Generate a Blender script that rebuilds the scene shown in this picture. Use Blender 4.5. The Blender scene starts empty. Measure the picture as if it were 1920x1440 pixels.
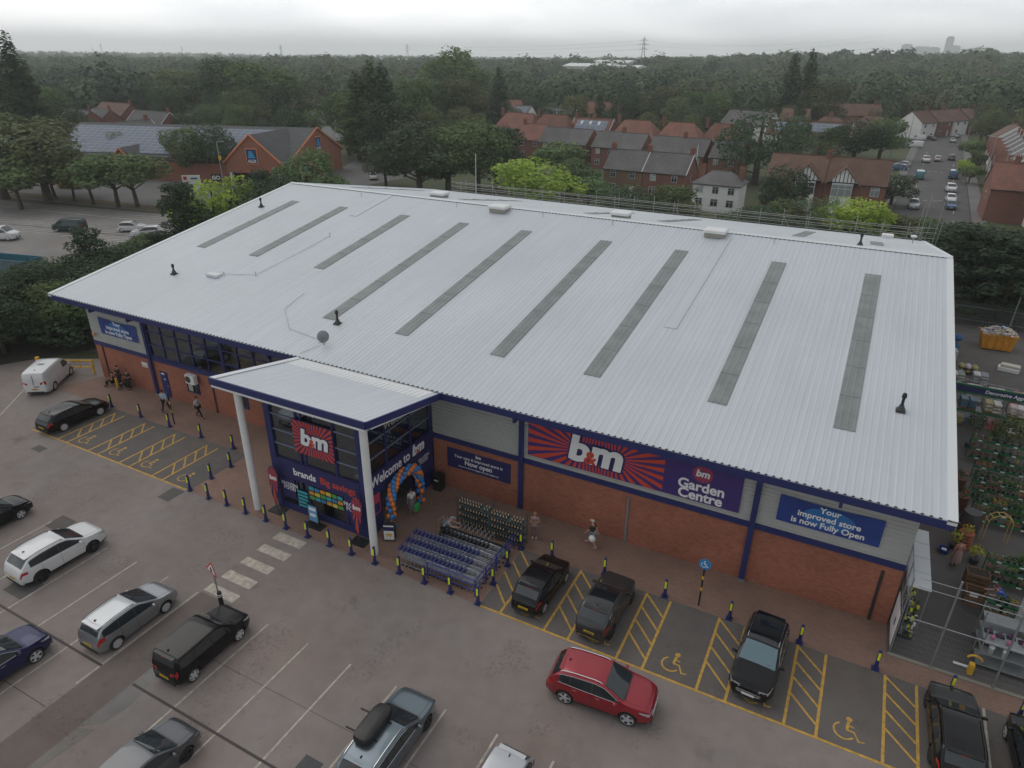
import bpy, bmesh, math, random
import numpy as np
from mathutils import Matrix, Vector
PI = math.pi; rad = math.radians
S = bpy.context.scene; COL = S.collection
random.seed(7)

# ---------------- camera ----------------
CAM_H = 24.4
RW = ((0.8867119280, 0.4622234697, 0.0095614192), (0.2072070312, -0.3788402551, -0.9019674645), (-0.4132882806, 0.8017665025, -0.4316981259))
FPX = 1276.1
cam_d = bpy.data.cameras.new("camera"); cam = bpy.data.objects.new("camera", cam_d); COL.objects.link(cam)
cam_d.sensor_width = 36.0; cam_d.lens = 36.0 * FPX / 1920.0
cam_d.clip_start = 0.5; cam_d.clip_end = 30000
_m = Matrix(((RW[0][0], -RW[1][0], -RW[2][0]), (RW[0][1], -RW[1][1], -RW[2][1]), (RW[0][2], -RW[1][2], -RW[2][2])))
cam.matrix_world = Matrix.Translation((0, 0, CAM_H)) @ _m.to_4x4()
S.camera = cam

def G(px, py, z=0.0):
    """point of the plane at height z that the surveyed photo position (px, py) belongs to"""
    d = [sum(RW[k][i] * v for k, v in enumerate(((px - 960) / FPX, (py - 720) / FPX, 1.0))) for i in range(3)]
    t = (z - CAM_H) / d[2]
    return (d[0] * t, d[1] * t)

# ---------------- world, sun, exposure ----------------
w = bpy.data.worlds.new("World"); S.world = w; w.use_nodes = True
nt = w.node_tree; nt.nodes.clear(); N = nt.nodes; L = nt.links
out = N.new('ShaderNodeOutputWorld'); bg = N.new('ShaderNodeBackground'); L.new(bg.outputs[0], out.inputs[0])
bg.inputs[1].default_value = 0.1
sky = N.new('ShaderNodeTexSky'); sky.sky_type = 'NISHITA'; sky.sun_disc = False
SUN_EL, SUN_AZ = 52.0, -75.0        # azimuth from +Y towards +X
sky.sun_elevation = rad(SUN_EL); sky.sun_rotation = rad(SUN_AZ); sky.air_density = 1.5; sky.dust_density = 4
tc = N.new('ShaderNodeTexCoord')
mp = N.new('ShaderNodeMapping'); mp.inputs['Scale'].default_value = (2.0, 2.0, 9.0); L.new(tc.outputs['Generated'], mp.inputs[0])
no = N.new('ShaderNodeTexNoise'); no.inputs['Scale'].default_value = 1.6; no.inputs['Detail'].default_value = 7; no.inputs['Roughness'].default_value = .55; no.inputs['Distortion'].default_value = .6
L.new(mp.outputs[0], no.inputs['Vector'])
cr = N.new('ShaderNodeValToRGB'); cr.color_ramp.elements[0].position = .36; cr.color_ramp.elements[1].position = .64
cr.color_ramp.elements[0].color = (5.9, 6.1, 6.35, 1); cr.color_ramp.elements[1].color = (8.3, 8.35, 8.4, 1)
L.new(no.outputs[0], cr.inputs[0])
# the cloud deck is brighter where the sun stands behind it
dp = N.new('ShaderNodeVectorMath'); dp.operation = 'DOT_PRODUCT'
dp.inputs[1].default_value = (math.sin(rad(SUN_AZ)), math.cos(rad(SUN_AZ)), -.15); L.new(tc.outputs['Generated'], dp.inputs[0])
mr = N.new('ShaderNodeMapRange'); mr.inputs[1].default_value = -.6; mr.inputs[2].default_value = 1.0; mr.inputs[3].default_value = .78; mr.inputs[4].default_value = 1.30
L.new(dp.outputs['Value'], mr.inputs[0])
sz = N.new('ShaderNodeSeparateXYZ'); L.new(tc.outputs['Generated'], sz.inputs[0])
mz = N.new('ShaderNodeMapRange'); mz.inputs[1].default_value = 0.; mz.inputs[2].default_value = .36; mz.inputs[3].default_value = 1.95; mz.inputs[4].default_value = .84; L.new(sz.outputs[2], mz.inputs[0])
mm = N.new('ShaderNodeMath'); mm.operation = 'MULTIPLY'; L.new(mz.outputs[0], mm.inputs[0]); L.new(mr.outputs[0], mm.inputs[1])
mu = N.new('ShaderNodeVectorMath'); mu.operation = 'SCALE'; L.new(cr.outputs[0], mu.inputs[0]); L.new(mm.outputs[0], mu.inputs['Scale'])
mx = N.new('ShaderNodeMix'); mx.data_type = 'RGBA'; mx.inputs[0].default_value = .93
L.new(sky.outputs[0], mx.inputs[6]); L.new(mu.outputs[0], mx.inputs[7]); L.new(mx.outputs[2], bg.inputs[0])

sd = bpy.data.lights.new("sun", 'SUN'); sd.energy = 0.6; sd.angle = rad(45); sd.color = (1, .965, .92)
sun = bpy.data.objects.new("sun", sd); COL.objects.link(sun)
_d = Vector((math.sin(rad(SUN_AZ)) * math.cos(rad(SUN_EL)), math.cos(rad(SUN_AZ)) * math.cos(rad(SUN_EL)), math.sin(rad(SUN_EL))))
sun.rotation_euler = _d.to_track_quat('Z', 'Y').to_euler(); sun.location = (0, 0, 90)
S.view_settings.view_transform = 'Standard'; S.view_settings.look = 'None'; S.view_settings.exposure = 0.0; S.view_settings.gamma = 1.0
try:
    S.cycles.volume_bounces = 2; S.cycles.max_bounces = 8; S.cycles.transparent_max_bounces = 16; S.cycles.use_denoising = True
except Exception: pass

# ---------------- materials ----------------
MATS = {}
def mat(name, col, rough=.7, metal=0., var=.0, vscale=3., bump=0., bscale=30., coat=0., rand=0., spec=None, hue=0., emis=None):
    if name in MATS: return MATS[name]
    m = bpy.data.materials.new(name); m.use_nodes = True; t = m.node_tree; n = t.nodes; l = t.links
    b = n['Principled BSDF']; b.inputs['Base Color'].default_value = (*col, 1); b.inputs['Roughness'].default_value = rough
    b.inputs['Metallic'].default_value = metal; b.inputs['Coat Weight'].default_value = coat; b.inputs['Coat Roughness'].default_value = .04
    if spec is not None: b.inputs['Specular IOR Level'].default_value = spec
    c = n.new('ShaderNodeTexCoord')
    nz = n.new('ShaderNodeTexNoise'); nz.inputs['Scale'].default_value = vscale; nz.inputs['Detail'].default_value = 5
    l.new(c.outputs['Object'], nz.inputs['Vector'])
    mrn = n.new('ShaderNodeMapRange'); mrn.inputs[1].default_value = .3; mrn.inputs[2].default_value = .7
    mrn.inputs[3].default_value = 1 - var; mrn.inputs[4].default_value = 1 + var; l.new(nz.outputs[0], mrn.inputs[0])
    hs = n.new('ShaderNodeHueSaturation'); hs.inputs['Color'].default_value = (*col, 1); l.new(mrn.outputs[0], hs.inputs['Value'])
    if rand or hue:
        oi = n.new('ShaderNodeObjectInfo')
        r1 = n.new('ShaderNodeMapRange'); r1.inputs[3].default_value = 1 - rand; r1.inputs[4].default_value = 1 + rand; l.new(oi.outputs['Random'], r1.inputs[0])
        ml = n.new('ShaderNodeMath'); ml.operation = 'MULTIPLY'; l.new(mrn.outputs[0], ml.inputs[0]); l.new(r1.outputs[0], ml.inputs[1]); l.new(ml.outputs[0], hs.inputs['Value'])
        if hue:
            s2 = n.new('ShaderNodeMath'); s2.operation = 'MULTIPLY'; s2.inputs[1].default_value = 7.31; l.new(oi.outputs['Random'], s2.inputs[0])
            fr = n.new('ShaderNodeMath'); fr.operation = 'FRACT'; l.new(s2.outputs[0], fr.inputs[0])
            r2 = n.new('ShaderNodeMapRange'); r2.inputs[3].default_value = .5 - hue; r2.inputs[4].default_value = .5 + hue; l.new(fr.outputs[0], r2.inputs[0]); l.new(r2.outputs[0], hs.inputs['Hue'])
    l.new(hs.outputs[0], b.inputs['Base Color'])
    if bump:
        n2 = n.new('ShaderNodeTexNoise'); n2.inputs['Scale'].default_value = bscale; n2.inputs['Detail'].default_value = 3; l.new(c.outputs['Object'], n2.inputs['Vector'])
        bp = n.new('ShaderNodeBump'); bp.inputs['Strength'].default_value = bump; bp.inputs['Distance'].default_value = .02; l.new(n2.outputs[0], bp.inputs['Height']); l.new(bp.outputs[0], b.inputs['Normal'])
    if emis:
        b.inputs['Emission Color'].default_value = (*emis[0], 1); b.inputs['Emission Strength'].default_value = emis[1]
    MATS[name] = m; return m

def brickmat(name, c1, c2, mortar, sx=.225, sz=.075, flat=False, var=.12, rand=0., off=.5, msize=.012):
    """coursed material: brick walls (vertical) or tiles/pavers (flat)"""
    if name in MATS: return MATS[name]
    m = bpy.data.materials.new(name); m.use_nodes = True; t = m.node_tree; n = t.nodes; l = t.links; b = n['Principled BSDF']; b.inputs['Roughness'].default_value = .85
    c = n.new('ShaderNodeTexCoord'); sp = n.new('ShaderNodeSeparateXYZ'); l.new(c.outputs['Object'], sp.inputs[0]); cb = n.new('ShaderNodeCombineXYZ')
    if flat: l.new(sp.outputs[0], cb.inputs[0]); l.new(sp.outputs[1], cb.inputs[1])
    else:
        a = n.new('ShaderNodeMath'); a.operation = 'ADD'; l.new(sp.outputs[0], a.inputs[0]); l.new(sp.outputs[1], a.inputs[1]); l.new(a.outputs[0], cb.inputs[0]); l.new(sp.outputs[2], cb.inputs[1])
    br = n.new('ShaderNodeTexBrick'); br.inputs['Scale'].default_value = 1; br.inputs['Brick Width'].default_value = sx; br.inputs['Row Height'].default_value = sz; br.offset = off
    br.inputs['Mortar Size'].default_value = msize * .8; br.inputs['Mortar Smooth'].default_value = .3; br.inputs['Color1'].default_value = (*c1, 1); br.inputs['Color2'].default_value = (*c2, 1); br.inputs['Mortar'].default_value = (*mortar, 1)
    l.new(cb.outputs[0], br.inputs['Vector'])
    nz = n.new('ShaderNodeTexNoise'); nz.inputs['Scale'].default_value = .35; nz.inputs['Detail'].default_value = 8; nz.inputs['Roughness'].default_value = .65; l.new(c.outputs['Object'], nz.inputs['Vector'])
    mrn = n.new('ShaderNodeMapRange'); mrn.inputs[1].default_value = .3; mrn.inputs[2].default_value = .7; mrn.inputs[3].default_value = 1 - var; mrn.inputs[4].default_value = 1 + var; l.new(nz.outputs[0], mrn.inputs[0])
    hs = n.new('ShaderNodeHueSaturation'); l.new(br.outputs[0], hs.inputs['Color']); src = mrn.outputs[0]
    if rand:
        oi = n.new('ShaderNodeObjectInfo'); r1 = n.new('ShaderNodeMapRange'); r1.inputs[3].default_value = 1 - rand; r1.inputs[4].default_value = 1 + rand; l.new(oi.outputs['Random'], r1.inputs[0])
        ml = n.new('ShaderNodeMath'); ml.operation = 'MULTIPLY'; l.new(src, ml.inputs[0]); l.new(r1.outputs[0], ml.inputs[1]); src = ml.outputs[0]
    l.new(src, hs.inputs['Value']); l.new(hs.outputs[0], b.inputs['Base Color'])
    MATS[name] = m; return m

def asphalt(name, base, patch=.18, stain=.35, tint=(1, 1, 1), sscale=.35):
    if name in MATS: return MATS[name]
    m = bpy.data.materials.new(name); m.use_nodes = True; t = m.node_tree; n = t.nodes; l = t.links; b = n['Principled BSDF']; b.inputs['Roughness'].default_value = .88
    c = n.new('ShaderNodeTexCoord')
    def noise(sc, det, lo, hi, a, bb, dist=0., rough=.5):
        x = n.new('ShaderNodeTexNoise'); x.inputs['Scale'].default_value = sc; x.inputs['Detail'].default_value = det; x.inputs['Distortion'].default_value = dist; x.inputs['Roughness'].default_value = rough; l.new(c.outputs['Object'], x.inputs['Vector'])
        r = n.new('ShaderNodeMapRange'); r.inputs[1].default_value = lo; r.inputs[2].default_value = hi; r.inputs[3].default_value = a; r.inputs[4].default_value = bb; l.new(x.outputs[0], r.inputs[0]); return r.outputs[0]
    def mul(a, bb):
        x = n.new('ShaderNodeMath'); x.operation = 'MULTIPLY'; l.new(a, x.inputs[0]); l.new(bb, x.inputs[1]); return x.outputs[0]
    v = mul(noise(.12, 6, .3, .7, 1 - patch, 1 + patch, .4), noise(1.3, 8, .3, .7, .92, 1.08))
    v = mul(v, noise(26, 4, .25, .75, .86, 1.14))
    v = mul(v, noise(sscale, 9, .60, .74, 1., 1 - stain, .2, .72))
    v = mul(v, noise(sscale * 4.5, 6, .63, .72, 1., 1 - stain * .8, .6, .8)); v = mul(v, noise(110, 2, .3, .7, .88, 1.12))
    aa, bb_ = noise(.42, 2, .55, .64, 0, 1), noise(6, 6, .50, .62, 0, 1, 0, .7); ab = mul(aa, bb_); iv = n.new('ShaderNodeMapRange'); iv.inputs[3].default_value = 1; iv.inputs[4].default_value = 1 - stain * .65; l.new(ab, iv.inputs[0]); v = mul(v, iv.outputs[0])
    hs = n.new('ShaderNodeHueSaturation'); hs.inputs['Color'].default_value = (*[base * k for k in tint], 1); l.new(v, hs.inputs['Value'])
    warm = n.new('ShaderNodeMix'); warm.data_type = 'RGBA'; warm.blend_type = 'MULTIPLY'; l.new(noise(.22, 4, .4, .65, 0, 1), warm.inputs[0]); l.new(hs.outputs[0], warm.inputs[6]); warm.inputs[7].default_value = (1, .93, .88, 1)
    l.new(warm.outputs[2], b.inputs['Base Color'])
    x = n.new('ShaderNodeTexNoise'); x.inputs['Scale'].default_value = 60; l.new(c.outputs['Object'], x.inputs['Vector'])
    bp = n.new('ShaderNodeBump'); bp.inputs['Strength'].default_value = .35; bp.inputs['Distance'].default_value = .01; l.new(x.outputs[0], bp.inputs['Height']); l.new(bp.outputs[0], b.inputs['Normal'])
    MATS[name] = m; return m

def glassmat(name, tint=(.5, .53, .56), refl=.10):
    """thin tinted pane: see-through plus a sky reflection"""
    if name in MATS: return MATS[name]
    m = bpy.data.materials.new(name); m.use_nodes = True; t = m.node_tree; n = t.nodes; l = t.links; n.clear()
    o = n.new('ShaderNodeOutputMaterial'); a = n.new('ShaderNodeBsdfTransparent'); a.inputs[0].default_value = (*tint, 1); g = n.new('ShaderNodeBsdfGlossy'); g.inputs[0].default_value = (.9, .95, 1, 1); g.inputs['Roughness'].default_value = .03
    x = n.new('ShaderNodeMixShader'); lw = n.new('ShaderNodeLayerWeight'); lw.inputs[0].default_value = .25
    r = n.new('ShaderNodeMapRange'); r.inputs[3].default_value = refl; r.inputs[4].default_value = .75; l.new(lw.outputs['Fresnel'], r.inputs[0]); l.new(r.outputs[0], x.inputs[0])
    l.new(a.outputs[0], x.inputs[1]); l.new(g.outputs[0], x.inputs[2]); l.new(x.outputs[0], o.inputs[0]); MATS[name] = m; return m

NAVY = mat('navy_paint', (.019, .028, .128), .45)
NAVY2 = mat('navy_vinyl', (.022, .022, .11), .55, var=.05, vscale=1.5)
PURPLE = mat('purple_vinyl', (.055, .030, .17), .5, var=.04)
REDV = mat('red_vinyl', (.56, .065, .035), .5)
WHITE = mat('white_paint', (.72, .73, .73), .5, var=.04, vscale=2)
WHITEV = mat('white_vinyl', (.80, .81, .82), .5)
BLACKM = mat('matt_black', (.012, .012, .013), .6)
RUBBER = mat('rubber', (.018, .018, .019), .8)
DARKG = mat('dark_grey', (.05, .052, .055), .6, var=.15)
GALV = mat('galvanised_steel', (.36, .38, .40), .45, .7, var=.12, vscale=6)
STEEL = mat('bare_steel', (.5, .5, .52), .3, .9)
GREYP = mat('grey_paint', (.22, .24, .25), .55, var=.1)
ROOFM = mat('white_roof_sheet', (.53, .57, .61), .42, var=.05, vscale=.12, rand=0)
def add_streaks(m, sx=3., sy=.12, amt=.07):
    t = m.node_tree; n = t.nodes; l = t.links; b = n['Principled BSDF']; src = b.inputs['Base Color'].links[0].from_socket
    c = n.new('ShaderNodeTexCoord'); mp_ = n.new('ShaderNodeMapping'); mp_.inputs['Scale'].default_value = (sx, sy, sy); l.new(c.outputs['Object'], mp_.inputs[0]); nz = n.new('ShaderNodeTexNoise'); nz.inputs['Scale'].default_value = 1; nz.inputs['Detail'].default_value = 6; nz.inputs['Roughness'].default_value = .65; l.new(mp_.outputs[0], nz.inputs['Vector'])
    r = n.new('ShaderNodeMapRange'); r.inputs[1].default_value = .35; r.inputs[2].default_value = .7; r.inputs[3].default_value = 1 + amt * .4; r.inputs[4].default_value = 1 - amt; l.new(nz.outputs[0], r.inputs[0]); h = n.new('ShaderNodeHueSaturation'); l.new(src, h.inputs['Color']); l.new(r.outputs[0], h.inputs['Value']); l.new(h.outputs[0], b.inputs['Base Color'])
add_streaks(ROOFM)
ROOFT = mat('white_roof_trim', (.66, .69, .71), .45)
CLAD = mat('grey_cladding', (.40, .41, .40), .45, var=.05, vscale=.5)
SKYL = mat('skylight_sheet', (.205, .225, .225), .5, var=.16, vscale=.9)
BRICK = brickmat('store_brick', (.40, .135, .078), (.28, .082, .048), (.25, .13, .09), var=.2, msize=.016)
PAVER = brickmat('block_paving', (.285, .172, .128), (.235, .15, .115), (.14, .10, .085), .2, .1, True, .2)
ASPH = asphalt('car_park_asphalt', .232, .15, .45, (1, .872, .822))
ASPH2 = asphalt('bay_asphalt', .122, .14, .4, (1, .93, .885), .6)
ROADM = asphalt('street_asphalt', .095, .15, .2, (1, 1, 1.02))
YELLOW = mat('yellow_line_paint', (.50, .30, .06), .75, var=.25, vscale=5)
WLINE = mat('white_line_paint', (.42, .385, .33), .8, var=.28, vscale=4)
YPAINT = mat('yellow_paint', (.72, .42, .015), .5, var=.08)
HIVIS = mat('hi_vis_yellow', (.72, .85, .015), .5)
GLASSC = glassmat('tinted_glazing')
GLASSD = mat('dark_glass', (.026, .033, .037), .04, spec=.85)
HGLASS = mat('house_glass', (.05, .06, .07), .08, spec=.9, rand=.5)
GRASS = mat('grass_green', (.075, .10, .032), .9, var=.35, vscale=.6)
TERRACOTTA = mat('terracotta', (.32, .12, .06), .8, var=.1)
SKIN = mat('skin', (.52, .29, .20), .6)

# ---------------- geometry helpers ----------------
class MB:
    def __init__(s): s.v = []; s.f = []; s.m = []; s.mats = []
    def _mi(s, m):
        if m not in s.mats: s.mats.append(m)
        return s.mats.index(m)
    def add(s, vs, fs, m):
        k = len(s.v); s.v += [tuple(p) for p in vs]; i = s._mi(m)
        for f in fs: s.f.append(tuple(k + j for j in f)); s.m.append(i)
        return s
    def box(s, x0, y0, z0, x1, y1, z1, m, T=None):
        vs = [(x, y, z) for z in (z0, z1) for y in (y0, y1) for x in (x0, x1)]
        if T is not None: vs = [tuple(T @ Vector(v)) for v in vs]
        return s.add(vs, [(0, 2, 3, 1), (4, 5, 7, 6), (0, 1, 5, 4), (2, 6, 7, 3), (0, 4, 6, 2), (1, 3, 7, 5)], m)
    def cbox(s, c, d, m, T=None):
        return s.box(c[0] - d[0] / 2, c[1] - d[1] / 2, c[2] - d[2] / 2, c[0] + d[0] / 2, c[1] + d[1] / 2, c[2] + d[2] / 2, m, T)
    def bbox(s, c, d, m, b=.02):
        """box with chamfered vertical edges and top"""
        x, y, z = d[0] / 2, d[1] / 2, d[2] / 2; pr = []
        o = [(x - b, -y), (x, -y + b), (x, y - b), (x - b, y), (-x + b, y), (-x, y - b), (-x, -y + b), (-x + b, -y)]
        vs = []
        for zz, k in ((-z, 1.), (z - b, 1.), (z, 1 - b / max(x, y, .01))):
            vs += [(c[0] + p[0] * k, c[1] + p[1] * k, c[2] + zz) for p in o]
        fs = [tuple(range(7, -1, -1)), tuple(range(16, 24))]
        for r in (0, 8):
            for i in range(8): fs.append((r + i, r + (i + 1) % 8, r + 8 + (i + 1) % 8, r + 8 + i))
        return s.add(vs, fs, m)
    def tube(s, pts, r, m, n=6, caps=True):
        """swept tube through pts; r number or per-point list"""
        P = [Vector(p) for p in pts]; R = r if isinstance(r, (list, tuple)) else [r] * len(P); vs = []
        pu = None
        for i, p in enumerate(P):
            t = (P[min(i + 1, len(P) - 1)] - P[max(i - 1, 0)]).normalized()
            u = t.cross(Vector((0, 0, 1))) if abs(t.z) < .95 else t.cross(Vector((0, 1, 0)))
            u.normalize()
            if pu is not None and u.dot(pu) < 0 and abs(t.z) >= .95: u = -u
            pu = u; q = t.cross(u)
            for k in range(n):
                a = 2 * PI * k / n; vs.append(tuple(p + (u * math.cos(a) + q * math.sin(a)) * R[i]))
        fs = []
        for i in range(len(P) - 1):
            for k in range(n): fs.append((i * n + k, i * n + (k + 1) % n, (i + 1) * n + (k + 1) % n, (i + 1) * n + k))
        if caps: fs.append(tuple(range(n - 1, -1, -1))); fs.append(tuple(range((len(P) - 1) * n, len(P) * n)))
        return s.add(vs, fs, m)
    def lathe(s, prof, m, c=(0, 0, 0), n=12, axis='z', caps=(1, 1)):
        vs = []
        for r, z in prof:
            for k in range(n):
                a = 2 * PI * k / n; x, y = r * math.cos(a), r * math.sin(a)
                vs.append((c[0] + x, c[1] + y, c[2] + z) if axis == 'z' else ((c[0] + x, c[1] + z, c[2] + y) if axis == 'y' else (c[0] + z, c[1] + x, c[2] + y)))
        fs = []
        for i in range(len(prof) - 1):
            for k in range(n): fs.append((i * n + k, i * n + (k + 1) % n, (i + 1) * n + (k + 1) % n, (i + 1) * n + k))
        if caps[0]: fs.append(tuple(range(n - 1, -1, -1)))
        if caps[1]: fs.append(tuple(range((len(prof) - 1) * n, len(prof) * n)))
        return s.add(vs, fs, m)
    def ball(s, c, r, m, seg=8, ring=6):
        rx, ry, rz = r if isinstance(r, (tuple, list)) else (r, r, r); vs = [(c[0], c[1], c[2] - rz)]
        for i in range(1, ring):
            a = -PI / 2 + PI * i / ring
            for k in range(seg): b = 2 * PI * k / seg; vs.append((c[0] + rx * math.cos(a) * math.cos(b), c[1] + ry * math.cos(a) * math.sin(b), c[2] + rz * math.sin(a)))
        vs.append((c[0], c[1], c[2] + rz)); fs = []
        for k in range(seg): fs.append((0, 1 + (k + 1) % seg, 1 + k))
        for i in range(ring - 2):
            for k in range(seg): a = 1 + i * seg + k; b = 1 + i * seg + (k + 1) % seg; fs.append((a, b, b + seg, a + seg))
        t = len(vs) - 1
        for k in range(seg): fs.append((1 + (ring - 2) * seg + k, 1 + (ring - 2) * seg + (k + 1) % seg, t))
        return s.add(vs, fs, m)
    def prism(s, poly, a, b, m, axis='z'):
        """extrude 2D poly between a and b along axis; 'y' means poly is (x,z), 'x' means (y,z)"""
        n = len(poly)
        def mk(p, h): return (p[0], p[1], h) if axis == 'z' else ((p[0], h, p[1]) if axis == 'y' else (h, p[0], p[1]))
        vs = [mk(p, a) for p in poly] + [mk(p, b) for p in poly]
        fs = [tuple(range(n - 1, -1, -1)), tuple(range(n, 2 * n))] + [(i, (i + 1) % n, n + (i + 1) % n, n + i) for i in range(n)]
        return s.add(vs, fs, m)
    def quad(s, a, b, c, d, m): return s.add([a, b, c, d], [(0, 1, 2, 3)], m)
    def mesh(s, name, smooth=None):
        me = bpy.data.meshes.new(name); me.from_pydata(s.v, [], s.f)
        for m in s.mats: me.materials.append(m)
        me.polygons.foreach_set('material_index', s.m)
        bm = bmesh.new(); bm.from_mesh(me); bmesh.ops.recalc_face_normals(bm, faces=bm.faces); bm.to_mesh(me); bm.free()
        if smooth is not None:
            me.polygons.foreach_set('use_smooth', [True] * len(me.polygons)); me.set_sharp_from_angle(angle=rad(smooth))
        me.update(); return me
    def build(s, name, parent=None, smooth=None):
        o = bpy.data.objects.new(name, s.mesh(name, smooth)); COL.objects.link(o)
        if parent: o.parent = parent
        return o

def tag(o, label, cat, group=None):
    o['label'] = label; o['category'] = cat
    if group: o['group'] = group
    return o
def struct(o, kind='structure'): o['kind'] = kind; return o
def thing(name, label, cat, loc=(0, 0, 0), rz=0., group=None):
    o = bpy.data.objects.new(name, None); COL.objects.link(o); o.location = loc; o.rotation_euler = (0, 0, rz); o.empty_display_size = .2
    return tag(o, label, cat, group)
KIDS = {}
def copy_tree(o, loc=None, rz=None, label=None, scale=None, parent=None, mats=None):
    c = o.copy(); COL.objects.link(c)
    if parent: c.parent = parent
    if loc is not None: c.location = loc
    if rz is not None: c.rotation_euler = (0, 0, rz)
    if scale is not None: c.scale = (scale,) * 3 if not isinstance(scale, (tuple, list)) else scale
    if label: c['label'] = label
    for ch in children(o): copy_tree(ch, parent=c)
    return c
def children(o):
    if o.name not in KIDS: KIDS[o.name] = [x for x in bpy.data.objects if x.parent == o]
    return KIDS[o.name]

def text_mesh(s, size, bold=.0, shear=0., align='CENTER', depth=.006, space=1., lead=.8):
    cu = bpy.data.curves.new('lettering', 'FONT'); cu.body = s; cu.size = size; cu.offset = bold * size; cu.shear = shear
    cu.align_x = align; cu.align_y = 'CENTER'; cu.extrude = depth; cu.space_character = space; cu.resolution_u = 4; cu.space_line = lead
    o = bpy.data.objects.new('lettering_curve', cu); me = bpy.data.meshes.new_from_object(o); bpy.data.objects.remove(o); bpy.data.curves.remove(cu)
    return me
def letter(s, size, x, z, y, m, parent, bold=.02, shear=0., align='CENTER', depth=.006, name='lettering', rot=0., space=1., wide=1., lead=.8):
    """lettering on a panel that faces local -Y"""
    me = text_mesh(s, size, bold, shear, align, depth, space, lead); me.name = name; me.materials.clear(); me.materials.append(m)
    c, n = math.cos(rot), math.sin(rot)
    for v in me.vertices:
        a, b, d = v.co.x * wide, v.co.y, v.co.z; v.co = (x + a * c - b * n, y - depth - d, z + a * n + b * c)
    o = bpy.data.objects.new(name, me); COL.objects.link(o)
    if parent: o.parent = parent
    return o
def sunburst(mb, x0, z0, x1, z1, cx, cz, rx, rz, n, y, m, duty=.5, t=.006, phase=0.):
    """rays from an ellipse to the edges of a rectangle, as thin raised wedges"""
    def edge(a):
        dx, dz = math.cos(a), math.sin(a); k = 1e9
        if dx > 1e-6: k = min(k, (x1 - cx) / dx)
        if dx < -1e-6: k = min(k, (x0 - cx) / dx)
        if dz > 1e-6: k = min(k, (z1 - cz) / dz)
        if dz < -1e-6: k = min(k, (z0 - cz) / dz)
        return (cx + dx * k, cz + dz * k)
    asp = math.atan2
    cor = [(asp(z - cz, x - cx) % (2 * PI), (x, z)) for x in (x0, x1) for z in (z0, z1)]
    for i in range(n):
        a0 = (2 * PI * (i + phase) / n); a1 = a0 + 2 * PI / n * duty; a0 %= 2 * PI; a1 %= 2 * PI
        if a1 < a0: a1 += 2 * PI
        p = [(cx + rx * math.cos(a0), cz + rz * math.sin(a0)), edge(a0)]
        for ca, cp in sorted((c if c[0] >= a0 else (c[0] + 2 * PI, c[1])) for c in cor):
            if a0 < ca < a1: p.append(cp)
        p += [edge(a1), (cx + rx * math.cos(a1), cz + rz * math.sin(a1))]
        mb.prism(p, y - t, y, m, 'y')
# ================= terrain =================
def sstep(a, b, x): t = np.clip((x - a) / (b - a), 0, 1); return t * t * (3 - 2 * t)
def terrain(x, y):
    r = np.hypot(x, y); brg = np.degrees(np.arctan2(x, y))
    rise = sstep(380, 1150, r) * (4 + 15 * sstep(-26, -2, brg)) + sstep(1500, 4200, r) * 12
    und = 2.2 * np.sin(x / 210 + .7) * np.cos(y / 260) * sstep(350, 700, r)
    return rise + und
def build_terrain():
    rs = np.concatenate([[0], np.linspace(40, 400, 10), np.geomspace(450, 7600, 34)]); na = 96; vs = []; fs = []
    for i, r in enumerate(rs):
        for k in range(na):
            a = 2 * PI * k / na; x, y = r * math.sin(a), r * math.cos(a); vs.append((x, y, float(terrain(x, y)) - .06))
    for i in range(len(rs) - 1):
        for k in range(na): fs.append((i * na + k, (i + 1) * na + k, (i + 1) * na + (k + 1) % na, i * na + (k + 1) % na))
    mb = MB(); mb.add(vs, fs, mat('meadow_ground', (.060, .075, .032), .95, var=.4, vscale=.02)); o = mb.build('ground', smooth=60); struct(o)
build_terrain()

def sheet(name, polys, z, m, kind='structure'):
    mb = MB()
    for p in polys:
        if len(p) == 4 and not isinstance(p[0], tuple): x0, y0, x1, y1 = p; p = [(x0, y0), (x1, y0), (x1, y1), (x0, y1)]
        mb.add([(a, b, z) for a, b in p], [tuple(range(len(p)))], m)
    o = mb.build(name); struct(o, kind); return o
KY = 22.10; BY = 26.88; FY = 30.20
sheet('car_park', [[(-70, -22), (34, -22), (34, 33), (-56.5, 33), (-62.5, 30), (-66, 24), (-70, 18)]], 0.0, ASPH)
sheet('disabled_bay_surface', [(-50.3, KY, -33.95, BY), (-13.08, KY, 22, BY)], .004, ASPH2)
sheet('forecourt_paving', [[(-55.5, BY + .02), (-50.3, BY + .02), (-33.93, BY + .02), (-33.93, KY), (-13.1, KY), (-13.1, BY + .02), (22, BY + .02), (22, 28.15), (4.86, 28.15), (4.86, FY + .1), (-54.1, FY + .1)]], .005, PAVER)
sheet('crossing_path', [(-25.9, -20, -23.92, 16.3)], .004, asphalt('brown_tarmac', .150, .12, .4, (1, .83, .76)))
sheet('tarmac_patch', [(-38.2, 15.8, -36.9, 16.9), (-34.8, 11.7, -33.3, 12.9), (-35.0, 20.7, -34.0, 21.9), (-47.5, 20.4, -46.5, 21.0)], .004, asphalt('new_tarmac', .105, .1, .2, (1, .93, .9)))
sheet('service_road', [(-60.5, 33, -54, 92), (4.86, 28.2, 40, 84)], .001, asphalt('yard_concrete', .105, .2, .3, (1, .97, .95)))
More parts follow.
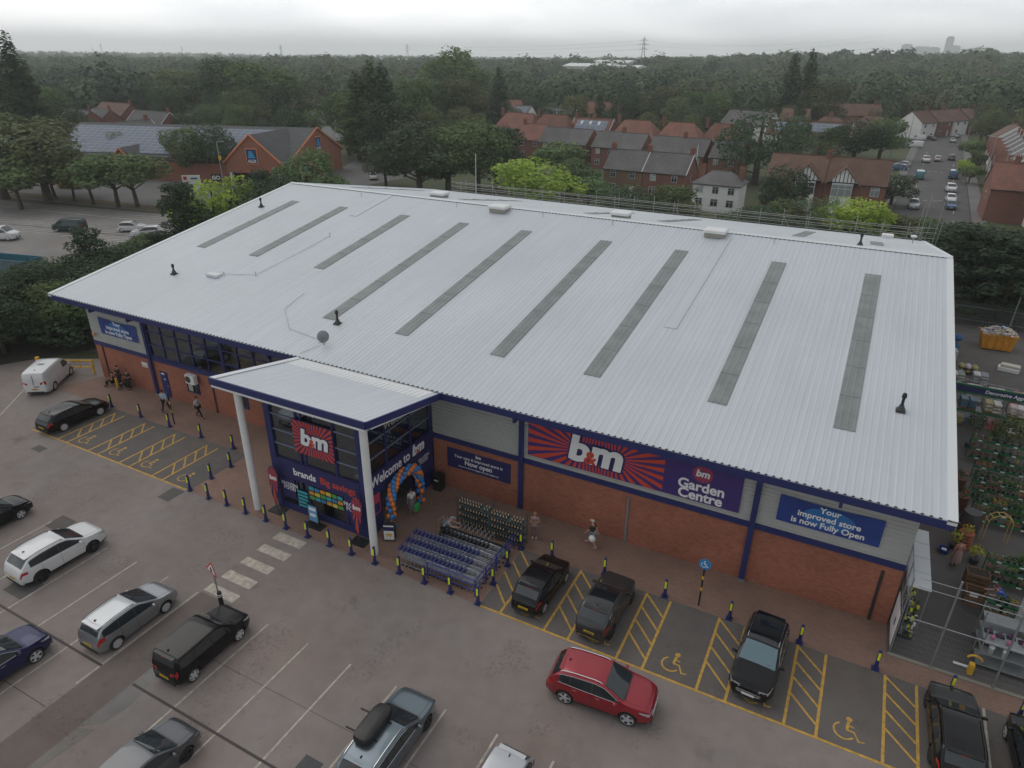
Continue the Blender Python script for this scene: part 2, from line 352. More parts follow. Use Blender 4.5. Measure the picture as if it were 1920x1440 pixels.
def ribbon(mb, pts, w_, z, m, closed=False):
    P = [Vector((p[0], p[1], 0)) for p in pts]; n = len(P); vs = []
    for i in range(n):
        a = P[i - 1] if (i > 0 or closed) else P[i]; b = P[(i + 1) % n] if (i < n - 1 or closed) else P[i]
        t = (b - a).normalized(); q = Vector((-t.y, t.x, 0)) * w_ / 2; vs += [(P[i] + q), (P[i] - q)]
    vs = [(v.x, v.y, z) for v in vs]; fs = [(2 * i, 2 * i + 1, 2 * i + 3, 2 * i + 2) for i in range(n - 1)]
    if closed: fs.append((2 * n - 2, 2 * n - 1, 1, 0))
    mb.add(vs, fs, m)
# manholes and drains
mb = MB()
for (x, y, w_, h_) in ((-14.55, 11.6, .85, .85), (-38.0, 4, .6, .6)):
    mb.box(x - w_ / 2, y - h_ / 2, .0, x + w_ / 2, y + h_ / 2, .012, DARKG)
struct(mb.build('manhole_cover'))
mb = MB()
for x0, x1 in ((-34.3, -25.95), (-23.85, -13.2)): mb.box(x0, 10.97, 0, x1, 11.08, .010, mat('drain_grate', (.05, .042, .038), .7))
struct(mb.build('drainage_channel'))
mb = MB()
for y_ in (13.55,): ribbon(mb, [(-23.8, y_), (-12, y_ + .05), (0, y_ - .04), (20, y_)], .022, .003, mat('tar_joint', (.07, .062, .058), .8))
ribbon(mb, [(-45, 8.6), (-30, 8.55), (-26, 8.6)], .035, .003, mat('tar_joint', (.06, .053, .05), .8)); ribbon(mb, [(-33.9, 22.3), (-33.9, 26.9)], .05, .0062, mat('tar_joint', (.06, .053, .05), .8))
struct(mb.build('tarmac_joint'))
# worn pale edge beside the crossing path
sheet('worn_concrete', [[(-23.9, 8.7), (-23.2, 9.2), (-23.0, 10.2), (-23.3, 11.6), (-22.9, 12.6), (-23.9, 12.9)], [(-23.9, 3.5), (-23.55, 5.2), (-23.45, 7.2), (-23.2, 8.9), (-23.9, 8.6)]], .006, asphalt('worn_concrete', .20, .3, .4, (1, .96, .92), 2.5))

# ---- markings ----
mb = MB(); YZ = .0085
ribbon(mb, [(-50.25, KY - .02), (-33.9, KY - .02)], .12, YZ, YELLOW); ribbon(mb, [(-13.1, KY - .02), (22, KY - .02)], .12, YZ, YELLOW)
def hatch(x0, x1, ya, yb, left=True, right=True, step=.95, drop=1.15):
    if left: ribbon(mb, [(x0, ya), (x0, yb)], .12, YZ + .002, YELLOW)
    if right: ribbon(mb, [(x1, ya), (x1, yb)], .12, YZ + .002, YELLOW)
    y = yb - .12
    while y - drop > ya + .0:
        ribbon(mb, [(x0 + .05, y), (x1 - .05, y - drop)], .10, YZ + .001, YELLOW); y -= step
for i, x in enumerate((-13.15, -9.57, -5.98, -2.36, 1.22, 4.85)): hatch(x, x + 1.22, KY, BY - .05, left=i > 0)
for x in (-47.2, -43.85, -40.6, -37.35): hatch(x, x + 1.0, KY, BY - .4, step=.85, drop=.9)
o = mb.build('yellow_line_marking'); struct(o)
mb = MB()
def wheelchair(cx, cy, s=1.):
    A = lambda r, a0, a1, n, ox=0, oy=0: [(cx + s * (ox + r * math.cos(rad(a))), cy + s * (oy + r * math.sin(rad(a)))) for a in np.linspace(a0, a1, n)]
    ribbon(mb, A(.42, 120, 330, 22, -.05, -.1), .085 * s, YZ, YELLOW)
    mb.add([(p[0], p[1], YZ) for p in A(.135, 0, 360, 13, .12, .62)[:-1]], [tuple(range(12))], YELLOW)
    ribbon(mb, [(cx + s * .10, cy + s * .46), (cx + s * .06, cy + s * .02)], .13 * s, YZ + .001, YELLOW)
    ribbon(mb, [(cx + s * .08, cy + s * .26), (cx + s * .34, cy + s * .24)], .07 * s, YZ + .0015, YELLOW)
    ribbon(mb, [(cx + s * .03, cy + s * .0), (cx + s * .34, cy - s * .0), (cx + s * .55, cy - s * .42), (cx + s * .78, cy - s * .36)], .09 * s, YZ + .002, YELLOW)
for x in (-10.75, -7.2, -3.65, -.1, 3.48): wheelchair(x, 23.05, .92)
for x in (-48.7, -45.4, -42.05, -38.8, -35.3): wheelchair(x, 23.0, .86)
struct(mb.build('wheelchair_symbol_marking'))
mb = MB()
for x in (-43.2, -40.7, -38.2, -35.7, -33.2, -30.75, -28.3, -21.3, -18.8, -16.3, -13.8, -11.3, -8.86, -6.4, -3.9, -1.4): ribbon(mb, [(x, 5.6), (x, 16.25)], .095, .0085, WLINE)
ribbon(mb, [(-26.0, 9.9), (-26.0, 16.2)], .09, .0085, WLINE)
ribbon(mb, [(8.55, BY), (8.52, 22.2)], .11, .0085, WLINE); ribbon(mb, [(-57.6, 25.9), (-54.3, 22.1), (-50.8, 17)], .10, .0085, WLINE)
struct(mb.build('white_line_marking'))
mb = MB()
for y0, y1 in ((21.1, 21.72), (19.95, 20.55), (18.77, 19.33), (17.53, 18.15), (16.45, 17.0)): mb.add([(-25.9, y0, .0085), (-23.9, y0, .0085), (-23.9, y1, .0085), (-25.9, y1, .0085)], [(0, 1, 2, 3)], mat('crossing_paint', (.44, .40, .34), .8, var=.3, vscale=3.5))
struct(mb.build('zebra_crossing_marking'))
# ================= the store =================
XL, XR = -54.05, 4.85; EY = 28.9; EZ = 7.25; RY = 56.5; RZ = 12.0; BKY = 2 * RY - EY; RX0, RX1 = -56.3, 5.9
SL = (RZ - EZ) / (RY - EY)
def roofz(y): return EZ + (y - EY) * SL if y <= RY else RZ - (y - RY) * SL
store = thing('retail_store', 'large retail shed, white ribbed roof, grey cladding over red brick, navy trim', 'building', (0, 0, 0))
def ribbed(mb, x0, x1, y0, z0, y1, z1, m, pitch=.333, h=.013, th=.05):
    """trapezoid-ribbed sheet running from (y0,z0) up to (y1,z1)"""
    xs = []; x = x0
    while x < x1 - 1e-6:
        for dx, dz in ((0, 0), (pitch * .62, 0), (pitch * .72, h), (pitch * .9, h)):
            if x + dx < x1: xs.append((x + dx, dz))
        x += pitch
    xs.append((x1, 0)); n = len(xs); vs = [(a, y0, z0 + d) for a, d in xs] + [(a, y1, z1 + d) for a, d in xs] + [(a, y0, z0 - th) for a, d in xs] + [(a, y1, z1 - th) for a, d in xs]
    fs = [(i, i + 1, n + i + 1, n + i) for i in range(n - 1)] + [(2 * n + i, 3 * n + i, 3 * n + i + 1, 2 * n + i + 1) for i in range(n - 1)] + [(i, 2 * n + i, 2 * n + i + 1, i + 1) for i in range(n - 1)] + [(0, n, 3 * n, 2 * n), (n - 1, 3 * n - 1, 4 * n - 1, 2 * n - 1)]
    mb.add(vs, fs, m)
mb = MB(); ribbed(mb, RX0, RX1, EY, EZ, RY, RZ, ROOFM); ribbed(mb, RX0, RX1, BKY, EZ, RY, RZ, ROOFM); roof = mb.build('roof', store)
mb = MB()
mb.prism([(RY - .35, RZ - .35 * SL + .05), (RY, RZ + .075), (RY + .35, RZ - .35 * SL + .05), (RY, RZ + .04)], RX0, RX1, ROOFT, 'x')
for x0 in (RX0 - .02, RX1 - .35):
    for ya, yb in ((EY, RY - .4), (BKY, RY + .4)):
        mb.add([(x0, ya, roofz(ya) + .045), (x0 + .37, ya, roofz(ya) + .045), (x0 + .37, yb, roofz(yb) + .045), (x0, yb, roofz(yb) + .045), (x0, ya, roofz(ya) - .2), (x0 + .37, ya, roofz(ya) - .2), (x0 + .37, yb, roofz(yb) - .2), (x0, yb, roofz(yb) - .2)], [(0, 1, 2, 3), (4, 7, 6, 5), (0, 4, 5, 1), (1, 5, 6, 2), (2, 6, 7, 3), (3, 7, 4, 0)], ROOFT)
mb.build('ridge_flashing', roof)
mb = MB()   # dark foam closures under the ridge and along the eave
x = RX0 + .25
while x < RX1: mb.box(x, RY - .40, roofz(RY - .37) + .0, x + .1, RY - .34, roofz(RY - .37) + .05, BLACKM); mb.box(x, EY - .012, EZ - .02, x + .12, EY + .05, EZ + .022, BLACKM); x += .333
struct(mb.build('sheet_closure', roof), 'stuff')
for x, ya, yb in [(-52.0, 39.9, 51.85), (-45.8, 40.0, 51.9), (-38.5, 39.85, 51.8), (-32.1, 33.5, 51.75), (-25.95, 33.5, 51.8), (-18.8, 33.45, 51.8), (-12.65, 33.5, 51.8), (-5.55, 33.45, 51.9), (.62, 33.55, 51.85), (-52.0, 61, 74), (-38, 61, 74), (-24, 61, 74), (-17.0, 61.5, 76), (-5.4, 62, 76), (.6, 61.5, 68)]:
    mb = MB(); za, zb = roofz(ya), roofz(yb); k = 1.0 / 3
    for i in range(3): ribbed(mb, x + i * k, x + (i + 1) * k, ya, za + .04, yb, zb + .04, SKYL, pitch=.333, h=.014, th=.03)
    y = ya + 3; s_ = mb
    while y < yb - 1: s_.box(x, y, roofz(y) + .03, x + 1.0, y + .06, roofz(y) + .078, mat('skylight_lap', (.30, .32, .32), .5)); y += 3.0
    mb.build('skylight', roof)
# patched roof strips over the verge lines
mb = MB()
for x, ya, yb in ((-43.2, 50.2, 56), (-9.95, 40.2, 55.3)):
    mb.add([(x, ya, roofz(ya) + .05), (x + .75, ya, roofz(ya) + .05), (x + .75, yb, roofz(yb) + .05), (x, yb, roofz(yb) + .05), (x, ya, roofz(ya)), (x + .75, ya, roofz(ya)), (x + .75, yb, roofz(yb)), (x, yb, roofz(yb))], [(0, 1, 2, 3), (0, 4, 5, 1), (1, 5, 6, 2), (3, 7, 4, 0)], ROOFM)
mb.build('roof_patch', roof)
# fascias
mb = MB()
mb.box(RX0 + .02, EY + .015, EZ - .47, RX1 - .02, EY + .10, EZ - .04, NAVY); mb.box(RX0 + .02, EY + .1, EZ - .48, RX1 - .02, FY - .02, EZ - .42, NAVY)
mb.box(RX0 + .02, BKY - .10, EZ - .47, RX1 - .02, BKY - .015, EZ - .04, NAVY)
for x in (-51.5, -47.1, -33, -14.85, -2.0, 1.5): mb.box(x, EY + .0, EZ - .75, x + .14, FY + .1, EZ - .47, NAVY)
mb.build('fascia', store)
# side gable walls and back wall
mb = MB()
for x in (XL, XR - .3):
    p = [(FY + .02, 3.4), (BKY - 1.3, 3.4), (BKY - 1.3, roofz(BKY - 1.3) - .1), (RY, RZ - .1), (FY + .02, roofz(FY) - .12)]
    mb.prism(p, x, x + .3, CLAD, 'x')
mb.box(XL, BKY - 1.6, 0, XR, BKY - 1.3, 7.3, CLAD)
mb.build('side_cladding', store)
def clad_panel(mb, x0, x1, z0, z1, y):
    z = z0; pr = []
    while z < z1 - 1e-6:
        for dz, dy in ((0, 0), (.12, 0), (.14, -.04), (.20, -.04)):
            if z + dz < z1: pr.append((y + dy, z + dz))
        z += .22
    pr.append((y, z1)); n = len(pr); vs = [(x0, a, b) for a, b in pr] + [(x1, a, b) for a, b in pr]
    mb.add(vs, [(i, n + i, n + i + 1, i + 1) for i in range(n - 1)], CLAD)
mb = MB(); clad_panel(mb, XL, -47.3, 3.3, 6.95, FY); clad_panel(mb, -21.0, XR, 3.62, 6.95, FY)
mb.box(XL, FY + .03, 3.3, -47.3, FY + .25, 7.0, CLAD); mb.box(-21.0, FY + .03, 3.5, XR - .3, FY + .25, 7.0, CLAD)
mb.build('front_cladding', store)
mb = MB()
mb.box(XL, FY, 0, -46.5, FY + .3, 3.0, BRICK); mb.box(-46.5, FY, 2.2, -45.6, FY + .3, 3.0, BRICK); mb.box(-45.6, FY, 0, -43.55, FY + .3, 3.0, BRICK)
mb.box(-43.55, FY, 2.15, -42.1, FY + .3, 3.0, BRICK); mb.box(-43.55, FY, 0, -42.1, FY + .3, 1.1, BRICK); mb.box(-42.1, FY, 0, -38.45, FY + .3, 3.0, BRICK)
mb.box(-38.45, FY, 2.15, -37.0, FY + .3, 3.0, BRICK); mb.box(-38.45, FY, 0, -37.0, FY + .3, 1.1, BRICK); mb.box(-37.0, FY, 0, -27.7, FY + .3, 3.0, BRICK)
mb.box(-21.0, FY, 0, XR, FY + .3, 3.3, BRICK)
mb.box(XL, FY + .3, 0, XL + .3, BKY - 1.6, 3.4, BRICK); mb.box(XR - .3, FY + .3, 0, XR, BKY - 1.6, 3.4, BRICK)
for x in (-53.0, -6.5, -41.0, 3.9): pass
mb.build('brick_wall', store)
mb = MB()
mb.box(XL - .02, FY - .07, 3.0, -27.8, FY + .32, 3.32, NAVY); mb.box(-21.0, FY - .07, 3.3, XR + .02, FY + .32, 3.6, NAVY)
mb.box(XR - .28, FY + .33, 3.3, XR + .03, 60, 3.6, NAVY)
mb.build('band_trim', store)
for x, z1 in ((-47.15, 6.9), (-14.87, 6.95), (-1.97, 6.95)):
    mb = MB(); mb.box(x - .14, FY - .2, 0, x + .14, FY - .072, z1, NAVY); mb.box(x - .18, FY - .24, 0, x + .18, FY - .075, .12, GALV); mb.build('pillar', store)
DP = mat('brown_downpipe', (.10, .055, .045), .6)
for x, m_ in ((-53.1, DP), (-40.55, DP), (-8.35, GREYP), (4.05, mat('black_pipe', (.03, .03, .035), .5))):
    mb = MB(); mb.tube([(x, FY - .06, .02), (x, FY - .06, 3.0)], .055, m_, 8); mb.box(x - .07, FY - .018, 0, x + .07, FY - .001, 2.98, m_); mb.build('downpipe', store)
# door and small windows, left part
mb = MB(); mb.box(-46.45, FY - .02, .02, -45.65, FY + .08, 2.15, NAVY); dr = mb.build('door', store)
mb = MB(); mb.box(-46.3, FY - .03, 1.95, -45.95, FY - .021, 2.08, WHITE); mb.build('door_sign', dr); mb = MB(); mb.box(-46.1, FY - .03, 1.5, -45.95, FY - .021, 1.62, WHITE); mb.build('door_sign', dr); mb = MB(); mb.box(-45.8, FY - .06, .95, -45.72, FY - .02, 1.1, STEEL); mb.build('door_handle', dr)
for x in (-43.5, -38.4):
    mb = MB()
    for b in ((x, 1.12, x + 1.35, 1.2), (x, 2.05, x + 1.35, 2.13), (x, 1.2, x + .08, 2.05), (x + 1.27, 1.2, x + 1.35, 2.05), (x + .64, 1.2, x + .71, 2.05)): mb.box(b[0], FY - .03, b[1], b[2], FY + .1, b[3], NAVY)
    w_ = mb.build('window', store); mb = MB(); mb.box(x + .08, FY + .03, 1.2, x + .64, FY + .05, 2.05, mat('blind_cream', (.45, .42, .33), .6)); mb.box(x + .71, FY + .03, 1.2, x + 1.27, FY + .05, 2.05, GLASSD); mb.build('pane', w_)
# long first-floor glazing, left of the entrance
gx0, gx1, gz0, gz1 = -46.95, -27.75, 3.34, 6.7
mb = MB()
nx = 12; xs = [gx0 + (gx1 - gx0) * i / nx for i in range(nx + 1)]
for i, x in enumerate(xs): t_ = .09 if i not in (5, 9) else .26; mb.box(x - t_ / 2, FY - .06, gz0, x + t_ / 2, FY + .08, gz1, NAVY)
for i in range(nx):
    for z in (gz0 + .02, gz0 + 1.0, gz0 + 2.05, gz1 - .1):
        a = .045 if i not in (5, 9) else .13; b = .045 if i + 1 not in (5, 9) else .13
        mb.box(xs[i] + a, FY - .045, z, xs[i + 1] - b, FY + .06, z + .08, NAVY)
gl = mb.build('window_frame', store); mb = MB(); mb.box(gx0, FY + .005, gz0 + .03, gx1, FY + .02, gz1, GLASSC); mb.build('pane', gl)
# interior seen through the glass
INT = MB(); wall_i = mat('interior_wall', (.42, .34, .26), .8, var=.1); dk = mat('interior_dark', (.04, .04, .045), .8)
INT.box(XL + .3, FY + .3, -.04, XR - .3, 38.0, .03, dk); INT.box(XL + .3, 36.2, 0.03, XR - .3, 36.4, 7.3, wall_i); INT.box(gx0, FY + .32, 3.0, gx1, 36.2, 3.1, mat('interior_floor', (.20, .11, .07), .7))
for i in range(9):
    x = gx0 + 4.3 + i * 1.7; INT.box(x, 31.6 + (i % 3), 3.1, x + 1.2, 32.2 + (i % 3), 3.9 + .3 * (i % 2), mat(['carton_brown', 'carton_ochre', 'shelf_timber'][i % 3], [(.32, .2, .1), (.38, .27, .12), (.25, .14, .08)][i % 3], .7))
for i in range(5): INT.box(gx0 + i * 3.6 + 1, 34, 3.1, gx0 + i * 3.6 + 3.4, 34.5, 5.2, mat('shelf_timber', (.25, .14, .08), .7))
INT.build('interior', store)
for x in (-41.5, -37.5, -33.2, -24.5):
    mb = MB(); mb.box(x, 31.0, 6.55, x + 1.5, 31.15, 6.6, mat('lamp_tube', (1, 1, 1), .5, emis=((1, .93, .8), 9))); mb.build('ceiling_lamp', store)

# ---------------- entrance canopy ----------------
CX0, CX1, CY = -30.25, -19.5, 22.35; CZ = 8.42
can = MB(); ribbed(can, CX0 + .02, CX1 - .02, CY + .05, CZ, EY + .01, EZ - .09, ROOFM, pitch=.333); canopy = can.build('canopy', store)
mb = MB()
def along(x0, x1, yA, zA, yB, zB, h0, h1, m):
    mb.add([(x0, yA, zA + h0), (x1, yA, zA + h0), (x1, yB, zB + h0), (x0, yB, zB + h0), (x0, yA, zA + h1), (x1, yA, zA + h1), (x1, yB, zB + h1), (x0, yB, zB + h1)], [(0, 3, 2, 1), (4, 5, 6, 7), (0, 1, 5, 4), (1, 2, 6, 5), (2, 3, 7, 6), (3, 0, 4, 7)], m)
mb.box(CX0, CY - .04, CZ - .36, CX1, CY + .045, CZ + .055, NAVY)
along(CX1 - .015, CX1 + .06, CY + .05, CZ, EY + .0, EZ - .09, -.36, .055, NAVY); along(CX0 - .06, CX0 + .015, CY + .05, CZ, EY + .0, EZ - .09, -.36, .055, NAVY)
mb.build('canopy_fascia', canopy)
mb = MB()
along(CX0 + .02, CX0 + .4, CY + .06, CZ, EY - .02, EZ - .08, .02, .06, ROOFT)
mb.box(CX0 + .1, CY - .02, CZ - .50, CX1 - .05, CY + .4, CZ - .362, WHITE); along(CX1 - .4, CX1 + .03, CY + .4, CZ - .03, FY - .3, 7.1, -.5, -.36, WHITE); along(CX0 + .1, CX0 + .4, CY + .4, CZ - .03, FY - .3, 7.1, -.5, -.36, WHITE)
along(CX0 + .4, CX1 - .4, CY + .4, CZ - .03, FY - .3, 7.1, -.2, -.1, WHITE)
mb.build('soffit', canopy)
for x in (-28.7, -20.04):
    mb = MB(); mb.tube([(x, 22.78, 0), (x, 22.78, CZ - .50)], .21, WHITE, 20); mb.lathe([(.24, 0), (.24, .02)], GREYP, (x, 22.78, CZ - .62), 16); mb.box(x - .3, 22.55, CZ - .56, x + .3, 23.1, CZ - .50, WHITE)
    mb.build('column', canopy, smooth=40)
# glazed entrance box
BX0, BX1, BYF = -27.72, -21.1, 23.72
ent = MB()
def fr(x0, z0, x1, z1, m=NAVY, d=.07): ent.box(x0, BYF - d, z0, x1, BYF + .06, z1, m)
fr(BX0 - .14, 0, BX0 + .28, 7.75, NAVY, .12); fr(BX1 - .28, 0, BX1 + .14, 7.75, NAVY, .12)
for x in (-25.55, -22.95): fr(x - .07, 3.56, x + .07, 7.7)
fr(-25.3, 3.56, -25.15, 7.7, NAVY, .04)
HB = mat('blue_glazing_bar', (.16, .19, .27), .4)
for z in (4.45, 5.35, 6.35, 7.2): fr(BX0 + .28, z, BX1 - .28, z + .08, HB, .05)
fr(BX0 + .28, 2.35, BX1 - .28, 3.56, NAVY2, .14); fr(BX0 + .28, .0, BX1 - .28, .42, NAVY, .08)
for x in (-26.2, -25.35, -22.65): fr(x, .42, x + .1, 2.35)
# right hand side, facing +X
def fs_(y0, z0, y1, z1, m=NAVY, d=.07): ent.box(BX1 - .06, y0, z0, BX1 + d, y1, z1, m)
fs_(BYF + .07, 2.9, FY - .1, 3.85, NAVY2, .14); fs_(FY - .35, 0, FY - .1, 2.9); fs_(FY - .35, 3.85, FY - .1, 6.75)
for y, z_ in ((25.6, 7.45), (27.9, 7.0)): fs_(y, 3.85, y + .12, z_)
for z in (4.75, 5.75, 6.6): fs_(BYF + .07, z, FY - .36, z + .07, HB, .05)
fs_(BYF + .07, 0, 24.95, 2.9, NAVY, .05); fs_(27.75, 0, FY - .36, 2.9, NAVY, .05); fs_(24.95, 2.3, 27.75, 2.9, NAVY, .05)
# left side, facing -X
ent.box(BX0 - .05, BYF + .07, 0, BX0 + .06, FY - .05, 3.5, NAVY); ent.box(BX0 - .05, FY - .3, 3.5, BX0 + .06, FY - .05, 6.75, NAVY)
entr = ent.build('entrance_lobby', store)
mb = MB(); mb.box(BX0 + .28, BYF - .005, 3.5, BX1 - .28, BYF + .01, 7.7, GLASSC); mb.box(BX0 + .28, BYF - .005, .42, BX1 - .28, BYF + .01, 2.35, GLASSC); mb.prism([(BYF + .1, 3.85), (FY - .1, 3.85), (FY - .1, 6.8), (28.9, 6.85), (BYF + .1, 7.75)], BX1 - .01, BX1 + .005, GLASSC, 'x'); mb.prism([(BYF + .1, 3.5), (FY - .1, 3.5), (FY - .1, 6.8), (28.9, 6.85), (BYF + .1, 7.75)], BX0 - .005, BX0 + .01, GLASSC, 'x')
mb.build('pane', entr)
mb = MB()
mb.box(BX0 + .1, BYF + .1, .01, BX1 - .1, FY, .035, mat('lobby_floor', (.16, .15, .14), .6)); mb.box(BX0 + .3, 28.5, .04, BX1 - .3, 28.65, 6.8, mat('lobby_partition', (.07, .075, .10), .7))
PR = [mat('produce_green', (.10, .33, .08), .6), mat('produce_orange', (.62, .28, .04), .6), mat('produce_teal', (.05, .36, .42), .6), mat('produce_yellow', (.65, .52, .08), .6), mat('produce_blue', (.05, .2, .42), .6), mat('produce_white', (.6, .62, .6), .6)]
rr = random.Random(3)
mb.box(-25.2, 23.95, .04, -22.75, 24.75, .9, mat('freezer_white', (.5, .52, .53), .4))
for i in range(9):
    for j in range(5): mb.cbox((-25.05 + i * .27, 24.05 + j * .15, .96 + rr.random() * .04), (.24, .12, .12), rr.choice(PR))
for lev in range(4):
    for i in range(6): mb.cbox((-27.1 + i * .27, 24.2, .55 + lev * .4), (.24, .3, .3), PR[2 if (lev + i) % 3 else 5])
for i in range(14):
    x = BX0 + .6 + rr.random() * 3.6; y = 25.2 + rr.random() * 2.6; mb.box(x, y, .04, x + .5, y + .4, .7 + rr.random() * .6, rr.choice([dk, wall_i, DARKG, PR[2]]))
for k in range(4): mb.tube([(-27.3, 25.5 + k * .7, 4.2 + k * .35), (-21.4, 25.1 + k * .7, 4.2 + k * .35)], .06, GREYP, 6)
mb.box(-26.9, 26.2, 3.9, -25.8, 27.2, 5.3, PR[5]); mb.box(-22.7, 25.2, 3.7, -21.7, 25.8, 4.9, mat('pale_teal_sack', (.35, .5, .5), .7))
mb.build('lobby_interior', entr)
PT = MB()   # window posters
fr2 = lambda x0, z0, x1, z1, m: PT.box(x0, BYF - .10, z0, x1, BYF - .075, z1, m)
fr2(-27.4, .9, -26.3, 2.3, NAVY2); fr2(-22.6, .45, -21.4, 2.3, NAVY2)
for k in range(5): fr2(-26.15, .55 + k * .24, -25.4, .7 + k * .24, PR[2])
for i in range(6):
    for k in range(3): fr2(-25.2 + i * .42, 1.35 + k * .32, -24.85 + i * .42, 1.58 + k * .32, PR[(i * 2 + k) % 5])
for k in range(4): fr2(-22.45, .55 + k * .16, -22.3, .63 + k * .16, REDV); fr2(-22.15, .55 + k * .16, -21.6, .60 + k * .16, PR[0])
PT.build('poster', entr)
letter('FROZEN\nFOOD', .33, -26.7, 1.72, BYF - .10, WHITEV, entr, .01, depth=.004); letter('FROZEN\nFOOD', .36, -22.0, 1.75, BYF - .10, WHITEV, entr, .01, depth=.004)
letter('brands', .62, -25.35, 2.92, BYF - .145, WHITEV, entr, .022); letter('Big savings', .62, -22.95, 2.92, BYF - .145, REDV, entr, .022, wide=.95)
letter('Now open', .34, -24.5, 7.05, BYF - .075, WHITEV, entr, .01)
sidep = bpy.data.objects.new('welcome_lettering', None); COL.objects.link(sidep); sidep.parent = entr; sidep.location = (BX1 + .14, 26.6, 0); sidep.rotation_euler = (0, 0, PI / 2)
letter('Welcome to', .86, -.75, 3.36, -.002, WHITEV, sidep, .018, wide=.82); letter('b', .95, 1.55, 3.4, -.002, WHITEV, sidep, .05, .15); letter('m', .95, 2.15, 3.4, -.002, WHITEV, sidep, .05, .15); letter('&', .42, 1.83, 3.2, -.012, REDV, sidep, .03)
letter('Welcome to bm', .6, 1.0, 6.2, .07, mat('reflected_lettering', (.42, .43, .45), .6), sidep, .012)  # pale grey lettering painted in as the welcome sign's reflection in the glass
letter('FROZEN\nFOOD', .3, 2.4, 2.35, -.03, WHITEV, sidep, .008, depth=.004)
mb = MB(); mb.box(-21.055, 24.1, 1.2, -21.03, 24.8, 2.5, mat('poster_red', (.45, .05, .08), .6)); mb.box(-21.03, 24.2, 1.3, -21.02, 24.7, 1.9, NAVY2); mb.build('side_poster', entr)

# ---------------- signs ----------------
def sign_panel(name, label, cat, x, z, w_, h_, m, loc_y=FY - .06, rz=0., thick=.06, grp=None, lx=None):
    t = thing(name, label, cat, (x, loc_y, z) if lx is None else lx, rz, grp)
    mb = MB(); mb.box(-w_ / 2, -thick, -h_ / 2, w_ / 2, 0, h_ / 2, m); mb.build('panel', t); return t
def bm_logo(t, cx, cz, s, y):
    for ch, dx, sz in (('b', -.42, 1.25), ('m', .40, 1.25)):
        letter(ch, s * sz, cx + dx * s * 1.12, cz + .06 * s, y, NAVY2, t, .085, .12, depth=.012, name='logo_outline', wide=1.12)
        letter(ch, s * sz, cx + dx * s * 1.12, cz + .06 * s, y - .02, WHITEV, t, .045, .12, depth=.012, name='logo_letter', wide=1.12)
    letter('&', s * .62, cx - .07 * s, cz - .16 * s, y - .045, REDV, t, .035, .1, name='logo_letter')
t = sign_panel('store_sign', 'wide store sign with red sunburst, b&m logo and Garden Centre lettering on purple', 'sign', -8.57, 5.11, 11.75, 2.26, PURPLE)
mb = MB(); sunburst(mb, -5.85, -1.11, 1.95, 1.11, -1.7, .05, 1.45, .62, 46, -.062, REDV, .52); mb.build('sunburst', t)
bm_logo(t, -2.0, .0, 1.72, -.075)
mb = MB()
for i in range(26):
    a = 2 * PI * i / 26; b = a + PI / 26; mb.prism([(3.9 + .2 * math.cos(a), .55 + .2 * math.sin(a)), (3.9 + .5 * math.cos(a), .55 + .5 * math.sin(a)), (3.9 + .5 * math.cos(b), .55 + .5 * math.sin(b)), (3.9 + .2 * math.cos(b), .55 + .2 * math.sin(b))], -.068, -.062, REDV, 'y')
mb.build('sunburst_roundel', t); letter('bm', .55, 3.9, .57, -.07, WHITEV, t, .035, .12, depth=.01)
letter('Garden\nCentre', .78, 3.9, -.52, -.062, WHITEV, t, .028, lead=.72)
BAN = mat('banner_blue', (.018, .05, .24), .5, var=.25, vscale=.5)
def banner(x0, x1, z0, z1, label, sc):
    cx, cz = (x0 + x1) / 2, (z0 + z1) / 2; w_, h_ = x1 - x0, z1 - z0
    t = thing('banner', label, 'banner', (cx, FY - .10, cz)); mb = MB(); nx, nz = 24, 6; vs = []
    for j in range(nz + 1):
        for i in range(nx + 1):
            u, v = i / nx - .5, j / nz - .5; vs.append((u * w_, .015 * math.sin(u * 17 + v * 5) * (abs(u) * 2) ** 2, v * h_ - .07 * math.sin((u + .5) * PI) * (v > .3)))
    fs = [(j * (nx + 1) + i, j * (nx + 1) + i + 1, (j + 1) * (nx + 1) + i + 1, (j + 1) * (nx + 1) + i) for j in range(nz) for i in range(nx)]
    k = len(vs); vs2 = [(a, b + .01, c) for a, b, c in vs]; fs2 = [tuple(k + q for q in reversed(f)) for f in fs]
    mb.add(vs + vs2, fs + fs2, BAN); mb.build('cloth', t, smooth=50)
    mb = MB(); mb.prism([(w_ * .16 * math.cos(a) * 1.6, h_ * .38 * math.sin(a)) for a in np.linspace(0, 2 * PI, 25)[:-1]], -.030, -.022, mat('banner_bright', (.025, .15, .42), .5), 'y'); mb.build('highlight_print', t)
    letter('Your\nimproved store\nis now Fully Open', sc * .88, 0, .0, -.032, WHITEV, t, .022, lead=.95)
banner(-.95, 3.58, 4.22, 5.70, 'blue Fully Open banner on the right end of the wall, beside the garden yard', .50)
banner(-52.6, -48.1, 4.2, 5.60, 'blue Fully Open banner on the left end of the wall, above the seated people', .50)
t = sign_panel('banner', 'navy Now open banner on the brick wall right of the entrance', 'banner', -17.78, 2.22, 4.4, 1.36, NAVY2, FY - .012, thick=.03)
letter('bm', .3, 0, .5, -.032, WHITEV, t, .03, .1); letter('Your new & improved store is', .27, 0, .2, -.032, WHITEV, t, .01); letter('Now open', .44, 0, -.12, -.032, WHITEV, t, .022); letter('Come in to find our biggest and best bargains yet', .14, 0, -.45, -.032, WHITEV, t, .0)
t = sign_panel('logo_sign', 'red and white b&m sunburst sign on the glazed entrance front', 'sign', -24.33, 5.45, 2.85, 2.1, NAVY2, BYF - .10)
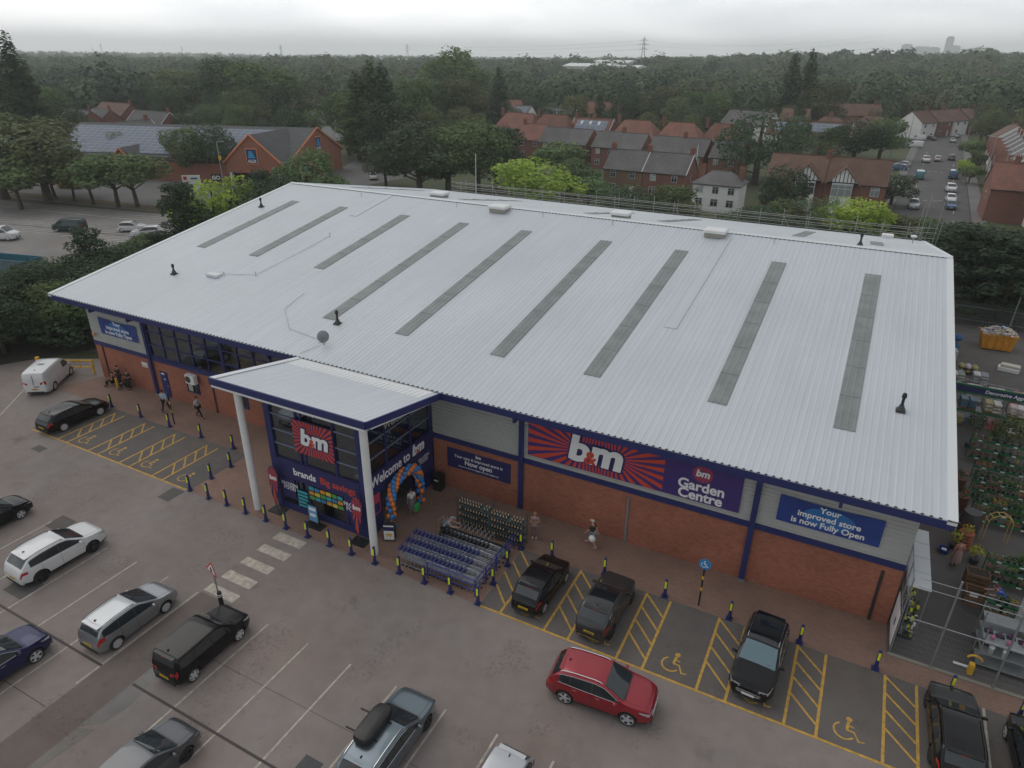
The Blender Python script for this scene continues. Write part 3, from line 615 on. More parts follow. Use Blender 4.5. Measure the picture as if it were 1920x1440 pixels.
mb = MB(); sunburst(mb, -1.42, -1.04, 1.42, 1.04, 0, 0, .62, .36, 34, -.062, REDV, .56); mb.build('sunburst', t); bm_logo(t, 0, 0, 1.08, -.075)
mb = MB(); mb.box(-48.1 - .35, FY - .03, 2.15, -48.1 + .3, FY - .005, 2.55, WHITE); mb.box(-48.4, FY - .036, 2.25, -47.9, FY - .031, 2.3, DARKG); tag(mb.build('wall_notice'), 'small white notice on the brick wall beside the left pillar', 'notice')
mb = MB(); mb.ball((XL + .55, FY - .2, 4.0), (.16, .14, .2), mat('alarm_orange', (.6, .35, .25), .5)); mb.box(XL + .4, FY - .08, 3.85, XL + .7, FY - .04, 4.15, WHITE); tag(mb.build('alarm_box'), 'small round alarm box on the grey cladding left of the blue banner', 'alarm box')
t = thing('air_conditioner', 'white air conditioning unit on the brick wall above a small window', 'air conditioner', (-42.35, FY - .36, 2.55))
mb = MB(); mb.bbox((0, 0, 0), (.95, .36, .72), WHITE, .03); mb.build('casing', t); mb = MB(); mb.lathe([(.27, 0), (.27, .015), (.05, .02)], DARKG, (-.15, -.2, 0), 20, 'y'); mb.build('fan_grille', t); mb = MB(); mb.box(-.4, -.1, -.42, -.35, .32, -.36, GALV); mb.box(.35, -.1, -.42, .4, .32, -.36, GALV); mb.build('bracket', t)
# pipes, vents and dish on the roof
for x, y, h_, lab in ((-53.8, 49.5, 1.2, 'black roof flue near the far left corner of the roof'), (-49.05, 35.05, 1.1, 'black roof flue nearest the left eave corner'), (-30.5, 33.2, 1.3, 'black roof flue at the foot of the fourth skylight'), (3.47, 36.15, 1.35, 'black roof flue on the right end of the roof'), (-.12, 57.1, 1.3, 'black roof flue standing at the ridge')):
    z = roofz(y); t = thing('roof_flue', lab, 'flue', (x, y, z)); mb = MB(); h_ *= .64; mb.tube([(0, 0, .0), (0, 0, h_)], .07, BLACKM, 10); mb.build('pipe', t, smooth=40); mb = MB(); mb.lathe([(.10, 0), (.12, .05), (.10, .22), (.05, .27)], BLACKM, (0, 0, h_ - .12), 10); mb.build('cowl', t, smooth=40); mb = MB(); mb.box(-.22, -.22, -.02, .22, .22, .08, DARKG); mb.lathe([(.2, .1), (.1, .35)], DARKG, (0, 0, 0), 10); mb.build('flashing', t)
for x, y, lab in ((-29.97, 55.3, 'square white roof vent in the middle of the ridge'), (-10.5, 55.4, 'square white roof vent on the right half of the ridge'), (-20.1, 60.5, 'square white roof vent behind the ridge, between the two front ones'), (-39.9, 60.5, 'square white roof vent behind the ridge on the left')):
    t = thing('roof_vent', lab, 'roof vent', (x, y, roofz(y))); mb = MB(); mb.box(-.75, -.6, -.05, .75, .6, .28, mat('vent_base', (.33, .32, .28), .6)); mb.build('upstand', t); mb = MB(); mb.bbox((0, 0, .42), (1.75, 1.45, .24), WHITE, .06); mb.build('cap', t)
t = thing('satellite_dish', 'grey satellite dish on the roof above the canopy', 'satellite dish', (-29.5, 30.6, roofz(30.6)), rad(35))
mb = MB(); pr = [(0.02, 0), (.2, .03), (.4, .11), (.5, .18)]; mb.lathe(pr, mat('dish_grey', (.20, .21, .22), .6), (0, 0, 0), 20, 'y'); o = mb.build('reflector', t, smooth=60); o.location = (0, 0, .62); o.rotation_euler = (rad(-25), 0, 0); o.scale = (.78, .78, .78)
mb = MB(); mb.tube([(0, .1, 0), (0, .1, .7)], .03, GREYP); mb.tube([(0, .1, .1), (0, .6, .1)], .02, GREYP); mb.tube([(-.4, .4, .03), (.4, .4, .03)], .02, GREYP); mb.tube([(0, 0, .5), (0, -.65, .45)], .015, DARKG); mb.ball((0, -.65, .47), .05, DARKG); mb.build('mount', t)
for i, (x, y) in enumerate(((-42.05, 37.1), (-41.6, 45.5), (-34.5, 55.2), (-45.5, 54.9), (-25.5, 55.1), (-19.0, 55.1), (-6.0, 55.2), (-44.6, 36.2))):
    mb = MB(); mb.tube([(x, y, roofz(y)), (x, y, roofz(y) + .3)], .025, GALV, 6); mb.tube([(x - .12, y, roofz(y) + .3), (x + .12, y, roofz(y) + .3)], .02, GALV, 6); tag(mb.build('safety_anchor'), 'small steel safety line anchor post on the white roof', 'anchor post', 'safety line anchors on the roof')
mb = MB(); mb.box(-46.0, 35.6, roofz(35.8) + .02, -44.8, 36.2, roofz(35.8) + .22, ROOFT); tag(mb.build('roof_hatch'), 'low white hatch box on the left part of the roof', 'roof hatch')
mb = MB(); mb.tube([(-45, 36.3, roofz(36.3) + .06), (-42.1, 37.1, roofz(37.1) + .06), (-41.8, 41, roofz(41) + .06), (-41.6, 45.5, roofz(45.5) + .06)], .012, GREYP, 5); mb.tube([(-29.6, 30.9, roofz(30.9) + .06), (-33.2, 31.4, roofz(31.4) + .06), (-35.6, 33.5, roofz(33.5) + .06), (-36, 36.0, roofz(36) + .06)], .012, GREYP, 5); mb.tube([(-29.7, 30.4, roofz(30.4) + .06), (-30.2, 29.2, roofz(29.2) + .06)], .012, GREYP, 5)
tag(mb.build('roof_cable'), 'thin grey cable trailing across the white roof', 'cable')
# ================= vehicles =================
def paint(name, col, metal=.3, rough=.32): return mat('paint_' + name, col, rough, metal, coat=.8 if max(col) > .1 else (.35 if max(col) > .02 else .15), spec=None if max(col) > .02 else .32)
TYREM = RUBBER; RIM = mat('alloy_rim', (.55, .56, .58), .4, .25); RIMD = mat('dark_alloy', (.05, .05, .055), .35, .7); PLASTIC = mat('black_plastic', (.02, .02, .022), .6)
CHROME = mat('chrome', (.62, .63, .65), .15, 1.); LAMPC = mat('headlamp_lens', (.55, .58, .62), .12, .4); LAMPR = mat('tail_lamp_lens', (.42, .008, .012), .2, coat=.6); PLY = mat('plate_yellow', (.70, .48, .02), .5); PLW = mat('plate_white', (.7, .7, .68), .5)
WELL = mat('wheel_well', (.008, .008, .008), .9)
CAR_SPECS = {
 # L, W, H, wheelbase, wheel r, top profile (x from front 0 .. L), belt z, clearance, tumble
 'hatch': dict(L=4.0, W=1.72, H=1.48, wb=2.5, r=.31, fo=.80, top=[(0, .60), (.07, .74), (.30, .84), (.95, .97), (1.75, 1.42), (2.15, 1.475), (2.9, 1.47), (3.35, 1.42), (3.78, 1.02), (3.93, .86), (4.0, .62)], belt=[(0, .80), (1.0, .90), (3.4, .99), (4., .95)], wsc=(.98, 1.74), rw=(3.38, 3.77), sg=[(1.22, 2.12), (2.2, 2.95), (3.03, 3.5)]),
 'crossover': dict(L=4.2, W=1.78, H=1.56, wb=2.58, r=.34, fo=.85, top=[(0, .66), (.07, .84), (.32, .95), (1.1, 1.05), (1.85, 1.49), (2.2, 1.55), (3.0, 1.54), (3.5, 1.47), (3.98, 1.08), (4.12, .92), (4.2, .64)], belt=[(0, .88), (1.1, .98), (3.6, 1.07), (4.2, 1.0)], wsc=(1.12, 1.85), rw=(3.52, 3.97), sg=[(1.35, 2.3), (2.38, 3.15), (3.22, 3.6)]),
 'suv': dict(L=4.48, W=1.86, H=1.64, wb=2.67, r=.36, fo=.91, top=[(0, .70), (.07, .90), (.32, 1.0), (1.12, 1.10), (1.95, 1.56), (2.35, 1.63), (3.3, 1.625), (3.85, 1.56), (4.27, 1.14), (4.42, .95), (4.48, .66)], belt=[(0, .93), (1.1, 1.02), (3.8, 1.12), (4.48, 1.05)], wsc=(1.14, 1.94), rw=(3.87, 4.26), sg=[(1.4, 2.42), (2.5, 3.35), (3.42, 3.85)]),
 'estate': dict(L=4.68, W=1.83, H=1.46, wb=2.75, r=.33, fo=.90, top=[(0, .58), (.08, .72), (.35, .82), (1.22, .95), (2.05, 1.38), (2.5, 1.45), (3.5, 1.44), (4.05, 1.38), (4.48, 1.0), (4.62, .85), (4.68, .6)], belt=[(0, .78), (1.2, .88), (3.9, .97), (4.68, .93)], wsc=(1.25, 2.04), rw=(4.07, 4.47), sg=[(1.5, 2.5), (2.57, 3.4), (3.47, 4.12)]),
 'small_estate': dict(L=4.15, W=1.75, H=1.50, wb=2.54, r=.31, fo=.82, top=[(0, .56), (.08, .72), (.35, .84), (1.0, .98), (1.95, 1.45), (2.3, 1.50), (3.2, 1.49), (3.75, 1.42), (4.0, 1.02), (4.1, .85), (4.15, .6)], belt=[(0, .78), (1.0, .90), (3.8, 1.0), (4.15, .95)], wsc=(1.05, 1.94), rw=(3.77, 3.99), sg=[(1.35, 2.2), (2.27, 3.0), (3.07, 3.75)]),
 'boxy': dict(L=4.12, W=1.79, H=1.66, wb=2.55, r=.33, fo=.83, top=[(0, .66), (.06, .86), (.28, .97), (1.05, 1.06), (1.62, 1.56), (1.95, 1.65), (3.3, 1.64), (3.85, 1.60), (4.02, 1.10), (4.08, .9), (4.12, .64)], belt=[(0, .9), (1.05, 1.0), (4.12, 1.05)], wsc=(1.07, 1.61), rw=(3.87, 4.015), sg=[(1.32, 2.2), (2.27, 3.1), (3.17, 3.8)]),
 'van': dict(L=4.95, W=1.98, H=1.96, wb=2.93, r=.34, fo=.95, top=[(0, .7), (.07, .95), (.35, 1.08), (.85, 1.22), (1.65, 1.86), (2.05, 1.95), (3.6, 1.955), (4.75, 1.90), (4.87, 1.75), (4.92, 1.1), (4.95, .6)], belt=[(0, .98), (.9, 1.1), (4.95, 1.15)], wsc=(.88, 1.64), rw=None, sg=[(1.15, 1.95)]),
}
def interp(P, x):
    for (a, b), (c, d) in zip(P, P[1:]):
        if x <= c: return b + (d - b) * max(0, (x - a)) / (c - a)
    return P[-1][1]
class CarShape:
    def __init__(s, k): s.__dict__.update(CAR_SPECS[k]); s.k = k; s.tb = .30 if k not in ('van', 'boxy') else .14
    def topz(s, x):
        return sum(interp(s.top, min(max(x + d, 0), s.L)) for d in (-.06, 0, .06)) / 3
    def w(s, x):
        u = abs(x / s.L * 2 - 1); e = {'van': 12, 'boxy': 9, 'hatch': 4.6, 'crossover': 5.2}.get(s.k, 6)
        return s.W / 2 * (1 - .24 * u ** e) * (1 if s.k != 'van' else .99)
    def belt_(s, x): return min(interp(s.belt, x), s.topz(x) - .05)
    def sec(s, x):
        w, t = s.w(x), s.topz(x); b = s.belt_(x); h = t - b; u = abs(x / s.L * 2 - 1); zb = .20 + .10 * max(0, (u - .8) / .2) ** 2
        if s.k in ('suv', 'crossover', 'boxy'): zb += .03
        y7 = w * .955; y9 = y7 - s.tb * .85 * h; y10 = y9 - .045; z9 = b + .86 * h; z10 = b + .97 * h; zc = t + .02
        if s.k == 'van': y10 = y9 - .07
        m = lambda f, z: (w * f, z)
        P = [(0, zb), (.72 * w, zb), (.93 * w, zb + .03), m(.985, zb + .14), m(1.0, .45), m(1., .58), m(.992, (.58 + b) / 2), m(.978, b - .05), (y7, b), (y7 - s.tb * .45 * h, b + .45 * h), (y9, z9), (y10, z10), (y10 * .82, z10 + (zc - z10) * .45), (y10 * .5, z10 + (zc - z10) * .8), (0, zc)]
        return P
    def side(s, x, z): return s.w(x) * .955 - s.tb * (z - s.belt_(x))
    def T(s, x, f):
        """point on the upper skin, f = -1..1 across"""
        P = s.sec(x); y10, z10 = P[11]; zc = P[14][1]; y = f * y10; return (y, z10 + (zc - z10) * (1 - f * f))
def skin_patch(s, mb, xs, fs, off, m):
    """grid on the upper skin, lifted along its normal"""
    vs = []
    for x in xs:
        z0, z1 = s.topz(x - .05), s.topz(x + .05); n = Vector((-(z1 - z0), 0, .1)).normalized()
        for f in fs: y, z = s.T(x, f); vs.append((s.L / 2 - (x + n.x * off), y, z + n.z * off))
    k = len(fs); mb.add(vs, [(i * k + j, i * k + j + 1, (i + 1) * k + j + 1, (i + 1) * k + j) for i in range(len(xs) - 1) for j in range(k - 1)], m)
def car_mesh_parts(kind, pm, opt):
    """returns list of (partname, mesh, [subparts]) in a frame with +x forward, origin on the ground at the middle"""
    s = CarShape(kind); res = []
    xs = sorted(set([round(v, 3) for v in list(np.linspace(0, .4, 7)) + list(np.linspace(.4, s.L - .4, 32)) + list(np.linspace(s.L - .4, s.L, 7))])); n = 15; vs = []; ring = 2 * n - 2
    for x in xs:
        P = s.sec(x); full = P + [(-y, z) for y, z in P[-2:0:-1]]
        vs += [(s.L / 2 - x, y, z) for y, z in full]
    fs = []; mi = []
    for i in range(len(xs) - 1):
        for k in range(ring):
            fs.append((i * ring + k, i * ring + (k + 1) % ring, (i + 1) * ring + (k + 1) % ring, (i + 1) * ring + k))
    fs.append(tuple(range(ring))); fs.append(tuple(range((len(xs) - 1) * ring, len(xs) * ring)))
    mb = MB(); mb.add(vs, fs, pm); me = mb.mesh('body'); low = opt.get('lowtrim', PLASTIC); me.materials.append(low); me.materials.append(WELL)
    zt = .36 if kind in ('suv', 'crossover', 'boxy') else .27
    for p in me.polygons:
        if p.center.z < zt: p.material_index = 1
    # wheel arches
    if not opt.get('far'):
        ob = bpy.data.objects.new('tmp', me); COL.objects.link(ob); cut = MB()
        for wx in (s.L / 2 - s.fo, s.L / 2 - s.fo - s.wb):
            for sg in (-1, 1):
                y0, y1 = (s.W / 2 - .34, s.W / 2 + .3) if sg > 0 else (-s.W / 2 - .3, -s.W / 2 + .34)
                cut.lathe([(s.r + .055, 0), (s.r + .055, y1 - y0)], WELL, (wx, y0, s.r + .01), 28, 'y')
        cm = cut.mesh('cut'); cm.materials.clear(); cm.materials.append(pm); cm.materials.append(low); cm.materials.append(WELL)
        for p in cm.polygons: p.material_index = 2
        co = bpy.data.objects.new('tmpcut', cm); COL.objects.link(co)
        md = ob.modifiers.new('b', 'BOOLEAN'); md.operation = 'DIFFERENCE'; md.object = co; md.solver = 'EXACT'
        dg = bpy.context.evaluated_depsgraph_get(); me2 = bpy.data.meshes.new_from_object(ob.evaluated_get(dg)); bpy.data.objects.remove(ob); bpy.data.objects.remove(co)
        me = me2; me.name = 'body'
    me.polygons.foreach_set('use_smooth', [True] * len(me.polygons)); me.set_sharp_from_angle(angle=rad(35)); res.append(('body', me, []))
    X = lambda x: s.L / 2 - x
    # glass
    g = MB(); a, b = s.wsc; skin_patch(s, g, list(np.linspace(a + .02, b + .03, 8)), [v * .93 for v in np.linspace(-1, 1, 9)], .022, opt.get('glass', GLASSD)); res.append(('windscreen', g.mesh('windscreen', 60), []))
    if s.rw:
        g = MB(); a, b = s.rw; skin_patch(s, g, list(np.linspace(a - .02, b - .02, 6)), [v * .9 for v in np.linspace(-1, 1, 9)], .022, GLASSD); res.append(('rear_window', g.mesh('rear_window', 60), []))
    elif kind == 'van':
        g = MB()
        for sgn in (-1, 1): pass
    if opt.get('glassroof'):
        g = MB(); skin_patch(s, g, list(np.linspace(s.wsc[1] + .12, s.rw[0] - .12, 10)), [v * .9 for v in np.linspace(-1, 1, 9)], .007, mat('glass_roof', (.012, .013, .015), .08, spec=.8)); res.append(('roof_panel', g.mesh('roof_panel', 60), []))
    for sgn in (-1, 1):
        g = MB(); v = []
        for x in np.linspace(s.sg[0][0] - .05, s.sg[-1][1] + .05, 24):
            z0 = s.belt_(x) + .02; z1 = max(z0 + .005, min(s.topz(x) - .085, z0 + (s.H - s.belt_(x)) - .09, 9 if kind != 'van' else 1.64)); v += [(X(x), sgn * (s.side(x, z) + .0075), z) for z in (z0, (z0 + z1) / 2, z1)]
        g.add(v, [(i * 3 + j, i * 3 + j + 1, (i + 1) * 3 + j + 1, (i + 1) * 3 + j) for i in range(23) for j in range(2)], PLASTIC); res.append(('window_surround', g.mesh('window_surround', 60), []))
        if opt.get('chrome'): g = MB(); g.tube([(p[0], p[1] + sgn * .004, p[2] - .004) for p in v[0::3]], .009, CHROME, 4); g.tube([(p[0], p[1] + sgn * .004, p[2] + .004) for p in v[2::3]], .009, CHROME, 4); res.append(('window_trim', g.mesh('window_trim'), []))
        g = MB()
        for xa, xb in s.sg:
            cols = []
            for x in np.linspace(xa, xb, 9):
                z0 = s.belt_(x) + .035; z1 = min(s.topz(x) - .10, z0 + (s.H - s.belt_(x)) - .12)
                if kind == 'van' : z1 = min(z1, 1.62)
                if z1 - z0 < .03: z1 = z0 + .015
                cols.append([(X(x), sgn * (s.side(x, z) + .014), z) for z in (z0, (z0 + z1) / 2, z1)])
            v = [p for c in cols for p in c]; g.add(v, [(i * 3 + j, i * 3 + j + 1, (i + 1) * 3 + j + 1, (i + 1) * 3 + j) for i in range(8) for j in range(2)], GLASSD)
        res.append(('side_window', g.mesh('side_window', 60), []))
    if not opt.get('far'):
        # door gaps and handles
        g = MB(); h = MB()
        for sgn in (-1, 1):
            for xd in ([s.sg[0][0] - .12, s.sg[0][1] + .04, s.sg[1][1] + .04] if len(s.sg) > 1 else [1.05, 2.0, 3.1]):
                pts = [(X(xd), sgn * (s.w(xd) + .002), z) for z in (.36, .58)] + [(X(xd), sgn * (s.w(xd) * .978 + .004), s.belt_(xd) - .05), (X(xd), sgn * (s.side(xd, s.belt_(xd)) + .004), s.belt_(xd) + .01)]
                g.tube(pts, .006, BLACKM, 4)
            for xd in ([s.sg[0][1] - .22, s.sg[1][1] - .18] if len(s.sg) > 1 else [1.85]):
                zz = s.belt_(xd) - .10; h.cbox((X(xd), sgn * (s.w(xd) * .985 + .02), zz), (.18, .025, .03), CHROME if opt.get('chrome') else pm)
        if kind != 'van':
            b_ = MB(); x1 = s.wsc[0] - .06
            for sgn in (-1, 1):
                pp = []
                for x in np.linspace(.30, x1, 9): y, z = s.T(x, .84 * sgn); pp.append((X(x), y, z + .003))
                b_.tube(pp, .006, BLACKM, 4)
            pp = [(X(.26 - .06 * (1 - f * f)), s.T(.26, f * .84)[0], s.T(.26 - .06 * (1 - f * f), f * .84)[1] + .003) for f in np.linspace(-1, 1, 11)]; b_.tube(pp, .006, BLACKM, 4); res.append(('bonnet_gap', b_.mesh('bonnet_gap'), []))
            b_ = MB(); xw = s.wsc[0] + .04
            for y0_, y1_ in ((.05, .6), (-.55, 0.0)): b_.tube([(X(xw) , y0_, s.topz(xw) + .03), (X(xw + .10), y1_, s.topz(xw + .10) + .035)], .010, BLACKM, 4)
            b_.box(X(s.wsc[0] + .01) - .04, -.66, s.topz(s.wsc[0]) - .01, X(s.wsc[0] + .01) + .05, .66, s.topz(s.wsc[0]) + .022, PLASTIC); res.append(('wiper', b_.mesh('wiper'), []))
        res.append(('door_gap', g.mesh('door_gap'), [])); res.append(('door_handle', h.mesh('door_handle'), []))
    for sgn in (-1, 1):
        g = MB(); xm = s.sg[0][0] + .06; zz = s.belt_(xm) + .08; g.ball((X(xm), sgn * (s.W / 2 + .07), zz), (.075, .12, .075), opt.get('mirror', pm), 10, 6); g.tube([(X(xm), sgn * (s.W / 2 - .1), zz - .04), (X(xm), sgn * (s.W / 2 + .04), zz - .03)], .025, PLASTIC, 6); res.append(('mirror', g.mesh('mirror', 50), []))
    # lamps
    zl = s.topz(.12) - .13
    for sgn in (-1, 1):
        g = MB(); v = []
        for x in np.linspace(.07, .48, 6):
            zz = zl + (x - .07) * .28; hh = .075 * (1 - (x - .07) / .55); v += [(X(x), sgn * (s.w(x) * .985 + .006), zz - hh), (X(x) + .006, sgn * (s.w(x) * .97 + .006), zz + hh)]
        k = len(v); v = [(X(.0) + .012, sgn * s.w(0) * .55, zl - .05), (X(.045) + .012, sgn * s.w(0) * .55, zl + .055)] + v
        g.add(v, [(2 * i, 2 * i + 1, 2 * i + 3, 2 * i + 2) for i in range(len(v) // 2 - 1)], LAMPC); res.append(('headlight', g.mesh('headlight', 60), []))
        g = MB(); L_ = s.L; v = []; tall = .16 if kind in ('boxy', 'van') else .085; zr = (.95 if kind != 'van' else 1.1)
        if kind in ('boxy',): zr = .95
        if opt.get('fantail'): tall = .12
        for x in np.linspace(L_ - .05, L_ - (.40 if kind not in ('van', 'boxy') else .14), 5):
            zz = min(zr, s.belt_(x) - .06); v += [(X(x), sgn * (s.w(x) * .99 + .006), zz - tall), (X(x), sgn * (s.w(x) * .975 + .008), zz + tall * .8)]
        v = [(X(L_) - .010, sgn * s.w(L_) * .62, min(zr, s.belt_(L_ - .05)) - tall * .8), (X(L_ - .05) - .012, sgn * s.w(L_) * .62, min(zr, s.belt_(L_ - .05)) + tall * .3)] + v
        g.add(v, [(2 * i, 2 * i + 1, 2 * i + 3, 2 * i + 2) for i in range(len(v) // 2 - 1)], LAMPR); res.append(('tail_light', g.mesh('tail_light', 60), []))
    g = MB(); g.box(X(0) - .02, -.52, .40, X(0) + .012, .52, .56, PLASTIC); g.box(X(0) - .02, -.60, .24, X(0) + .014, .60, .34, PLASTIC)
    if opt.get('chrome'): g.box(X(0), -.55, .235, X(0) + .02, .55, .262, CHROME); g.tube([(X(0) + .016, -.5, .60), (X(0) + .018, -.4, .50), (X(0) + .018, .4, .50), (X(0) + .016, .5, .60), (X(0) + .012, -.5, .60)], .013, CHROME, 5)
    res.append(('grille', g.mesh('grille'), []))
    g = MB(); g.box(X(0) + .015, -.26, .42, X(0) + .03, .26, .53, PLW); res.append(('number_plate', g.mesh('number_plate'), []))
    g = MB(); zp = .55 if kind in ('crossover', 'suv', 'van') else .5; g.box(X(s.L) - .025, -.26, zp, X(s.L) - .010, .26, zp + .11, PLY); g.box(X(s.L) - .028, -.2, zp + .035, X(s.L) - .0252, .2, zp + .075, BLACKM); res.append(('number_plate', g.mesh('number_plate'), []))
    g = MB(); g.box(X(s.L) - .014, -.62, .26, X(s.L) + .01, .62, .40, PLASTIC)
    if opt.get('chrome'): g.box(X(s.L) - .03, -.55, .30, X(s.L) - .015, .55, .33, CHROME)
    res.append(('rear_bumper', g.mesh('rear_bumper'), []))
    if opt.get('rails'):
        for sgn in (-1, 1):
            g = MB(); pts = []
            for x in np.linspace(s.wsc[1] + .25, (s.rw[0] if s.rw else s.L - .4) - .1, 9): y, z = s.T(x, .93); pts.append((X(x), sgn * y, z + .045))
            pts = [(pts[0][0] + .1, pts[0][1], pts[0][2] - .05)] + pts + [(pts[-1][0] - .1, pts[-1][1], pts[-1][2] - .05)]
            g.tube(pts, .018, opt['rails'], 6); res.append(('roof_rail', g.mesh('roof_rail', 50), []))
    if not opt.get('far'):
        xa = (s.rw[0] if s.rw else s.L - .5) - .22; g = MB(); z = s.topz(xa) + .02; g.prism([(X(xa) - .07, z - .01), (X(xa) + .09, z - .01), (X(xa) - .05, z + .07)], -.015, .015, PLASTIC, 'y'); res.append(('antenna', g.mesh('antenna'), []))
        if kind != 'van':
            g = MB(); xa = s.rw[0] - .04; v = []
            y, z = s.T(xa, .85); g.box(X(xa) - .14, -y, z + .0, X(xa) + .06, y, z + .03, pm); g.box(X(xa) - .15, -.12, z - .01, X(xa) - .139, .12, z + .012, LAMPR); res.append(('spoiler', g.mesh('spoiler'), []))
        else:
            g = MB()
            g.box(X(s.L) - .004 + .0, -.012, .45, X(s.L) + .035, .012, 1.8, BLACKM); g.box(X(s.L) - .012, -.35, .78, X(s.L) + .03, -.05, .84, PLASTIC); res.append(('rear_door_gap', g.mesh('rear_door_gap'), []))
            g = MB(); skin_patch(s, g, list(np.linspace(3.0, 3.3, 3)), [v * .3 for v in np.linspace(-1, 1, 3)], .02, GREYP); res.append(('roof_grille', g.mesh('roof_grille'), []))
    # wheels
    def wheel_meshes(rimm, ns):
        r = s.r; t = MB(); t.lathe([(r - .085, -.10), (r - .03, -.105), (r, -.07), (r, .07), (r - .03, .105), (r - .10, .10)], TYREM, (0, 0, 0), 24, 'y', (0, 1))
        q = MB(); q.lathe([(r - .085, -.085), (r - .095, -.095), (r - .115, -.075), (r - .12, -.03), (.05, -.03)], PLASTIC, (0, 0, 0), 24, 'y', (0, 1))
        q.lathe([(.06, -.09), (.055, -.104), (.0, -.106)], rimm, (0, 0, 0), 12, 'y')
        for k in range(ns):
            a = 2 * PI * k / ns; T = Matrix.Rotation(a, 4, 'Y'); q.add([tuple(T @ Vector(v)) for v in ((-.04, -.098, .03), (.04, -.098, .03), (.06, -.094, r - .085), (-.06, -.094, r - .085), (-.03, -.04, .03), (.03, -.04, .03), (.045, -.04, r - .085), (-.045, -.04, r - .085))], [(0, 1, 2, 3), (0, 4, 5, 1), (1, 5, 6, 2), (2, 6, 7, 3), (3, 7, 4, 0)], rimm)
        q.lathe([(r - .082, -.09), (r - .082, -.098), (r - .105, -.098), (r - .105, -.09)], rimm, (0, 0, 0), 24, 'y', (0, 0))
        return t.mesh('tyre', 50), q.mesh('rim', 40)
    return res, wheel_meshes(opt.get('rim', RIM), opt.get('spokes', 5)), s
CAR_CACHE = {}
def car(name, label, kind, pm, pos, heading, opt=None, cat='car', grp=None, scale=1., ws=None):
    """heading: angle of the nose from +X, degrees"""
    opt = opt or {}; key = (kind, pm.name, tuple(sorted((k, str(v)) for k, v in opt.items())))
    if key in CAR_CACHE:
        t = copy_tree(CAR_CACHE[key], loc=(pos[0], pos[1], pos[2] if len(pos) > 2 else .004), rz=rad(heading), label=label)
        t.name = name; t['category'] = cat
        if grp: t['group'] = grp
        elif 'group' in t: del t['group']
        return t
    parts, (ty, ri), s = car_mesh_parts(kind, pm, opt)
    t = thing(name, label, cat, (pos[0], pos[1], pos[2] if len(pos) > 2 else .004), rad(heading), grp)
    for nm, me, sub in parts: o = bpy.data.objects.new(nm, me); COL.objects.link(o); o.parent = t
    for wx in (s.L / 2 - s.fo, s.L / 2 - s.fo - s.wb):
        for sg in (-1, 1):
            e = bpy.data.objects.new('wheel', None); COL.objects.link(e); e.parent = t; e.empty_display_size = .1; e.location = (wx, sg * (s.W / 2 - .115), s.r); e.rotation_euler = (0, random.random() * 2, 0 if sg < 0 else PI)
            if sg > 0: e.rotation_euler = (0, random.random() * 2, PI)
            for nm, me in (('tyre', ty), ('rim', ri)): o = bpy.data.objects.new(nm, me); COL.objects.link(o); o.parent = e
    CAR_CACHE[key] = t; return t
def by_wheels(kind, rear, front=None, side=-1, heading=None):
    """centre and heading from the ground contact of the wheels on one side (side -1: right-hand wheels)"""
    s = CAR_SPECS[kind]
    if front is not None and heading is None: heading = math.degrees(math.atan2(front[1] - rear[1], front[0] - rear[0]))
    h = Vector((math.cos(rad(heading)), math.sin(rad(heading)), 0)); lft = Vector((-h.y, h.x, 0))
    if rear is None: mid = Vector((front[0], front[1], 0)) - h * s['wb'] / 2
    elif front is None: mid = Vector((rear[0], rear[1], 0)) + h * s['wb'] / 2
    else: mid = (Vector((rear[0], rear[1], 0)) + Vector((front[0], front[1], 0))) / 2
    off = -side * (s['W'] / 2 - .03); c = mid + lft * off + h * (s['fo'] - (s['L'] - s['wb']) / 2)
    return (c.x, c.y), heading
WHT = paint('white', (.62, .63, .64), 0, .35); BLK = paint('black', (.004, .004, .005), 0, .22); SILV = paint('silver', (.34, .36, .38), .75, .34); NVY = paint('midnight_blue', (.012, .014, .075), .35, .3)
GRAPH = paint('graphite', (.095, .10, .11), .6, .32); BLUG = paint('blue_grey', (.13, .17, .20), .6, .32); RED = paint('red', (.30, .010, .022), .35, .3); DGREY = paint('dark_grey', (.050, .052, .054), .5, .33); DRED = paint('dark_red', (.16, .008, .014), .3, .3); LSILV = paint('pale_silver', (.46, .48, .50), .55, .35); DGREEN = paint('dark_green', (.022, .045, .045), .3, .35); MBLUE = paint('mid_blue', (.03, .12, .24), .3, .35); TEALP = paint('teal', (.03, .19, .22), .1, .4)
def put(kind, label, pm, rear, front, opt=None, side=-1, heading=None, cat='car', name=None, grp=None):
    pos, hd = by_wheels(kind, rear, front, side, heading); return car(name or {'van': 'van'}.get(kind, 'parked_car'), label, kind, pm, pos, hd, opt, cat, grp)
put('suv', 'white SUV with black wheels and dark roof rails, nose to the driveway', WHT, (-33.52, 13.03), (-33.45, 15.69), dict(rim=RIMD, rails=PLASTIC, spokes=7))
put('small_estate', 'silver small estate car with large red tail lamps, left of the brown crossing path', SILV, (-26.16, 12.02), (-26.18, 14.56), dict(rails=PLASTIC, fantail=1, spokes=8, lowtrim=SILV))
put('boxy', 'boxy black car parked beside the triangular warning sign', BLK, (-21.63, 12.42), (-21.68, 14.95), dict(spokes=6, rim=RIM))
put('crossover', 'midnight blue car at the left picture edge behind the silver estate', NVY, None, (-28.61, 9.85), dict(chrome=1), heading=90)
put('hatch', 'graphite grey hatchback at the bottom left, nose towards the store', GRAPH, None, (-18.78, 9.72), dict(lowtrim=GRAPH, rim=RIMD), heading=90)
est = put('estate', 'blue-grey estate car carrying a black roof box', BLUG, None, (-11.45, 15.15), dict(rails=CHROME, rim=RIMD, chrome=1), heading=91)
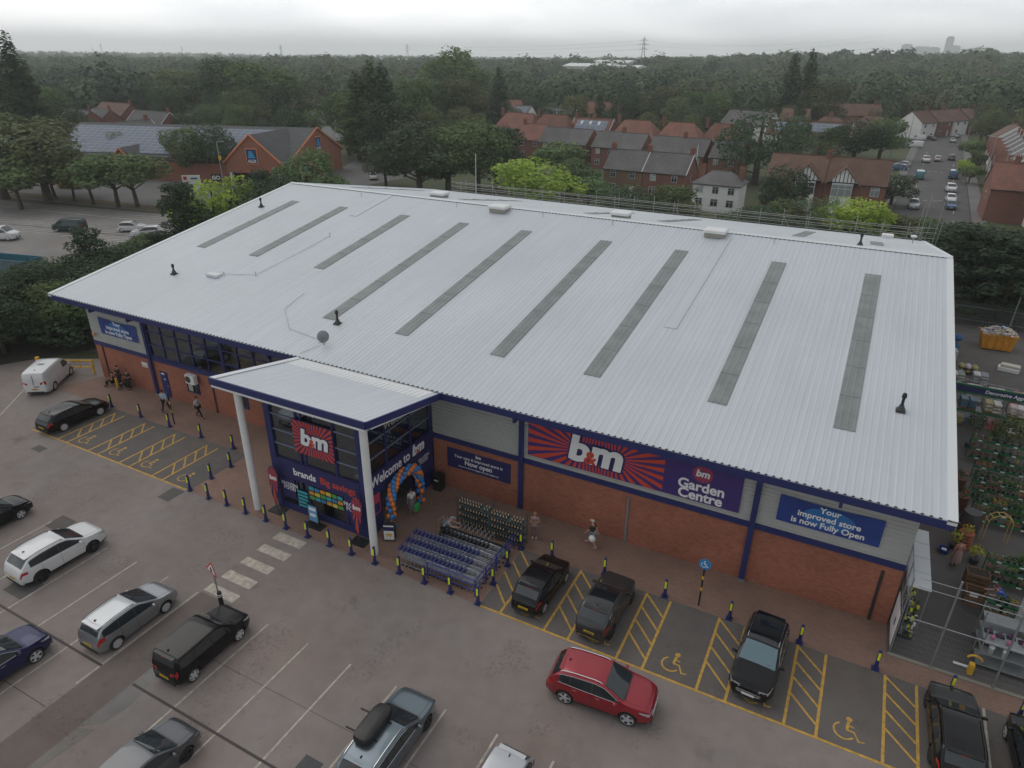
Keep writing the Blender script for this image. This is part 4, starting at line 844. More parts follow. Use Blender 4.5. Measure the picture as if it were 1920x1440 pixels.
# roof box is carried by the estate: a thing of its own
t = thing('roof_box', 'long black roof box on top of the blue-grey estate car', 'roof box', (est.location.x - .32, est.location.y - .35, 1.50), est.rotation_euler.z)
mb = MB(); vs = []; n = 20
for z, k in ((0, .86), (.06, 1.), (.20, 1.0), (.30, .93), (.35, .75), (.36, .3)):
    for i in range(n):
        a = 2 * PI * i / n; cx_, sx_ = math.cos(a), math.sin(a); e = lambda c, p: math.copysign(abs(c) ** p, c); vs.append((.90 * k * e(cx_, .45), .40 * (k if z < .3 else k) * e(sx_, .5) * (1 - .12 * (cx_ > 0) * abs(cx_)), z))
mb.add(vs, [(j * n + i, j * n + (i + 1) % n, (j + 1) * n + (i + 1) % n, (j + 1) * n + i) for j in range(5) for i in range(n)] + [tuple(range(n - 1, -1, -1)), tuple(range(5 * n, 6 * n))], mat('roof_box_black', (.014, .014, .015), .4)); mb.build('shell', t, smooth=40)
mb = MB()
for x in (-.45, .45): mb.box(x - .03, -.5, -.06, x + .03, .95, -.02, PLASTIC)
mb.build('load_bar', t)
car('parked_car', 'pale silver hatchback seen from its rear at the bottom edge, between white bay lines', 'hatch', LSILV, (-7.55, 13.55), -91, dict(lowtrim=LSILV))
car('parked_car', 'dark red car of which only the roof edge shows at the bottom of the picture', 'hatch', DRED, (-4.95, 13.3), -90, dict(lowtrim=DRED))
put('suv', 'red SUV with silver roof rails driving across in front of the disabled bays', RED, (-7.10, 18.82), (-4.42, 19.04), dict(rails=CHROME, chrome=1), name='car')
put('hatch', 'small black hatchback in the disabled bay next to the trolley shelter', BLK, (-9.99, 23.1), (-9.93, 25.6), dict(lowtrim=BLK))
put('crossover', 'dark grey crossover with a glass roof in the second disabled bay from the trolleys', DGREY, (-6.56, 23.15), (-6.46, 25.75), dict(glassroof=1, chrome=1, rim=RIMD, mirror=PLASTIC))
car('parked_car', 'black SUV with silver roof rails reversed into its bay, windscreen towards the driveway', 'suv', BLK, (-.22, 24.72), -93, dict(glass=mat('coated_glass', (.10, .17, .20), .08, spec=.8), rails=CHROME, glassroof=1, chrome=1, rim=RIMD))
car('parked_car', 'long black estate car in the bay nearest the garden fence', 'estate', BLK, (7.25, 24.45), 91.5, dict(rails=PLASTIC, rim=RIMD, spokes=7))
car('parked_car', 'black car cut off by the right picture edge beyond the white bay line', 'hatch', BLK, (10.0, 24.5), 92, dict(lowtrim=BLK))
put('estate', 'black hatchback in the leftmost disabled bay, below the white van', BLK, (-47.80, 23.04), (-47.84, 25.75), dict(lowtrim=BLK, spokes=9))
car('parked_car', 'black car whose nose just enters the left picture edge', 'hatch', BLK, (-40.75, 14.4), 90, dict(lowtrim=BLK))
car('van', 'white panel van parked by the yellow height barrier', 'van', WHT, (-56.6, 27.35), 126, dict(spokes=6), 'van')
# distant cars share one light build each
FAR = dict(far=1)
def fcar(label, kind, pm, px, py, hd, cat='car', grp='cars parked along the street', name='parked_car'):
    x, y = G(px, py); x += .0; return car(name, label, kind, pm, (x, y, .01), hd, dict(FAR), cat, grp)
fcar('dark green people carrier in the neighbouring car park', 'van', DGREEN, 133, 433, 200, 'people carrier', 'cars in the neighbouring car park')
fcar('white hatchback in the neighbouring car park', 'hatch', WHT, 249, 433, 38, grp='cars in the neighbouring car park')
fcar('white SUV beside the white hatchback in the neighbouring car park', 'suv', WHT, 278, 444, 222, grp='cars in the neighbouring car park')
fcar('white van at the left edge beside the teal skip', 'van', WHT, 3, 449, 30, 'van', 'cars in the neighbouring car park', 'van')
fcar('pale car with red tail lamps under the left trees', 'hatch', LSILV, 42, 352, 15, grp='cars passing behind the trees')
fcar('orange-yellow van half hidden under the row of trees', 'van', paint('orange', (.5, .25, .03), 0, .4), 132, 352, 15, 'van', 'cars passing behind the trees', 'van')
for px, py, pm, hd, lab in ((688, 298, BLK, 100, 'left black car parked behind the supermarket'), (706, 299, BLK, 100, 'right black car parked behind the supermarket'), (700, 336, WHT, 130, 'white car leaving beside the supermarket gable')): fcar(lab, 'hatch', pm, px, py, hd, grp='cars beside the supermarket')
SH = 88
for kind, pm, px, py, hd, lab in (('suv', LSILV, 1711, 390, -SH, 'silver SUV at the near left end of the street'), ('van', TEALP, 1723, 335, SH, 'teal camper van with white top, left side of the street'), ('suv', WHT, 1735, 304, -SH, 'white SUV on the left side of the street'), ('hatch', paint('rose_white', (.5, .42, .41), .2, .4), 1757, 302, SH, 'pinkish white car in the middle of the street'), ('hatch', GRAPH, 1783, 300, SH, 'graphite car with red lamps on the right side of the street'),
  ('van', MBLUE, 1786, 334, SH, 'blue van on the right side of the street'), ('suv', WHT, 1781, 359, -SH, 'white car behind the blue van'), ('hatch', WHT, 1781, 378, -SH, 'white car behind the near blue car'), ('hatch', MBLUE, 1781, 391, -SH, 'blue car at the near right end of the street'), ('hatch', SILV, 1785, 267, -SH, 'silver car in the far right of the street'),
  ('van', WHT, 1720, 263, 180, 'white van parked across a front garden on the left of the street'), ('hatch', BLK, 1746, 263, -60, 'black car at the far left kerb of the street'), ('hatch', WHT, 1741, 258, -60, 'white car behind the black one at the far left kerb'), ('hatch', DGREY, 1723, 250, 180, 'dark grey car in a far front garden'), ('hatch', SILV, 1793, 258, SH, 'small silver car at the far right kerb'), ('hatch', LSILV, 1690, 313, 175, 'pale silver car on the drive behind the tiled house'), ('hatch', MBLUE, 1684, 319, 175, 'blue car on the drive behind the tiled house'), ('van', WHT, 1714, 276, 180, 'pale van on a drive at the left of the street')):
    fcar(lab, kind, pm, px, py, hd, cat='van' if kind == 'van' else 'car', name='van' if kind == 'van' else 'parked_car')
# ================= people =================
def skin_mesh(V, E, R, m, name, sub=1, root=0):
    me = bpy.data.meshes.new(name); me.from_pydata(V, E, []); o = bpy.data.objects.new(name, me); COL.objects.link(o)
    md = o.modifiers.new('s', 'SKIN'); md.use_smooth_shade = True; md.branch_smoothing = .3
    for i, r in enumerate(R): sv = me.skin_vertices[0].data[i]; sv.radius = r if isinstance(r, tuple) else (r, r); sv.use_root = (i == root)
    ss = o.modifiers.new('u', 'SUBSURF'); ss.levels = ss.render_levels = sub
    dg = bpy.context.evaluated_depsgraph_get(); me2 = bpy.data.meshes.new_from_object(o.evaluated_get(dg)); bpy.data.objects.remove(o)
    me2.materials.clear(); me2.materials.append(m); me2.name = name; return me2
def cloth(name, col): return mat('cloth_' + name, col, .85, var=.15, vscale=8)
def person(label, pos, rz, pose='stand', top=(.1, .1, .1), legs=(.03, .03, .04), hair=(.03, .02, .015), shoe=(.03, .03, .03), shorts=False, cap=None, dress=False, grp=None, h=1.0, sleeves=.5, hipz=None):
    """local forward is +Y; joints are laid out for the pose and grown into one skin"""
    t = thing('person', label, 'person', (pos[0], pos[1], pos[2] if len(pos) > 2 else .01), rad(rz), grp); t.scale = (h, h, h)
    hz = .93; lean = 0.; st = 0.
    if pose == 'walk': st = .30
    if pose == 'sit': hz = .28; lean = -.08
    if pose == 'bend': lean = .42
    P = {'pelvis': (0, 0, hz), 'waist': (0, lean * .25, hz + .16), 'chest': (0, lean * .75, hz + .36 - abs(lean) * .12), 'neck': (0, lean * 1.05, hz + .55 - abs(lean) * .25), 'headb': (0, lean * 1.1 + .015, hz + .62 - abs(lean) * .26), 'headm': (0, lean * 1.18 + .02, hz + .71 - abs(lean) * .28), 'headt': (0, lean * 1.22 + .015, hz + .79 - abs(lean) * .29)}
    for s_, sg in (('L', -1), ('R', 1)):
        sw = st * sg
        P['hip' + s_] = (sg * .09, 0, hz - .03)
        if pose == 'sit': P['knee' + s_] = (sg * .13, .36, hz + .24); P['ankle' + s_] = (sg * .12, .50, .08); P['toe' + s_] = (sg * .12, .66, .035)
        else:
            P['knee' + s_] = (sg * .095, sw * .55 + (.05 if pose == 'walk' else 0.01), hz - .45); P['ankle' + s_] = (sg * .095, sw * 1.15 - (.04 if sw < 0 else 0), .09 if sw >= 0 else .13); P['toe' + s_] = (sg * .11, sw * 1.15 + .16, .035 if sw >= 0 else .04)
        c = P['chest']; P['sh' + s_] = (sg * .185, c[1] + .0, c[2] + .12)
        if pose == 'walk': e = (sg * .235, c[1] - sw * .35, c[2] - .15); w_ = (sg * .24, c[1] - sw * .8 + .06, c[2] - .38)
        elif pose == 'sit': e = (sg * .25, c[1] + .18, c[2] - .1); w_ = (sg * .10, c[1] + .38, c[2] - .12)
        elif pose == 'bend': e = (sg * .24, c[1] + .2, c[2] - .12); w_ = (sg * .2, c[1] + .45, c[2] - .16)
        elif pose == 'hold': e = (sg * .23, c[1] + .06, c[2] - .16); w_ = (sg * .08, c[1] + .27, c[2] - .06)
        else: e = (sg * .235, c[1] - .01, c[2] - .17); w_ = (sg * .24, c[1] + .05, c[2] - .42)
        P['elb' + s_] = e; P['wri' + s_] = w_; d = (Vector(w_) - Vector(e)).normalized(); P['palm' + s_] = tuple(Vector(w_) + d * .065)
        fd = d; q = fd.cross(Vector((0, 1, 0))) if abs(fd.y) < .8 else fd.cross(Vector((0, 0, 1))); q.normalize(); b = fd.cross(q)
        for k, (off, ln) in enumerate(((-.028, .060), (-.010, .075), (.010, .080), (.028, .070))):
            a = Vector(P['palm' + s_]) + q * off + fd * .02; P['f%d' % k + s_] = tuple(a); P['g%d' % k + s_] = tuple(a + fd * ln * .55 + b * .012); P['h%d' % k + s_] = tuple(a + fd * ln * .9 + b * .035)
        a = Vector(w_) + fd * .03 + q * .03; P['t0' + s_] = tuple(a + q * .012); P['t1' + s_] = tuple(a + q * .035 + fd * .035 + b * .015)
    K = list(P); idx = {k: i for i, k in enumerate(K)}
    Rr = dict(pelvis=(.155, .115), waist=(.135, .10), chest=(.165, .115), neck=.058, headb=.072, headm=(.085, .10), headt=.075)
    E = [('pelvis', 'waist'), ('waist', 'chest'), ('chest', 'neck'), ('neck', 'headb'), ('headb', 'headm'), ('headm', 'headt')]
    for s_ in 'LR':
        for a, r in (('hip', .095), ('knee', .062), ('ankle', .042), ('toe', .035), ('sh', .062), ('elb', .042), ('wri', .028), ('palm', (.036, .018))): Rr[a + s_] = r
        E += [('pelvis', 'hip' + s_), ('hip' + s_, 'knee' + s_), ('knee' + s_, 'ankle' + s_), ('ankle' + s_, 'toe' + s_), ('chest', 'sh' + s_), ('sh' + s_, 'elb' + s_), ('elb' + s_, 'wri' + s_), ('wri' + s_, 'palm' + s_)]
        for k in range(4):
            for a in 'fgh': Rr['%s%d' % (a, k) + s_] = .0095
            E += [('palm' + s_, 'f%d' % k + s_), ('f%d' % k + s_, 'g%d' % k + s_), ('g%d' % k + s_, 'h%d' % k + s_)]
        Rr['t0' + s_] = .012; Rr['t1' + s_] = .010; E += [('wri' + s_, 't0' + s_), ('t0' + s_, 't1' + s_)]
    me = skin_mesh([P[k] for k in K], [(idx[a], idx[b]) for a, b in E], [Rr[k] for k in K], SKIN, 'body')
    body = bpy.data.objects.new('body', me); COL.objects.link(body); body.parent = t
    hm = Vector(P['headm']); mb = MB()     # face
    ey = hm.y + .088; mb.ball((-.032, ey, hm.z + .0), .013, mat('eye', (.6, .6, .58), .3), 6, 4); mb.ball((.032, ey, hm.z), .013, mat('eye', (.6, .6, .58), .3), 6, 4); mb.ball((0, ey + .018, hm.z - .028), (.014, .02, .024), SKIN, 6, 4); mb.ball((0, ey + .0, hm.z - .062), (.026, .010, .008), mat('lips', (.35, .12, .1), .5), 6, 4)
    for sg in (-1, 1): mb.ball((sg * .088, hm.y, hm.z - .01), (.012, .022, .032), SKIN, 6, 4)
    mb.build('face', body)
    def sub(keys, grow, m, name, extra=None):
        kk = [k for k in keys]; ii = {k: i for i, k in enumerate(kk)}; V = [P[k] for k in kk]; R2 = []
        for k in kk:
            r = Rr[k]; g = grow; R2.append((r[0] + g, r[1] + g) if isinstance(r, tuple) else r + g)
        ed = [(ii[a], ii[b]) for a, b in E if a in ii and b in ii]
        o = bpy.data.objects.new(name, skin_mesh(V, ed, R2, m, name)); COL.objects.link(o); o.parent = t; return o
    mid = lambda a, b, f: tuple(Vector(P[a]).lerp(Vector(P[b]), f))
    for s_ in 'LR':
        P['sl' + s_] = mid('elb' + s_, 'wri' + s_, .8) if sleeves > .9 else mid('sh' + s_, 'elb' + s_, .75); Rr['sl' + s_] = .05 if sleeves < .9 else .036
        P['kn' + s_] = mid('hip' + s_, 'knee' + s_, .85); Rr['kn' + s_] = .075
    tk = ['pelvis', 'waist', 'chest', 'shL', 'shR'] + (['elbL', 'elbR'] if sleeves > .9 else []) + ['slL', 'slR']
    E0 = list(E)
    for s_ in 'LR': E.append((('elb' if sleeves > .9 else 'sh') + s_, 'sl' + s_))
    P['nk'] = mid('chest', 'neck', .72); Rr['nk'] = .075; E.append(('chest', 'nk'))
    sub(tk + ['nk'], .016, cloth('top_%.2f_%.2f_%.2f' % top, top), 'shirt')
    E = E0
    if dress:
        mb = MB(); px, py = 0, 0; mb.lathe([(.25, .38), (.235, .55), (.19, hz), (.15, hz + .15)], cloth('dress_%.2f_%.2f' % legs[:2], legs), (0, 0, 0), 14); mb.build('skirt', t, smooth=60)
    elif shorts:
        E = E0 + [('hipL', 'knL'), ('hipR', 'knR')]; sub(['pelvis', 'hipL', 'hipR', 'knL', 'knR'], .018, cloth('legs_%.2f_%.2f_%.2f' % legs, legs), 'shorts')
    else: sub(['pelvis', 'hipL', 'hipR', 'kneeL', 'kneeR', 'ankleL', 'ankleR'], .015, cloth('legs_%.2f_%.2f_%.2f' % legs, legs), 'trousers')
    for s_ in 'LR':
        a, b = Vector(P['ankle' + s_]), Vector(P['toe' + s_]); mb = MB(); c = (a + b) / 2; mb.ball((c.x, c.y, c.z - .015), (.05, .135, .05), mat('shoe_%.2f' % shoe[0], shoe, .6), 8, 6); mb.build('shoe', t, smooth=80)
    mb = MB(); hc = Vector(P['headt'])
    if cap is not None:
        cm = cloth('cap_%.2f' % cap[0], cap); mb.ball((hm.x, hm.y, hm.z + .055), (.098, .112, .075), cm, 12, 8); mb.box(-.07, hm.y + .08, hm.z + .035, .07, hm.y + .19, hm.z + .05, cm); mb.build('cap', t, smooth=50)
    else: mb.ball((hm.x, hm.y - .02, hm.z + .03), (.098, .108, .095), mat('hair_%.2f' % hair[0], hair, .8), 12, 8); mb.build('hair', t, smooth=80)
    return t
DK = (.012, .012, .014)
gp = 'people resting against the brick wall'
person('person in black with fair skin sitting leftmost against the brick wall, arms on knees', (-52.0, 29.6), 170, 'sit', (.05, .02, .02), DK, (.06, .04, .03), grp=gp, sleeves=.4)
person('person in black standing second from left against the brick wall', (-51.3, 29.8), 185, 'hold', DK, DK, grp=gp, sleeves=1)
person('person in black crouching between two others by the brick wall', (-50.4, 29.75), 160, 'sit', DK, DK, grp=gp, sleeves=1)
person('person in black rightmost of the group by the brick wall, standing with bare arms', (-49.85, 29.6), 200, 'hold', DK, DK, (.12, .05, .03), grp=gp, sleeves=.4)
mb = MB(); mb.tube([(-51.15, 29.4, 0), (-51.15, 29.4, .8)], .08, YPAINT, 10); tag(mb.build('post'), 'short yellow post among the people by the brick wall', 'post')
person('person in a light blue shirt and black trousers walking towards the navy door', (-44.25, 28.55), 30, 'walk', (.35, .48, .60), DK, sleeves=1)
person('person in a pale blue shirt and dark trousers walking right, hand raised', (-41.1, 29.0), -80, 'walk', (.42, .47, .55), DK, sleeves=.5)
person('person in white top and grey skirt entering under the balloon arch with a green bag', (-20.35, 26.75), 60, 'stand', (.62, .64, .66), (.16, .15, .16), (.02, .015, .012), dress=True, shoe=(.5, .5, .5))
mb = MB(); mb.bbox((-19.95, 26.7, .62), (.16, .36, .42), mat('bag_green', (.03, .42, .08), .6), .03); mb.tube([(-19.95, 26.6, .82), (-19.95, 26.7, .98), (-19.95, 26.8, .82)], .012, mat('bag_green', (.03, .42, .08), .6), 5); tag(mb.build('shopping_bag'), 'bright green shopping bag held by the person at the entrance', 'bag')
person('person in a grey T-shirt and cap leaning over the shopping trolleys', (-17.35, 25.55), -70, 'bend', (.20, .24, .28), (.05, .05, .06), cap=(.22, .27, .33))
person('person in a pink patterned outfit standing beside the plant racks', (-12.95, 28.1), 200, 'hold', (.30, .19, .20), (.26, .17, .18), (.30, .17, .09), sleeves=.5, shoe=(.5, .45, .42))
person('person in a dark T-shirt, shorts and beige cap striding along the brick wall', (-9.85, 28.95), 75, 'walk', (.03, .032, .035), (.25, .28, .32), cap=(.48, .44, .38), shorts=True, shoe=(.45, .30, .28))
mb = MB(); mb.ball((-9.75, 28.66, .74), (.20, .16, .22), WHITE, 10, 7); mb.tube([(-9.7, 28.66, .9), (-9.7, 28.7, 1.04)], .012, WHITE, 5); tag(mb.build('carrier_bag', smooth=60), 'white carrier bag swinging beside the striding person', 'bag')
person('person in a dusty pink cardigan browsing the plant tables in the garden yard', (7.95, 36.6), 20, 'stand', (.36, .17, .14), (.30, .22, .20), (.10, .05, .03), dress=True, sleeves=1)
person('person in a bright blue top between the plant shelves and the grey racks', (9.75, 33.6), 90, 'bend', (.012, .075, .38), DK, (.12, .06, .03))

# ================= bollards, signs =================
def make_bollard(lab):
    t = thing('bollard', lab, 'bollard', (0, 0, 0), 0, 'navy bollards with yellow panels'); mb = MB(); mb.box(-.16, -.16, 0, .16, .16, .03, NAVY); mb.lathe([(.115, .03), (.085, .30), (.078, .45), (.078, 1.02), (.06, 1.10), (.02, 1.13)], NAVY, (0, 0, 0), 10); mb.build('post', t, smooth=50)
    mb = MB(); mb.box(-.05, -.092, .58, .05, -.074, 1.0, HIVIS); mb.build('reflective_panel', t); return t
B = [(-48.36, 26.98, 'navy bollard at the nose of the black hatchback, far left bay'), (-45.0, 26.98, 'second navy bollard from the left wall end, right of the black hatchback'), (-41.86, 27.0, 'navy bollard at the foot of the striped warning pole'), (-38.57, 27.0, 'navy bollard above the third wheelchair bay'), (-35.4, 27.0, 'navy bollard at the top corner of the left bays'), (-33.75, 25.28, 'upper navy bollard on the right edge of the left bays'), (-33.76, 23.72, 'lower navy bollard on the right edge of the left bays'), (-33.83, 22.16, 'navy bollard at the right end of the left yellow line'), (-32.12, 22.1, 'navy bollard between the left bays and the left white column'),
 (-30.6, 22.14, 'navy bollard just left of the left white column'), (-29.0, 22.1, 'navy bollard in front of the left white column'), (-27.4, 22.13, 'navy bollard just right of the left white column'), (-25.86, 22.15, 'navy bollard at the left edge of the zebra crossing'), (-24.23, 22.13, 'navy bollard at the right edge of the zebra crossing'), (-22.64, 22.14, 'navy bollard first to the right of the crossing'), (-21.11, 22.14, 'navy bollard second to the right of the crossing'), (-19.52, 22.13, 'navy bollard in front of the right white column'), (-17.93, 22.14, 'navy bollard between the right column and the trolleys'),
 (-16.36, 22.14, 'navy bollard at the left front of the trolley shelter'), (-14.81, 22.16, 'navy bollard at the middle front of the trolley shelter'), (-13.18, 22.14, 'navy bollard at the front right corner of the trolley shelter'), (-13.19, 23.73, 'navy bollard on the side of the trolley shelter, nearest its front corner'), (-13.2, 25.31, 'navy bollard halfway up the side of the trolley shelter'), (-13.18, 26.89, 'navy bollard by the plant racks at the rear of the trolleys'),
 (-11.4, 27.05, 'navy bollard at the nose of the small black hatchback'), (-8.4, 27.1, 'navy bollard at the nose of the dark grey crossover'), (-5.14, 27.0, 'navy bollard left of the wheelchair sign post'), (-1.95, 27.0, 'navy bollard right of the wheelchair sign post'), (1.25, 27.0, 'navy bollard right of the reversed black SUV'), (4.44, 27.0, 'navy bollard at the corner of the garden fence'), (7.29, 27.01, 'navy bollard at the nose of the long black estate'), (9.78, 27.0, 'navy bollard at the right picture edge')]
b0 = make_bollard(B[0][2]); b0.location = (B[0][0], B[0][1], .005)
for x, y, lab in B[1:]: copy_tree(b0, (x, y, .005), 0, lab)
t = thing('sign_post', 'black and yellow post carrying a round blue wheelchair sign', 'sign', (-3.48, 27.2, .005))
mb = MB(); mb.tube([(0, 0, 0), (0, 0, 2.75)], .045, BLACKM, 8)
for z in (.95, 1.65): mb.tube([(0, 0, z), (0, 0, z + .22)], .047, YPAINT, 8)
mb.build('pole', t); mb = MB(); mb.lathe([(.30, 0), (.30, .02)], mat('sign_blue', (.03, .22, .50), .5), (0, -.07, 2.62), 24, 'y'); d_ = mb.build('disc', t)
def wc_symbol(mb, cx, cz, s, y, m):
    pts = [(cx + s * (.36 * math.cos(rad(a)) - .05), cz + s * (.36 * math.sin(rad(a)) - .1)) for a in np.linspace(110, 340, 14)]
    for a, b in zip(pts, pts[1:]): mb.tube([(a[0], y, a[1]), (b[0], y, b[1])], .045 * s, m, 4)
    mb.ball((cx + .02 * s, y, cz + .52 * s), .10 * s, m, 8, 5)
    for a, b in (((.0, .38), (.02, .02)), ((.02, .02), (.3, .0)), ((.3, .0), (.45, -.35)), ((.45, -.35), (.58, -.3)), ((0, .22), (.24, .2))): mb.tube([(cx + a[0] * s, y, cz + a[1] * s), (cx + b[0] * s, y, cz + b[1] * s)], .05 * s, m, 4)
mb = MB(); wc_symbol(mb, -.03, 2.60, .34, -.075, WHITEV); mb.build('wheelchair_symbol', d_)
t = thing('sign_post', 'black and yellow striped post on the left forecourt, its disc edge-on', 'sign', (-41.9, 27.43, .005), rad(-33))
mb = MB(); mb.tube([(0, 0, 0), (0, 0, 2.5)], .045, BLACKM, 8)
for z in (.95, 1.65): mb.tube([(0, 0, z), (0, 0, z + .22)], .047, YPAINT, 8)
mb.build('pole', t); mb = MB(); mb.lathe([(.28, 0), (.28, .02)], mat('sign_blue', (.03, .22, .50), .5), (0, -.07, 2.35), 20, 'y'); mb.build('disc', t)
t = thing('warning_sign', 'red and white triangular pedestrian sign on a grey pole, tilted', 'sign', (-24.1, 16.0, 0), rad(-8))
mb = MB(); mb.tube([(0, 0, 0), (-.05, 0, 2.6)], .035, GALV, 8); mb.build('pole', t)
tri = lambda r, cz=2.42, rot=14: [(r * math.sin(rad(a + rot)) - .04, cz + r * math.cos(rad(a + rot))) for a in (0, -120, 120)]
mb = MB(); mb.prism(tri(.52), -.07, -.05, REDV, 'y'); sg_ = mb.build('sign_plate', t); mb = MB(); mb.prism(tri(.36), -.078, -.0702, WHITEV, 'y'); mb.build('sign_face', sg_)
mb = MB()
for a, b in (((0, .06), (0, -.05)), ((0, -.05), (-.09, -.17)), ((0, -.05), (.07, -.17)), ((0, .04), (-.10, -.03)), ((0, .04), (.09, -.02))): mb.tube([(a[0] - .04, -.084, 2.44 + a[1]), (b[0] - .04, -.084, 2.44 + b[1])], .02, BLACKM, 4)
mb.ball((-.04, -.084, 2.55), .032, BLACKM, 6, 4); mb.build('walking_figure', sg_)
t = thing('bollard', 'black bollard with white bands between the warning sign and the black car', 'bollard', (-23.9, 15.9, 0)); mb = MB(); mb.lathe([(.11, 0), (.11, 1.12), (.09, 1.18)], BLACKM, (0, 0, 0), 12); mb.build('post', t, smooth=40)
for z in (.92, 1.02): mb = MB(); mb.lathe([(.1125, 0), (.1125, .04)], WHITEV, (0, 0, z), 12); mb.build('band', t, smooth=40)
# height barrier on the left
t = thing('barrier_gate', 'yellow swing barrier across the service road behind the white van', 'barrier', (-59.2, 28.1, 0), math.atan2(2.1, 3.9))
mb = MB(); mb.box(-.12, -.12, 0, .12, .12, 1.5, YPAINT); mb.box(4.38, -.08, 0, 4.5, .08, 1.25, YPAINT); mb.build('post', t); mb = MB(); mb.box(.12, -.04, 1.15, 4.38, .04, 1.25, YPAINT); mb.box(.12, -.04, .55, 4.38, .04, .63, YPAINT)
for x in (.5, 1.45, 2.4, 3.35): mb.box(x, -.035, .63, x + .07, .035, 1.15, YPAINT)
mb.tube([(.15, 0, .65), (.7, 0, 1.15)], .03, YPAINT, 5); mb.build('gate_leaf', t)
mb = MB(); mb.tube([(0, 0, 0), (0, 0, 2.3)], .09, YPAINT, 10); o = mb.build('post'); o.location = (-56.0, 33.2, 0); tag(o, 'tall yellow post beside the left wall in front of the dark trees', 'post')
# A-boards, flags, bin
t = thing('feather_flag', 'red sunburst teardrop flag at the left corner of the entrance front', 'flag', (-27.5, 23.2, .005)); t2 = None
def flag(t):
    mb = MB(); mb.box(-.5, -.35, 0, .5, .35, .05, BLACKM); mb.build('base', t); mb = MB(); mb.tube([(0, 0, .05), (-.28, 0, 1.0), (-.38, 0, 2.2), (-.2, 0, 3.0), (.1, 0, 3.15)], .015, DARKG, 6); mb.build('pole', t)
    out_ = [(0, .35), (-.25, 1.0), (-.37, 2.2), (-.3, 2.75), (-.05, 3.1), (.25, 3.0), (.42, 2.65), (.36, 2.1), (.15, 1.2)]
    mb = MB(); mb.prism(out_, -.02, -.008, NAVY2, 'y'); f = mb.build('sail', t); mb = MB(); n = 22
    for i in range(n):
        a0 = 2 * PI * i / n; a1 = a0 + PI / n
        def lim(a):
            r = .1
            while r < 2.2:
                x, z = .02 + r * math.sin(a), 2.35 + r * math.cos(a); ins = False; k = len(out_)
                for j in range(k):
                    x1, z1 = out_[j]; x2, z2 = out_[(j + 1) % k]
                    if (z1 > z) != (z2 > z) and x < (x2 - x1) * (z - z1) / (z2 - z1) + x1: ins = not ins
                if not ins: break
                r += .04
            return r - .04
        r0, r1 = lim(a0), lim(a1); mb.prism([(.02 + .1 * math.sin(a0), 2.35 + .1 * math.cos(a0)), (.02 + r0 * math.sin(a0), 2.35 + r0 * math.cos(a0)), (.02 + r1 * math.sin(a1), 2.35 + r1 * math.cos(a1)), (.02 + .1 * math.sin(a1), 2.35 + .1 * math.cos(a1))], -.026, -.0205, REDV, 'y')
    mb.build('sunburst', f); letter('bm', .42, .02, 2.33, -.028, WHITEV, f, .04, .1)
flag(t); t = thing('feather_flag', 'red sunburst teardrop flag half hidden behind the right white column', 'flag', (-21.35, 23.15, .005)); flag(t)
t = thing('display_board', 'small lit poster stand on a black base in the middle of the entrance front', 'sign', (-24.55, 23.1, .005)); mb = MB(); mb.box(-.6, -.3, 0, .6, .3, .06, BLACKM); mb.build('base', t); mb = MB(); mb.box(-.38, -.06, .1, .38, .02, 1.5, BLACKM); mb.build('frame', t); mb = MB(); mb.box(-.32, -.07, .35, .32, -.061, 1.42, mat('poster_sky', (.12, .35, .60), .5)); mb.box(-.24, -.074, 1.1, .24, -.0705, 1.3, WHITEV); mb.box(-.2, -.074, .7, .2, -.0705, .9, WHITEV); mb.build('poster', t)
t = thing('pavement_sign', 'white A-board with a price poster beside the right white column', 'sign', (-19.95, 24.0, .005), rad(25)); mb = MB(); mb.box(-.33, -.05, .05, .33, .0, 1.15, DARKG); mb.box(-.33, .25, .05, .33, .3, 1.1, DARKG); mb.build('frame', t); mb = MB(); mb.box(-.28, -.06, .15, .28, -.051, 1.1, WHITEV); mb.box(-.28, -.064, .75, .28, -.0605, 1.02, NAVY2); p_ = mb.build('poster', t); letter('99', .34, 0, .45, -.065, YPAINT, p_, .03)
mb = MB(); mb.bbox((-20.35, 29.65, .55), (.6, .6, 1.1), BLACKM, .05); mb.box(-20.5, 29.34, .72, -20.2, 29.349, .80, WHITEV); tag(mb.build('litter_bin'), 'black litter bin in the corner right of the entrance', 'bin')
